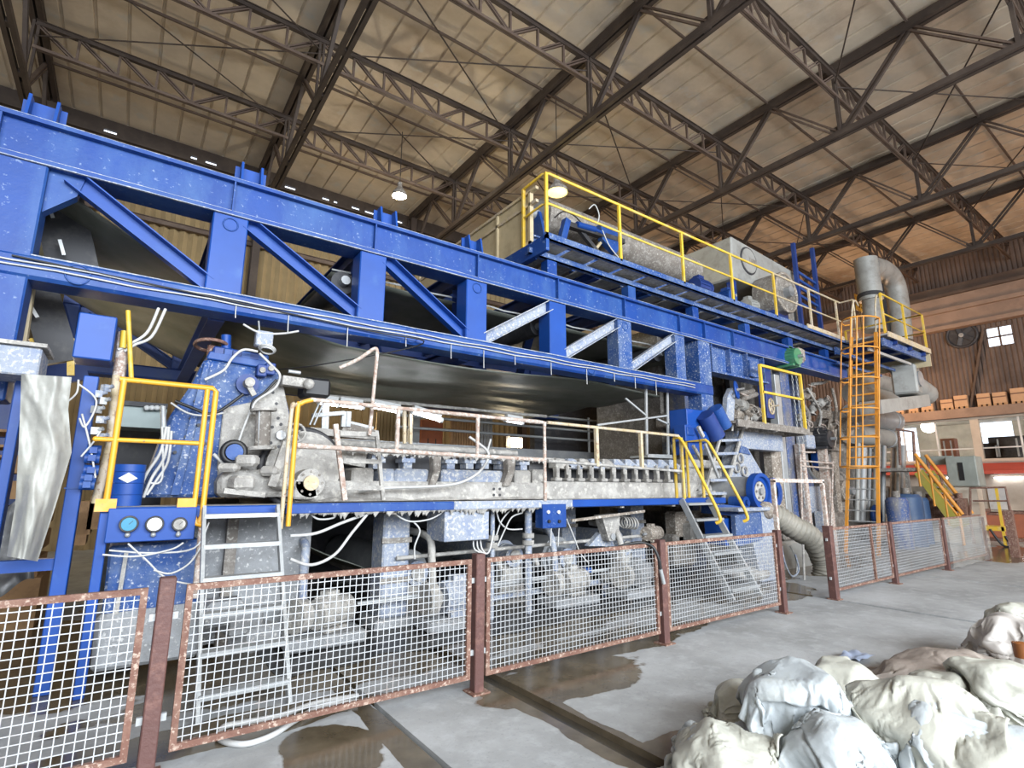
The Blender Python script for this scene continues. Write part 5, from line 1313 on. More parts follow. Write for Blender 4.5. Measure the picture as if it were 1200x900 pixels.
for px, py, w in ((268, 548, .12), (290, 540, .16), (318, 552, .14), (332, 566, .18), (283, 566, .2)): MB().cb(at(px, py, Y=5.85), w, .2, w * .7, px).build('lug', M_PULP, lumpo, bevel=.03)
MB().bar(at(262, 575, Y=5.8), at(310, 580, Y=5.8), .06, .05).build('bar', M_PULP, lumpo)
MB().bar(at(318, 570, Y=5.8), at(336, 518, Y=5.8), .08, .06, V((0, 1, 0))).build('link', M_PULP, lumpo)
# big bearing with round housing
rb = thing('round_bearing', 'big pale round bearing housing right of the side frame', 'bearing', at(358, 584, Y=5.95))
c = at(357, 548, Y=6.12)
MB().cyl(c + V((0, .0, 0)), c + V((0, .5, 0)), .40, seg=36).build('drum_end', M_PULP, rb)
MB().ring(c + V((-.02, .05, 0)), (0, 1, 0), .42, .035, 36, 8).build('rim', M_DARK, rb)
c = at(361, 566, Y=6.0); MB().cyl(c - V((0, .1, 0)), c + V((0, .15, 0)), .15, seg=26).build('bearing_cap', M_PULP, rb)
MB().cyl(c - V((0, .13, 0)), c - V((0, .1, 0)), .08, seg=18).build('cover', M_YELD, rb)
for k in range(8): q = c + V((math.cos(k * PI / 4) * .12, -.11, math.sin(k * PI / 4) * .12)); MB().cyl(q, q + V((0, .03, 0)), .014, seg=8).build('bolt', M_GRIME, rb)
MB().prism([at(x, y, Y=5.9) for x, y in ((343, 585), (345, 562), (370, 562), (374, 585))], (0, .3, 0)).build('pedestal', M_PULP, rb, bevel=.02)
roll('couch_roll', c + V((0, .75, .1)), c + V((0, 3.2, .1)), .36, M_PULP, 'pale roll reaching back behind the big round bearing')
handwheel('handwheel', at(347, 507, Y=6.0), (.15, -1, .1), .10, M_PULP, 'pale spoked handwheel beside the orange pole', 5, .013)
hw2 = thing('arm_linkage', 'pale arm with a round knob reaching from the side frame over the handwheel', 'arm', at(340, 450, Y=6.1))
MB().bar(at(330, 446, Y=6.1), at(360, 450, Y=6.1), .12, .1).build('arm', M_PULP, hw2); MB().ball(at(362, 450, Y=6.0), .06).build('knob', M_PULP, hw2)
MB().cb(at(368, 456, Y=6.25), .3, .3, .22).build('housing', M_RUBBER, hw2, bevel=.03); MB().cyl(at(338, 435, Y=6.1), at(352, 437, Y=6.1), .02).build('rod', M_GALV, hw2)
# hanging junction box with coiled wire
hb2 = thing('hanging_box', 'small pale box with coiled wire hanging under the girder', 'junction box', at(309, 408, Y=6.1))
c = at(309, 398, Y=6.1); MB().cb(c, .17, .12, .17).build('case', M_PULP_BLUE, hb2, bevel=.01)
for k in range(3): MB().ring(at(313, 409 + k, Y=6.05), (.2, .3, 1), .085 - .01 * k, .008, 20, 5).build('wire_coil', M_CABLE, hb2)
MB().tube([at(304, 388, Y=6.1), at(303, 376, Y=6.05)], .01, 6).build('hook', M_GALV, hb2)
for i, (pts, r, m, s) in enumerate((([(302, 412), (285, 410), (272, 420), (262, 434), (240, 445)], .014, M_CABLE, 'pale cable from the hanging box over the side frame'), ([(304, 414), (318, 428), (328, 440), (322, 455), (300, 470), (294, 485)], .014, M_CABLE, 'pale cable bowing down the right of the side frame'), ([(296, 475), (284, 505), (276, 530), (274, 545)], .012, M_CABLE, 'pale cable hanging down the front of the side frame'),
    ([(205, 470), (225, 478), (245, 485), (260, 480), (285, 462)], .016, M_RUBBER, 'black cable draped across the blue side frame'), ([(200, 472), (220, 484), (240, 487), (262, 484)], .010, M_CABLE, 'grey cable draped beside the black one on the side frame'), ([(324, 445), (310, 460), (297, 470), (294, 480)], .014, M_RUBBER, 'black hose curling at the right of the side frame'),
    ([(195, 500), (188, 530), (172, 555), (163, 575)], .014, M_CABLE, 'white cable falling left of the side frame, outermost'), ([(198, 500), (193, 535), (178, 560), (168, 583)], .014, M_CABLE, 'white cable falling left of the side frame, second'), ([(201, 505), (197, 540), (184, 562), (172, 580)], .012, M_CABLE, 'white cable falling left of the side frame, third'), ([(190, 500), (190, 560), (175, 566)], .01, M_CABLE, 'thin cable falling at the left of the side frame'),
    ([(250, 532), (270, 550), (300, 572), (318, 580)], .018, M_CABLE, 'pale pipe slanting down across the foot of the side frame'), ([(285, 380), (305, 390), (330, 391), (350, 388)], .012, M_CABLE, 'grey cable swag just under the girder above the side frame'))):
    cable([at(x, y, Y=6.12 if i < 6 else 6.05) for x, y in pts], r, m, s)
for i, px in enumerate((191,)):
    tag(MB().tube([at(px, 476 + i * 30, Y=6.1), at(px + 1, 510 + i * 2, Y=6.1)], .025, 8).build('stub_pipe', M_GALV), ('left' if i == 0 else 'right') + ' short grey stub pipe beside the side frame', 'pipe')
# pale duct beam behind the rail
pb = thing('pale_duct', 'pale green grey box duct behind the yellow rail on the left', 'duct', at(165, 500, Y=7.2))
a, b = at(130, 499, Y=7.2), at(196, 479, Y=7.2)
MB().bx(a.x, b.x, 7.2, 7.7, a.z, b.z).build('duct', mat('pale_green_grey', (0.30, 0.37, 0.36), .5, dirt=(.4, .42, .4), amt=.4), pb); MB().bx(a.x, b.x, 7.15, 7.75, b.z, b.z + .05).build('flange', M_DARK, pb)
for k in range(4): c = at(172 + k * 6, 478, Y=7.13); MB().ball(c, .03).build('bolt', M_WHITE, pb)
tag(MB().bx(at(130, 540, Y=7.6).x, at(196, 540, Y=7.6).x, 7.9, 8.3, .2, at(160, 502, Y=7.6).z).build('dark_casing', M_DARK), 'dark casing below the pale box duct on the left', 'casing')
# lower blue body under the gauge box
lb = thing('machine_plinth', 'blue grey splattered lower frame under the gauge panel', 'machine frame', at(195, 720, Y=5.75))
MB().prism([at(x, y, Y=5.75) for x, y in ((128, 640), (236, 632), (232, 720), (118, 728))], (0, .8, 0)).build('body', M_BLUE_DUSTY, lb, bevel=.02)
MB().prism([at(x, y, Y=5.7) for x, y in ((112, 722), (234, 706), (232, 770), (105, 790))], (0, .9, 0)).build('plinth', M_CONC, lb, bevel=.03)
MB().bar(at(148, 648, Y=5.72), at(136, 720, Y=5.72), .03, .02, V((0, 1, 0))).build('strip', M_PULP, lb)
tag(MB().bx(.55, 1.75, 6.2, 6.35, .1, 1.3).build('pale_wall', M_CONC), 'pale stained wall behind the white steel ladder', 'wall panel')
tag(MB().bx(.90, 1.0, 6.1, 6.2, 0, 1.3).build('rusty_strip', M_GRIME), 'dark rusty upright strip behind the white steel ladder', 'strip')
for i, (px, py, w) in enumerate(((262, 716, .3), (283, 728, .28), (300, 745, .34))):
    c = at(px, py, Y=5.5); tag(MB().cb((c.x, 5.5, max(.12, c.z)), w, .3, .2, .2 * i).build('footing_block', M_CONC, bevel=.03), 'pale concrete block low behind the white ladder, %s' % ['left', 'middle', 'right'][i], 'block')
# ================================================================ right part of the machine, under the walkway
def pbox(px0, px1, py0, py1, Y, dep, name, m, parent, bevel=.01):
    a, b = at(px0, py1, Y=Y), at(px1, py0, Y=Y)
    return MB().bx(a.x, b.x, Y, Y + dep, a.z, b.z).build(name, m, parent, bevel=bevel)
def pbar(p, q, Y, w, h, name, m, parent, Y2=None):
    return MB().bar(at(*p, Y=Y), at(*q, Y=Y2 if Y2 else Y), w, h, V((0, 1, 0))).build(name, m, parent)
def valve(parent, c, r, m, i):
    """A flanged globe valve: bulging body, two flanges, bonnet and small wheel."""
    a = [V((1, .2, 0)), V((.3, -.2, 1)), V((1, -.5, .3))][i % 3].normalized(); up = [V((0, -.5, 1)), V((-.3, -1, .2)), V((0, -1, .4))][i % 3].normalized()
    b = MB().ball(c, r, r, r)
    for s in (-1, 1): b.cyl(c + a * s * r * .7, c + a * s * r * 1.45, r * .55, seg=14).cyl(c + a * s * r * 1.45, c + a * s * r * 1.65, r * .95, seg=18)
    v = b.build('valve', m, parent)
    MB().cyl(c + up * r * .7, c + up * r * 1.5, r * .4, r * .3, 12).build('bonnet', M_GRIME, v)
    MB().ring(c + up * r * 1.9, up, r * .7, r * .09, 18, 6).cyl(c + up * r * 1.4, c + up * r * 1.95, r * .1, seg=8).build('valve_wheel', M_GRIME if i % 2 else M_RAILRUST, v)
# main dark body
dm = thing('dryer_section', 'tall grimy dryer section frame under the right end of the walkway', 'machine frame', (12, 7.6, 0))
MB().bx(9.6, 15.6, 7.6, 9.6, 0, 5.25).build('casing', M_GRIME, dm)
MB().bx(9.4, 15.4, 7.2, 7.6, .9, 1.3).bx(9.4, 15.4, 7.2, 7.6, 2.9, 3.2).build('side_beam', M_PULP_BROWN, dm, bevel=.02)
for i, x in enumerate((9.9, 12.3, 14.9)): MB().bx(x - .2, x + .2, 7.0, 7.5, 0, 5.1).build('column', M_BLUE_BROWN if i != 1 else M_GRIME, dm, bevel=.02)
for k in range(5):
    x = 10.2 + k * .95; MB().bx(x, x + .05, 7.56, 7.6, .2, 4.6).build('panel_rib', M_PULP_BROWN, dm)
# cylinders of the dryer with journals facing out
for i, (px, py, r, m) in enumerate(((957, 538, .62, M_PULP_BROWN), (990, 500, .5, M_GRIME), (985, 575, .55, M_GRIME), (915, 555, .55, M_PULP_BROWN))):
    c = at(px, py, Y=7.0); t = thing('dryer_cylinder', ['large round cylinder end with a blue face', 'upper dark cylinder end left of the orange ladder', 'lower dark cylinder end left of the orange ladder', 'brown cylinder end behind the blue column'][i] + ' in the dryer section', 'cylinder', c - V((0, 0, r)))
    MB().cyl(c, c + V((0, .6, 0)), r, seg=36).build('shell', m, t); MB().ring(c, (0, 1, 0), r * .94, .05, 36, 8).build('rim', M_GREY if i == 0 else m, t)
    MB().cyl(c - V((0, .15, 0)), c, r * .52, seg=26).build('end_cover', M_BLUE if i == 0 else M_PULP_BROWN, t); MB().cyl(c - V((0, .35, 0)), c - V((0, .15, 0)), r * .2, seg=16).build('steam_joint', M_GREY, t)
# vertical strips of columns and cable trays
for i, (p0, p1, yt, yb, Y, m, s) in enumerate(((903, 914, 500, 655, 6.35, M_PULP_BROWN, 'pale olive column right of the dark opening'), (915, 921, 440, 640, 6.4, M_GALV, 'thin pale column in the column bundle'), (922, 932, 430, 650, 6.45, M_BLUE_BROWN, 'streaky blue column in the column bundle'), (903, 911, 425, 490, 6.4, M_BLUE_DARK, 'dark blue upright behind the small yellow rail'),
        (966, 969, 500, 640, 6.3, M_RAILRUST, 'thin rusty upright left of the orange ladder'), (974, 979, 470, 650, 6.6, M_PULP_BROWN, 'brown pipe upright left of the orange ladder'), (940, 943, 520, 640, 6.2, M_RAILRUST, 'rusty thin upright before the cylinder end'), (955, 960, 600, 665, 6.4, M_PULP_BLUE, 'short pale blue upright behind the gate gap'))):
    a, b = at(p0, 520, Y=Y), at(p1, 520, Y=Y); zt, zb = at(p0, yt, Y=Y).z, max(0, at(p0, yb, Y=Y).z)
    if i not in (3,): zb = 0
    tag(MB().bx(a.x, b.x, Y, Y + .2, zb, zt).build('upright', m, bevel=.01), s, 'column')
for i, px in enumerate((936, 941)):
    t = thing('chain', ('left' if i == 0 else 'right') + ' hanging hoist chain beside the blue column bundle', 'chain', at(px, 600, Y=6.25))
    mb = MB(); zt, zb = at(px, 440, Y=6.25).z, at(px, 600, Y=6.25).z; x = at(px, 520, Y=6.25).x; n = int((zt - zb) / .075)
    for k in range(n):
        z = zt - k * .075; mb.tube([(x + math.cos(q * 1.0472) * (.022 if k % 2 else .006), 6.25 + math.cos(q * 1.0472) * (.006 if k % 2 else .022), z + math.sin(q * 1.0472) * .045) for q in range(6)], .009, 5, closed=True)
    o = mb.build('chain_links', M_GALV, t); o['kind'] = 'stuff'
# hoist motor, green
motor('hoist_motor', at(923, 420, Y=6.1), (0, 1, 0), .2, .5, mat('green_paint', (0.05, 0.20, 0.10), .5, dirt=(.2, .24, .2), amt=.4), 'green hoist motor hanging under the girder above the small yellow rail', cat='motor')
tag(MB().cb(at(934, 417, Y=6.1), .3, .3, .36).build('gear_case', M_PULP_BROWN, bevel=.06), 'dusty pale gear case beside the green hoist motor', 'gear case')
# small platform with yellow rail
sp2 = thing('service_platform', 'small grimy service platform with a yellow rail at the right of the girder leg', 'platform', at(915, 500, Y=5.8))
z = at(900, 497, Y=5.7).z; xa, xb = at(858, 490, Y=5.8).x, at(947, 496, Y=5.7).x
MB().bx(xa, xb, 5.7, 6.5, z - .05, z).build('grating', M_PULP_BROWN, sp2); MB().bx(xa, xb, 5.68, 5.72, z - .12, z + .02).build('edge_angle', M_GRIME, sp2)
for x in (xa + .3, (xa + xb) / 2, xb - .2): MB().bx(x, x + .06, 5.7, 7.2, z - .14, z - .05).build('bearer', M_GRIME, sp2)
p0, p1 = at(890, 428, Y=5.7), at(937, 437, Y=5.7)
rl = MB().bar((p0.x, 5.7, p0.z), (p1.x, 5.7, p0.z), .06, .05).build('railing', M_YEL, sp2)
for x in (p0.x, p1.x): MB().bar((x, 5.7, z), (x, 5.7, p0.z + .02), .06, .05, V((0, 1, 0))).build('post', M_YEL, rl)
MB().bar((p0.x, 5.7, (z + p0.z) / 2 + .05), (p1.x, 5.7, (z + p0.z) / 2 + .05), .05, .045).build('mid_rail', M_YEL, rl)
handwheel('handwheel', at(904, 476, Y=5.9), (.2, -1, 0), .17, M_YELD, 'yellowish handwheel behind the small yellow rail', 5, .018)
handwheel('handwheel', at(863, 457, Y=5.95), (.4, -1, .1), .17, M_BLUE_CLEAN, 'blue handwheel by the dark opening right of the girder leg', 6, .022, M_PULP)
tag(MB().prism([at(x, y, Y=6.0) for x, y in ((851, 498), (853, 465), (858, 454), (862, 458), (860, 499))], (0, .12, 0)).build('lever', M_PULP_BLUE, bevel=.01), 'pale lever arm below the blue handwheel', 'arm')
vc = thing('valve_cluster', 'pulp brown valves in the dark opening right of the girder leg', 'valves', at(875, 486, Y=6.3))
for i, (px, py, r) in enumerate(((868, 474, .12), (877, 484, .11), (884, 489, .09), (863, 486, .11))): valve(vc, at(px, py, Y=6.3), r, M_PULP_BROWN if i % 2 else M_PULP, i)
for a, b in (((866, 462), (882, 458)), ((870, 468), (886, 462)), ((884, 478), (900, 486))): MB().tube([at(*a, Y=6.35), at(*b, Y=6.6)], .06, 10).build('pipe', M_GRIME, vc)
tag(MB().bx(at(852, 470, Y=7.2).x, at(905, 470, Y=7.2).x, 7.1, 7.2, 1.6, 4.4).build('cavity_shade_sheet', M_DARK), 'dark sheet standing in for the shaded cavity behind the valves right of the girder leg', 'sheet')  # its dark colour paints the shade of the cavity
# blue actuators under the bracket
ab = thing('actuator', 'blue actuator boxes and slanted cylinder under the girder bracket', 'actuator', at(820, 520, Y=5.9))
pbox(804, 818, 499, 517, 5.9, .25, 'case', M_BLUE_CLEAN, ab); pbox(818, 831, 506, 518, 5.9, .25, 'case', M_BLUE_CLEAN, ab); pbox(806, 814, 501, 510, 5.88, .03, 'cover', M_BLUE, ab)
MB().cyl(at(826, 486, Y=5.85), at(840, 512, Y=5.85), .16, seg=22).build('cylinder', M_BLUE_DARK, ab); MB().cyl(at(838, 478, Y=5.85), at(850, 500, Y=5.85), .13, seg=22).build('cylinder', M_BLUE, ab)
pbar((818, 500), (824, 512), 5.8, .06, .05, 'link', M_PULP, ab)
sb = thing('screw_block', 'dark blue bracket block inside the last girder bay', 'bracket', at(815, 440, Y=6.4))
MB().prism([at(x, y, Y=6.3) for x, y in ((810, 412), (832, 405), (834, 425), (822, 450), (808, 450))], (0, .3, 0)).build('block', M_BLUE_DARK, sb, bevel=.02); MB().tube([at(812, 425, Y=6.25), at(828, 420, Y=6.25)], .03, 8).build('rod', M_PULP, sb)
# pale cross beam and A frame
pbm = thing('cross_beam', 'pale green grey beam under the small service platform', 'beam', at(890, 520, Y=6.1)); pbox(866, 916, 503, 525, 6.1, .3, 'web', M_PULP_BLUE, pbm, .01); pbox(864, 918, 499, 504, 6.05, .42, 'flange', M_GRIME, pbm, .005)
af = thing('angled_stand', 'pale A shaped side plate behind the blue flanged drum', 'machine frame', at(882, 590, Y=6.05))
MB().prism([at(x, y, Y=6.05) for x, y in ((852, 592), (862, 530), (867, 520), (876, 523), (912, 585), (912, 592))], (0, .3, 0)).build('side_plate', M_PULP_BLUE, af, bevel=.02)
MB().prism([at(x, y, Y=6.02) for x, y in ((866, 530), (869, 522), (876, 525), (880, 533))], (0, .04, 0)).build('cap', M_BLUE_DUSTY, af)
for px, py in ((864, 548), (868, 537), (873, 552)): c = at(px, py, Y=6.0); MB().ring(c, (0, 1, 0), .09, .02, 18, 6).build('boss', M_PULP, af)
# the blue flanged drum
fd = thing('flanged_drum', 'grey drum with a bright blue round flange, right of the stairs', 'drum', at(885, 598, Y=5.5))
c = at(892, 576, Y=5.35)
MB().lathe(c, (0, 1, 0), [(.02, .18), (.02, .26), (-.03, .27), (-.03, .335), (.10, .335), (.10, .27)], 40).build('flange', M_BLUE_CLEAN, fd)
MB().cyl(c + V((0, .05, 0)), c + V((0, .95, 0)), .27, seg=32).build('barrel', M_GREY, fd)
MB().cyl(c + V((0, .02, 0)), c + V((0, .05, 0)), .19, seg=26).build('end_disc', M_PULP, fd); MB().cyl(c - V((0, .03, 0)), c + V((0, .02, 0)), .06, seg=14).build('hub', M_GREY, fd)
for k in range(6): q = c + V((math.cos(k * 1.0472) * .13, .0, math.sin(k * 1.0472) * .13)); MB().cyl(q, q + V((0, .03, 0)), .022, seg=8).build('bolt', M_GRIME, fd)
c3 = at(875, 589, Y=5.4); MB().cyl(c3, c3 + V((0, .3, 0)), .11, seg=20).cyl(c3 - V((0, .04, 0)), c3, .05, seg=12).build('side_flange', M_BLUE, fd)
MB().bar(c + V((-.2, .2, -.38)), c + V((-.9, .5, -.3)), .5, .18).build('cradle', M_BLUE, fd)
c4 = at(907, 577, Y=5.7); rd = thing('flanged_pipe', 'second smaller blue round flange behind the bright one', 'pipe', c4 - V((0, 0, .28)))
MB().lathe(c4, (0, 1, 0), [(.0, .16), (-.02, .17), (-.02, .29), (.07, .29), (.07, .2), (.6, .2)], 32).build('flange', M_BLUE, rd)
# blue chutes
ch = thing('blue_chute', 'pale blue slanted chute with dark blue boxes below the flanged drum', 'chute', at(885, 690, Y=5.35))
MB().prism([at(x, y, Y=5.3) for x, y in ((874, 598), (908, 598), (924, 700), (898, 702))], (0, .4, 0)).build('chute', M_PULP_BLUE, ch, bevel=.01)
MB().prism([at(x, y, Y=5.25) for x, y in ((862, 604), (892, 600), (895, 632), (870, 640), (864, 640))], (0, .1, 0)).build('guard', M_BLUE_DUSTY, ch, bevel=.01)
pbox(851, 863, 607, 640, 5.4, .4, 'box', M_BLUE_CLEAN, ch); pbox(866, 908, 594, 600, 5.2, .5, 'ledge', M_PULP_BLUE, ch)
tag(MB().ball(at(897, 598, Y=5.35), .18, .2, .16).build('dust_bag', M_PULP_BROWN), 'pale brown dust bag under the blue round flange', 'bag')
# corrugated hose
pth = smooth_path([at(897, 602, Y=5.5), at(912, 606, Y=5.35), at(930, 618, Y=5.2), at(950, 630, Y=5.1), at(963, 652, Y=5.1), at(966, 672, Y=5.1), at(958, 690, Y=5.2)], 14)
tag(MB().tube(pth, [.20 + .022 * math.sin(k * 1.9) for k in range(len(pth))], 22).build('ribbed_hose', mat('grey_brown_hose', (0.22, 0.205, 0.17), .6, dirt=(.33, .3, .25), amt=.4, scale=3)), 'fat grey brown ribbed hose curving down behind the gate gap', 'hose')
# clutter on the floor in the gap
gp = thing('grey_housing', 'dark grey pump housing below the ribbed hose', 'pump', at(935, 672, Y=5.6))
pbox(915, 950, 632, 680, 5.8, .8, 'casing', M_DUCT, gp, .05); pbox(920, 945, 624, 634, 5.9, .5, 'lid', M_GRIME, gp, .03)
tag(MB().ball((at(952, 690, Z=0).x, 5.6, .12), .5, .35, .16).build('pulp_pile', M_PULP), 'pale pulp heap on the floor at the end of the ribbed hose', 'heap')
for i, pts in enumerate(([(916, 640), (920, 660), (928, 675), (936, 668), (932, 650)], [(910, 620), (914, 650), (922, 682), (940, 690)], [(926, 640), (934, 660), (930, 684), (918, 690)])):
    cable([at(x, y, Y=5.3 + .1 * i) for x, y in pts], .016, M_CABLE if i else M_PULP_BLUE, 'pale hose hanging in the gate gap, %s' % ['shortest loop', 'longest one', 'right hand one'][i], 'hose', 'hose')
tag(MB().tube([at(941, 638, Y=5.0), at(943, 690, Y=5.0)], .02, 8).build('stake', M_PULP), 'thin pale stake standing in the gate gap', 'pole')
# pale stepladder with rails near the stairs
ps = thing('pale_ladder', 'pale pulp spattered ladder leaning behind the yellow stair rails', 'ladder', at(845, 580, Y=5.9))
pbar((846, 590), (875, 488), 5.9, .07, .04, 'rail', M_PULP, ps, 6.1); pbar((822, 590), (850, 492), 5.9, .05, .04, 'rail', M_PULP, ps, 6.1)
for k in range(6): f = (k + .5) / 6.2; pbar((824 + 27 * f, 586 - 96 * f), (848 + 27 * f, 586 - 97 * f), 5.9 + .2 * f, .05, .08, 'step', M_PULP_BLUE, ps)
MB().tube(smooth_path([at(858, 505, Y=5.85), at(860, 496, Y=5.85), at(868, 495, Y=5.85), at(873, 498, Y=5.85)]), .02, 8).build('handle', M_PULP, ps)
bl = thing('roller_block', 'pulp caked roller end blocks between the yellow rail and the stairs', 'roller', at(820, 590, Y=6.2))
for px, py, r in ((812, 560, .24), (826, 575, .2), (838, 556, .2)): c = at(px, py, Y=6.2); MB().cyl(c, c + V((0, 1.0, 0)), r, seg=24).ring(c, (0, 1, 0), r * .9, .03, 24, 6).build('roller', M_PULP, bl)
pbox(803, 850, 575, 592, 6.1, .3, 'beam', M_PULP, bl, .02); pbox(805, 846, 540, 548, 6.15, .3, 'beam', M_PULP, bl, .02); pbox(806, 818, 582, 590, 5.95, .1, 'plate', M_PULP_BROWN, bl)
pbar((826, 520), (842, 560), 5.7, .05, .04, 'link', M_GALV, bl); pbar((812, 522), (825, 545), 5.75, .05, .04, 'link', M_PULP, bl)
tag(MB().bx(at(790, 525, Y=7).x, at(860, 525, Y=7).x, 7.0, 7.3, at(820, 533, Y=7).z, at(820, 520, Y=7).z).build('pale_beam', M_PULP_BLUE), 'pale blue grey beam behind the blue actuator boxes', 'beam')
un = thing('underdeck_casting', 'pale brown castings under the deck behind the stairs', 'casting', at(830, 640, Y=6.3))
for px0, px1, py0, py1, m in ((795, 850, 598, 640, M_PULP_BROWN), (812, 838, 612, 636, M_PULP), (836, 852, 590, 625, M_PULP), (792, 815, 625, 665, M_GRIME)): pbox(px0, px1, py0, py1, 6.3 - .1 * (px0 % 3), .3, 'casting', m, un, .04)
c = at(830, 618, Y=6.0); MB().cyl(c, c + V((0, .3, 0)), .12, seg=18).build('bore', M_DARK, un)
# fittings on the dryer front
fg = thing('steam_fittings', 'cluster of brown steam pipes and joints left of the orange ladder', 'pipework', at(960, 520, Y=6.5))
for i, (px, py, r, m) in enumerate(((947, 463, .22, M_PULP_BROWN), (953, 478, .18, M_PULP), (962, 472, .2, M_PULP), (968, 486, .2, M_PULP_BROWN), (942, 500, .18, M_PULP), (950, 512, .22, M_PULP_BROWN), (960, 506, .18, M_GRIME), (938, 488, .14, M_PULP), (972, 500, .2, M_PULP_BROWN))):
    c = at(px, py, Y=6.6); valve(fg, c, r * .62, m, i)
for i, pts in enumerate(([(946, 455), (955, 470), (962, 485), (960, 500)], [(938, 470), (948, 486), (946, 505)], [(970, 465), (972, 490), (968, 510), (960, 514)], [(952, 450), (966, 448), (975, 442)], [(930, 520), (944, 516), (960, 520), (978, 516)], [(975, 455), (980, 480), (978, 520), (982, 560)], [(944, 560), (950, 590), (946, 620)], [(936, 590), (960, 600), (980, 595)], [(965, 610), (972, 580), (968, 555)])):
    MB().tube(smooth_path([at(x, y, Y=6.45 + .05 * i) for x, y in pts]), .045 if i % 2 else .03, 8).build('pipe', (M_PULP, M_GRIME, M_PULP_BROWN)[i % 3], fg)
motor('dryer_motor', at(962, 515, Y=6.4), (0, 1, 0), .22, .5, M_DARK, 'dark motor below the brown steam fittings')
c = at(944, 518, Y=6.4); tag(MB().cb(c, .4, .3, .34).build('valve_box', M_PULP_BLUE, bevel=.03), 'pale box with a blue tint below the small service platform', 'box')
tag(MB().bx(at(930, 520, Y=6.6).x, at(985, 520, Y=6.6).x, 6.5, 7.2, at(950, 526, Y=6.6).z, at(950, 522, Y=6.6).z).build('drip_ledge', M_GRIME), 'grimy ledge across the dryer front under the motor', 'ledge')
gr2 = thing('service_rail', 'thin pale guard rail in front of the blue faced cylinder', 'guard rail', at(955, 610, Y=6.2))
for a, b in (((938, 533), (940, 610)), ((976, 540), (974, 620)), ((938, 540), (976, 543)), ((938, 546), (975, 549)), ((939, 530), (955, 530))): MB().tube([at(*a, Y=6.2), at(*b, Y=6.2)], .022, 6).build('pipe', M_RAILRUST, gr2)
lowm = thing('lower_casing', 'low grimy casings at the foot of the dryer behind the gate gap', 'casing', (12.5, 6.9, 0))
pbox(930, 960, 600, 650, 6.8, .5, 'casing', M_GRIME, lowm, .03); pbox(958, 975, 570, 660, 6.7, .6, 'casing', M_PULP_BLUE, lowm, .03); pbox(975, 990, 600, 660, 6.5, .6, 'casing', M_GRIME, lowm, .03)
# vessels and pipes behind the ladder
vs = thing('grey_vessel', 'stack of dusty grey horizontal vessels behind the orange ladder', 'vessel', at(1022, 610, Y=7.2))
for px0, px1, py, r, m in ((1000, 1052, 448, .3, M_DUCT), (1000, 1046, 466, .34, M_DUCT), (1000, 1046, 490, .36, M_GREY), (1002, 1044, 512, .3, M_DUCT)):
    a, b = at(px0, py, Y=7.2), at(px1, py, Y=7.2); z = (a.z + b.z) / 2; MB().cyl((a.x, 7.2, z), (b.x, 7.2, z), r, seg=24).build('shell', m, vs); MB().ring((b.x - .4, 7.2, z), (1, 0, 0), r, .03, 24, 6).build('band', M_GREY, vs)
for i, px in enumerate((1006, 1012, 1020, 1028, 1036, 1048, 1053, 1058)):
    tag(MB().tube([at(px, 520 + 3 * (i % 3), Y=7.0 + .1 * (i % 3)), at(px - 2, 612, Y=7.0 + .1 * (i % 3))], .07 + .03 * (i % 2), 10).build('standpipe', (M_DUCT, M_GALV, M_GREY)[i % 3]), 'grey upright pipe at the orange ladder foot, %s from the left' % ORD[i], 'pipe', 'grey pipes behind the ladder')
lm2 = thing('machine_housing', 'dark machine base with pale fittings behind the foot of the orange ladder', 'machine base', (17.5, 7.8, 0))
MB().bx(15.8, 20.5, 7.6, 9.5, 0, 3.6).build('base', M_GRIME, lm2)
for px, py in ((1010, 590), (1022, 585), (1034, 592), (1016, 603), (1030, 606), (1042, 580)): c = at(px, py, Y=7.4); MB().ball(c, .2, .2, .3).build('fitting', M_PULP if px % 4 else M_PULP_BROWN, lm2)
c = at(1027, 604, Y=7.0); MB().ring(c, (0, 1, 0), .26, .07, 24, 8).build('blue_ring', M_BLUE, lm2)
for i, (px, w, m) in enumerate(((1054, .55, M_BLUE_BROWN), (1066, .75, mat('dull_blue_tank', (0.035, 0.075, 0.16), .5, dirt=(.09, .12, .17), amt=.4)), (1080, .5, mat('dull_blue_tank', (0.035, 0.075, 0.16))))):
    p = at(px, 612, X=17.5 + i); zt = at(px, 582 - 4 * (i == 1), X=17.5 + i).z
    t = thing('blue_tank', ['small blue grey', 'largest dark blue', 'slim dark blue'][i] + ' tank standing right of the orange ladder', 'tank', (p.x, p.y, 0))
    MB().lathe((p.x, p.y, 0), (0, 0, 1), [(0, 0), (0, w * .5), (zt - .12, w * .5), (zt - .03, w * .4), (zt, 0)], 24).build('shell', m, t); MB().cyl((p.x, p.y, zt - .02), (p.x, p.y, zt + .15), .1, seg=12).build('cap', M_GRIME, t)
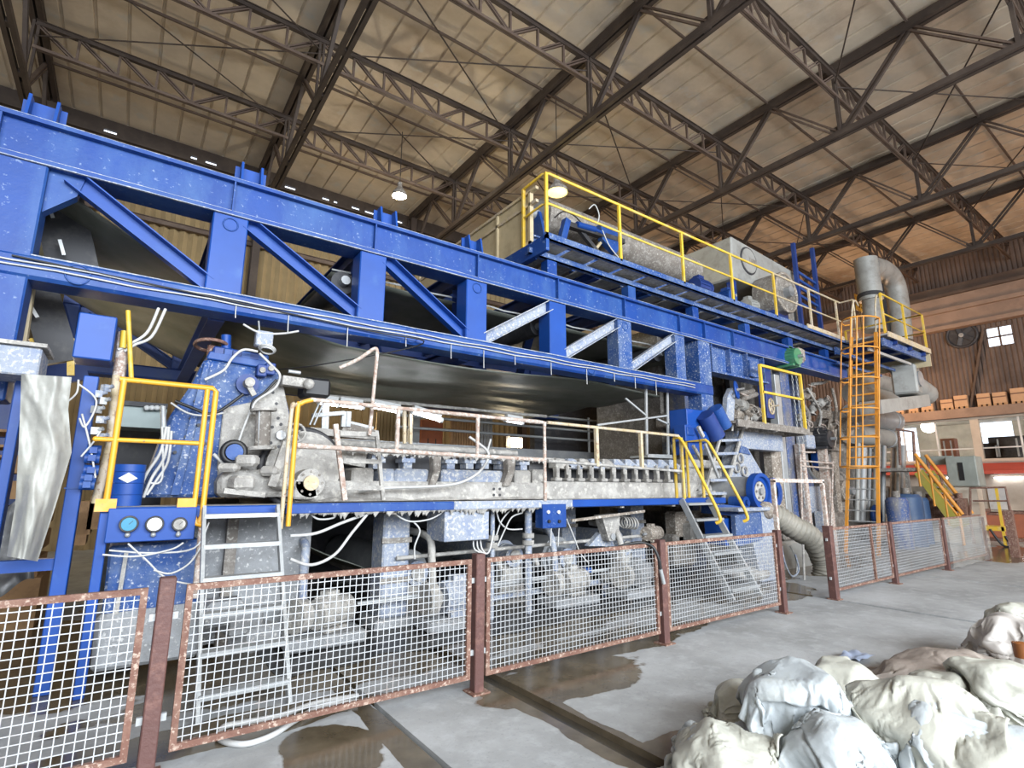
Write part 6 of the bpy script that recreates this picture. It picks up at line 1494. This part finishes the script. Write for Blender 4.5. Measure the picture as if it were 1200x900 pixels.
# ================================================================ background at the far right
XS = 19.5
stx = thing('access_stairs', 'stairs with orange handrails at the far right behind the last fence panel', 'stairs', at(1120, 610, X=XS))
for dx in (0, .9):
    a, b = at(1076, 548, X=XS), at(1122, 612, X=XS)
    MB().bar(a + V((dx, 0, -.12)), b + V((dx, 0, -.12)), .06, .26).build('stringer', mat('olive_yellow', (0.34, 0.29, 0.05), .6, dirt=(.25, .2, .08), amt=.4), stx)
    MB().tube([at(1072, 532, X=XS) + V((dx, 0, 0)), at(1128, 603, X=XS) + V((dx, 0, 0))], .05, 8).build('handrail', M_ORANGE, stx)
    MB().tube([at(1072, 544, X=XS) + V((dx, 0, 0)), at(1124, 606, X=XS) + V((dx, 0, 0))], .035, 8).build('mid_rail', M_ORANGE, stx)
    for q in (0, .33, .66, 1):
        c = at(1074 + 50 * q, 535 + 66 * q, X=XS) + V((dx, 0, 0)); MB().tube([c, c - V((0, 0, .9))], .04, 8).build('post', M_ORANGE if dx == 0 else M_RUST, stx)
for k in range(8): c = at(1078 + 5.2 * k, 552 + 7.4 * k, X=XS) - V((0, 0, .1)); MB().bx(c.x, c.x + .9, c.y - .13, c.y + .13, c.z - .02, c.z + .02).build('tread', M_GRIME, stx)
c = at(1072, 546, X=XS); MB().bx(XS - .1, XS + 1.0, c.y, c.y + 1.5, c.z - .15, c.z - .05).build('landing', M_GRIME, stx)
for yy in (c.y + .2, c.y + 1.3): MB().bx(XS, XS + .1, yy, yy + .1, 0, c.z - .15).build('leg', M_GRIME, stx)
MB().tube([at(1050, 503, X=XS), at(1070, 506, X=XS), at(1072, 540, X=XS)], .04, 8).tube([at(1053, 505, X=XS), at(1055, 545, X=XS)], .04, 8).build('landing_rail', M_RUST, stx)
M_CAB = mat('grey_green_cabinet', (0.26, 0.28, 0.25), .5, dirt=(.34, .35, .32), amt=.4)
cb = thing('control_cabinet', 'tall grey green control cabinet with a dark slot at the far right', 'cabinet', at(1128, 600, X=20.5))
a, b = at(1112, 570, X=20.5), at(1142, 534, X=20.5)
MB().bx(20.5, 21.2, b.y, a.y, a.z, b.z).build('case', M_CAB, cb, bevel=.02); MB().bx(20.48, 20.5, at(1129, 550, X=20.5).y, at(1123, 550, X=20.5).y, at(1126, 563, X=20.5).z, at(1126, 542, X=20.5).z).build('slot', M_RUBBER, cb)
MB().bx(20.6, 21.1, b.y + .1, a.y + 1.0, 0, a.z).build('pedestal', M_CRM, cb)
a2, b2 = at(1078, 545, X=20.9), at(1114, 534, X=20.9); MB().bx(20.9, 21.2, b2.y, a2.y, a2.z, b2.z).build('side_arm', M_CAB, cb)
yst = thing('step_stand', 'yellow step stand with a rusty hoop rail at the far right', 'step stand', at(1165, 650, Z=0))
c = at(1160, 640, Z=0); X2 = c.x
MB().bx(X2, X2 + .7, at(1178, 620, X=X2).y, at(1150, 620, X=X2).y, at(1165, 622, X=X2).z, at(1165, 617, X=X2).z).build('step', M_YEL, yst)
for px in (1152, 1175): y = at(px, 620, X=X2).y; MB().bx(X2, X2 + .06, y - .03, y + .03, 0, at(px, 570 if px > 1160 else 620, X=X2).z).build('leg', M_YEL if px > 1160 else M_RUST, yst)
h = [at(1137, 612, X=X2), at(1137, 572, X=X2), at(1178, 571, X=X2), at(1184, 600, X=X2)]; MB().tube(h, .035, 8).build('hoop_rail', M_RUST, yst); MB().tube([at(1140, 587, X=X2), at(1180, 587, X=X2)], .025, 8).build('mid_rail', M_RUST, yst)
MB().tube(smooth_path([at(1160, 620, X=X2), at(1174, 638, X=X2), at(1184, 640, X=X2), at(1178, 628, X=X2)]), .03, 8).build('loop', M_RUBBER, yst)
c = at(1191, 653, Z=0); sl = tag(MB().bar((c.x, c.y, 0), at(1181, 598, X=c.x), .16, .16, V((1, 0, 0))).build('dark_post', M_RUST), 'dark brown slanted post at the right edge beyond the fence', 'post')
tag(MB().bar(at(1150, 632, X=X2 + .5), at(1215, 634, X=X2 + .5), .08, .08).build('low_rail', M_RUST), 'low dark rail at the right edge behind the step stand', 'rail')
for i, (p0, p1, y0, y1, X, m, s) in enumerate(((1128, 1150, 597, 640, 22, M_ORB, 'orange brown bin behind the step stand, left one'), (1153, 1176, 601, 640, 22.5, M_ORB, 'orange brown bin behind the step stand, middle one'), (1180, 1215, 600, 640, 23, M_ORB, 'orange brown bin behind the step stand, right one'), (1092, 1124, 590, 640, 22, M_RUST, 'dark red rack behind the orange stair rails'))):
    a, b = at(p0, y1, X=X), at(p1, y0, X=X); t = thing('storage_bin', s, 'bin', (X, (a.y + b.y) / 2, 0))
    MB().bx(X, X + .9, b.y, a.y, .08, b.z).build('body', m, t, bevel=.03); MB().bx(X - .02, X + .92, b.y - .02, a.y + .02, b.z - .08, b.z).build('rim', M_RUST, t)
    for q in (b.y, a.y - .1): MB().bx(X, X + .1, q, q + .1, 0, .08).build('foot', M_RUST, t)
tag(MB().bx(28.85, 28.93, ey(1180, 590, 28.9), ey(1160, 590, 28.9), at(1170, 597, X=28.9).z, at(1170, 572, X=28.9).z).build('notice_board', M_WHITE), 'pale notice board on the cream end wall behind the hoop rail', 'board')
for k in range(5):
    c = at(1090 + k * 9, 594 + (k % 2) * 3, X=20.2); tag(MB().cb(c, .3, .3, .5).cyl(c, c + V((0, 0, .4)), .08, seg=10).build('brown_drive', M_RUST), 'small brown drive unit below the grey cabinet, %s from the left' % ORD[k], 'drive', 'drive units under the cabinet')
# lamps over the machine
def bay_lamp(c, label, s=1.0, col=(1.0, .78, .35), e=14):
    c = V(c); t = thing('bay_lamp', label, 'lamp', c)
    MB().lathe(c, (0, 0, 1), [(0, .22 * s), (.10, .21 * s), (.22, .12 * s), (.3, .07 * s), (.42, .07 * s), (.42, 0)], 26).build('shade', M_GRIME, t)
    MB().lathe(c, (0, 0, 1), [(-.02, 0), (-.012, .1 * s), (.01, .21 * s)], 26).build('lens', mat('lamp_lens_%d' % e, (1, .9, .6), .3, emit=(col, e)), t)
    MB().tube([c + V((0, 0, .42)), c + V((0, 0, 11.9 - c.z))], .012, 6).build('hanger', M_RUBBER, t)
    return t
LAMPA = at(468, 230, Y=13.2); LAMPB = at(653, 226, Y=9.4)
bay_lamp(LAMPA, 'lit round white lamp hanging over the blue girder', .95, (1, .93, .75), 40)
bay_lamp(LAMPB, 'lit yellow lamp hanging behind the walkway corner post', 1.25, (1, .82, .16), 1.7)
LAMPC = at(601, 546 - 85, Y=12.8); c = at(601, 547 - 82, Y=12.8)
c = at(603, 519, Y=13.5)
fl2 = thing('flood_lamp', 'bright warm flood lamp low behind the machine seen under the felt', 'lamp', c)
MB().cb(c, .5, .2, .4).build('case', M_DARK, fl2); MB().cb(c - V((0, .11, 0)), .42, .01, .3).build('glass', mat('flood_glass', (1, .9, .7), .3, emit=((1, .78, .5), 30)), fl2); MB().bar(c, (c.x, c.y, 0), .05, .05, V((0, 1, 0))).build('stand', M_DARK, fl2)
SIM_COLL = []
def finish_cloth(o, m, grow, frames, post, seed, thick=0.0):
    cl = o.modifiers.new('cloth', 'CLOTH'); s = cl.settings
    s.quality = 5; s.mass = .25; s.tension_stiffness = 12; s.compression_stiffness = 12; s.shear_stiffness = 5; s.bending_stiffness = .5
    s.tension_damping = 12; s.compression_damping = 12; s.air_damping = 2; s.shrink_min = -grow; s.shrink_max = -grow * .6
    cl.collision_settings.distance_min = .008; cl.collision_settings.collision_quality = 2
    cl.point_cache.frame_start = 1; cl.point_cache.frame_end = frames + 1
    SC.frame_start, SC.frame_end = 1, frames + 1
    for f in range(1, frames + 1): SC.frame_set(f)
    me = bpy.data.meshes.new_from_object(o.evaluated_get(bpy.context.evaluated_depsgraph_get()))
    o.modifiers.clear(); o.data = me
    pts = [v.co.copy() for v in me.vertices]
    b = V((sum(p.x for p in pts) / len(pts), sum(p.y for p in pts) / len(pts), max(0, min(p.z for p in pts))))
    nm = [v.normal.copy() for v in me.vertices]
    for v, q in zip(me.vertices, nm):
        v.co += q * (post * crumple(v.co * 1.2, seed + 3))
        if v.co.z < .004: v.co.z = .004
        v.co -= b
    me.polygons.foreach_set('use_smooth', [True] * len(me.polygons))
    me.materials.clear(); me.materials.append(m); o.location = b; BASE[o.name] = b
    SC.frame_set(1)
    if thick:
        q = o.modifiers.new('thickness', 'SOLIDIFY'); q.thickness = thick; q.offset = 0
    return o
def sim_sack(c, rx, ry, rz, seed, m, grow=.36, frames=24, rot=0.0, peak=None):
    """A limp sack: a closed cloth, larger than what it holds, left to fall over its filling."""
    c = V(c); rnd = random.Random(seed)
    def blob(d, k):
        n = 1 + .25 * noise.noise(d * 1.5 + V((seed, 0, 0))) + 3.2 * crumple(d * .42, seed)
        x, y, z = d.x * rx * k * n, d.y * ry * k * n, d.z * rz * k * n
        return V((c.x + x * math.cos(rot) - y * math.sin(rot), c.y + x * math.sin(rot) + y * math.cos(rot), max(.012, c.z + z)))
    def ico(name, sub, k):
        bm = bmesh.new(); bmesh.ops.create_icosphere(bm, subdivisions=sub, radius=1)
        for v in bm.verts: v.co = blob(v.co.normalized(), k)
        if peak is not None and k > .95:
            for v in bm.verts:
                f = max(0, (v.co.z - c.z) / rz - .55) / .45
                if f > 0: v.co += V(peak) * f
        me = bpy.data.meshes.new(name); bm.to_mesh(me); bm.free()
        o = bpy.data.objects.new(name, me); COL.objects.link(o); return o
    filling = ico('filling', 4, .80)
    cm = filling.modifiers.new('c', 'COLLISION'); filling.collision.thickness_outer = .006; filling.collision.cloth_friction = 12
    SIM_COLL.append(filling)
    o = ico('sack', 6, 1.0)
    o = finish_cloth(o, m, grow, frames, .36, seed)
    for v in filling.data.vertices: v.co = c + (v.co - c) * 1.16
    return o
def sim_sheet(c, w, d, seed, m, rot=0.0, frames=30):
    """An empty sack: a loose double-edged cloth dropped over what lies below it."""
    c = V(c); NX, NY = 84, 64; vs = []
    for j in range(NY + 1):
        for i in range(NX + 1):
            u, v = i / NX - .5, j / NY - .5
            x, y = u * w * (1 + .12 * noise.noise(V((v * 3, seed, 0)))), v * d * (1 + .12 * noise.noise(V((u * 3, seed, 5))))
            vs.append((c.x + x * math.cos(rot) - y * math.sin(rot), c.y + x * math.sin(rot) + y * math.cos(rot), c.z + .05 * noise.noise(V((u * 4 + seed, v * 4, 0))) + .9 * crumple(V((u * .8, v * .8, .1)), seed)))
    fs = [(j * (NX + 1) + i, j * (NX + 1) + i + 1, (j + 1) * (NX + 1) + i + 1, (j + 1) * (NX + 1) + i) for j in range(NY) for i in range(NX)]
    me = bpy.data.meshes.new('sack'); me.from_pydata(vs, [], fs); o = bpy.data.objects.new('sack', me); COL.objects.link(o)
    return finish_cloth(o, m, .30, frames, 0.0, seed, .008)
def sim_floor():
    me = bpy.data.meshes.new('sim_floor'); me.from_pydata([(-20, -20, 0), (40, -20, 0), (40, 20, 0), (-20, 20, 0)], [], [(0, 1, 2, 3)])
    o = bpy.data.objects.new('sim_floor', me); COL.objects.link(o); o.modifiers.new('c', 'COLLISION'); o.collision.thickness_outer = .01; o.collision.cloth_friction = 15; SIM_COLL.append(o)
def sim_done():
    for o in SIM_COLL: bpy.data.objects.remove(o)
    SIM_COLL.clear()
# ================================================================ heap of crumpled white sacks
M_SACK = mat('white_sack_fabric', (0.43, 0.43, 0.375), 0.55, dirt=(0.36, 0.36, 0.31), amt=0.45, scale=3, bump=.15, bump_scale=60)
M_SACKB = mat('bluish_sack_fabric', (0.41, 0.445, 0.46), 0.45, dirt=(0.38, 0.395, 0.37), amt=0.4, scale=3, bump=.15, bump_scale=60)
M_SACKG = mat('grey_brown_sack', (0.24, 0.20, 0.17), 0.7, dirt=(0.34, 0.30, 0.26), amt=0.4, scale=3, bump=.3)
def place(px, py, z, rx, ry, rz, seed, m, label, rot=0, tilt=0, amp=1.0, neck=None):
    p = at(px, py, Z=z)
    return tag(sim_sack((p.x, p.y, z), rx, ry, rz, seed, m, rot=rot, peak=neck), label, 'sack', 'sacks in the heap')
sim_floor()
place(932, 838, .26, .25, .27, .31, 3, M_SACKB, 'tallest crumpled white sack with a folded peak, left in the heap', .5, .1, 1.25, (.0, .05, .14))
place(872, 828, .12, .20, .25, .17, 5, M_SACK, 'crumpled cream sack at the left back of the heap', .9, -.1, 1.0)
place(845, 893, .10, .30, .24, .17, 6, M_SACKB, 'low bluish white sack at the left front corner of the heap', .2, .0, 1.2)
place(815, 872, .05, .12, .10, .09, 7, M_SACKB, 'small bluish scrap of sack at the far left of the heap', .2, .0, .8)
place(985, 808, .16, .34, .30, .20, 8, M_SACK, 'cream white sack behind the peaked one, spreading flat', -.4, .05, 1.0)
place(1072, 862, .22, .36, .38, .27, 11, M_SACK, 'big smooth white sack in the middle of the heap', .3, .0, .8)
place(1165, 890, .20, .38, .36, .22, 14, M_SACKB, 'big bluish white sack at the right front of the heap', .1, .1, .8)
place(985, 905, .14, .28, .26, .22, 16, M_SACKB, 'white sack at the bottom edge under the big smooth one', .8, .0, 1.0)
place(1100, 815, .20, .34, .22, .17, 18, M_SACK, 'cream sack with a tucked mouth behind the big smooth one', .2, .1, 1.1)
place(1180, 808, .28, .32, .3, .19, 20, M_SACK, 'cream white sack high at the right edge of the heap', .1, .2, 1.0)
place(1110, 785, .10, .62, .30, .15, 22, M_SACKG, 'grey brown sack lying flat behind the white heap', -.5, .0, .8)
place(1190, 755, .26, .24, .30, .30, 24, mat('pale_grey_sack', (0.46, 0.43, 0.40), .6, dirt=(.34, .31, .28), amt=.45, scale=3), 'pale grey sack standing at the right edge behind the heap', .0, .0, .9)
place(1195, 722, .42, .22, .26, .16, 26, M_SACK, 'white sack top at the right edge, above the pale grey one', .0, .0, 1.0)
def drape(px, py, z0, z, w, d, seed, m, label, rot):
    p = at(px, py, Z=z0)
    return tag(sim_sheet((p.x, p.y, z), w, d, seed, m, rot), label, 'sack', 'sacks in the heap')
drape(930, 820, .30, .74, .80, .62, 31, M_SACKB, 'empty white sack draped in long folds over the peak of the heap', .5)
drape(838, 880, .15, .42, .62, .50, 32, M_SACK, 'empty cream sack slumped in folds down the left flank of the heap', -.3)
drape(1085, 850, .30, .66, .95, .60, 33, M_SACK, 'empty cream sack spread in folds over the big sack in the middle', .2)
drape(1010, 880, .25, .52, .60, .55, 34, M_SACKB, 'empty bluish sack hanging in folds between the peak and the big sack', .9)
drape(1175, 825, .35, .72, .70, .55, 35, M_SACK, 'empty white sack rumpled on top at the right edge of the heap', -.2)
sim_done()
p = at(1125, 779, Z=.24)
tag(MB().ball(p, .10, .06, .04).build('red_cap', mat('dull_red', (0.5, 0.12, 0.10), .6)), 'dull red rounded scrap lying on the grey brown sack', 'scrap')
p = at(1198, 762, Z=.45)
tag(MB().lathe(p, (0, 0, 1), [(-.06, .0), (-.05, .05), (.05, .055), (.06, .0)], 18).build('brown_jar', mat('brown_glass', (0.25, 0.09, 0.03), .25)), 'small brown round pot at the right edge among the sacks', 'pot')
p = at(1003, 772, Z=.01)
tag(MB().grid(lambda u, v: p + V(((u - .5) * .34, (v - .5) * .2, .035 * noise.noise(V((u * 3, v * 3, 3))) + .03)), 14, 10).build('blue_film', mat('blue_film', (0.30, 0.36, 0.48), .3)), 'scrap of pale blue film on the back of the heap', 'plastic sheet')
# ================================================================ light
w = bpy.data.worlds.new('world'); SC.world = w; w.use_nodes = True
bg = w.node_tree.nodes['Background']; bg.inputs[0].default_value = (0.82, 0.89, 1.0, 1); bg.inputs[1].default_value = 2.6
def area(name, loc, aim, sx, sy, power, col):
    l = bpy.data.lights.new(name, 'AREA'); l.shape = 'RECTANGLE'; l.size = sx; l.size_y = sy; l.energy = power; l.color = col
    o = bpy.data.objects.new(name, l); COL.objects.link(o); o.location = loc
    o.rotation_euler = (V(aim) - V(loc)).to_track_quat('-Z', 'Y').to_euler(); return o
def point(name, loc, power, col, r=.15):
    l = bpy.data.lights.new(name, 'POINT'); l.energy = power; l.color = col; l.shadow_soft_size = r
    o = bpy.data.objects.new(name, l); COL.objects.link(o); o.location = loc; return o
# added fill light, standing in for daylight from behind the camera
area('added_daylight_fill', (2.5, -11.7, 6.6), (5.0, 5, 0.3), 21, 5.6, 8800, (0.88, 0.94, 1.0))
# the two bay lamps in view, then added fill points
point('bay_lamp_light', LAMPA - V((0, 0, .25)), 260, (1, .90, .70), .15)
point('bay_lamp_light', LAMPB - V((0, 0, .9)), 90, (1, .78, .30), .2)
for x, y, p in ((25, -2, 900), (26, 9, 500), (21, 14, 420)): point('added_warm_fill', (x, y, 6.2), p, (1, .62, .36), .3)  # added warm fill for the right end, no lamp modelled there
for x, y, z, p in ((-1.0, 9.0, 2.6, 90), (-3.5, 14, 5.0, 90), (4.5, 14, 3.2, 110), (9.5, 13.5, 3.0, 160)): point('aisle_fill_light', (x, y, z), p, (1, .82, .55), .3)  # added fill behind the machine; only the last sits by a lamp
for y in (-2, 4, 9): point('added_room_fill', (XE + 2.6, y, zw1), 120, (1, .95, .85), .3)  # added fill to brighten the room behind the windows
SC.view_settings.view_transform = 'Standard'; SC.view_settings.look = 'None'; SC.view_settings.gamma = 1; SC.view_settings.exposure = -0.08
SC.view_settings.use_curve_mapping = False
SC.cycles.use_denoising = True; SC.cycles.max_bounces = 6
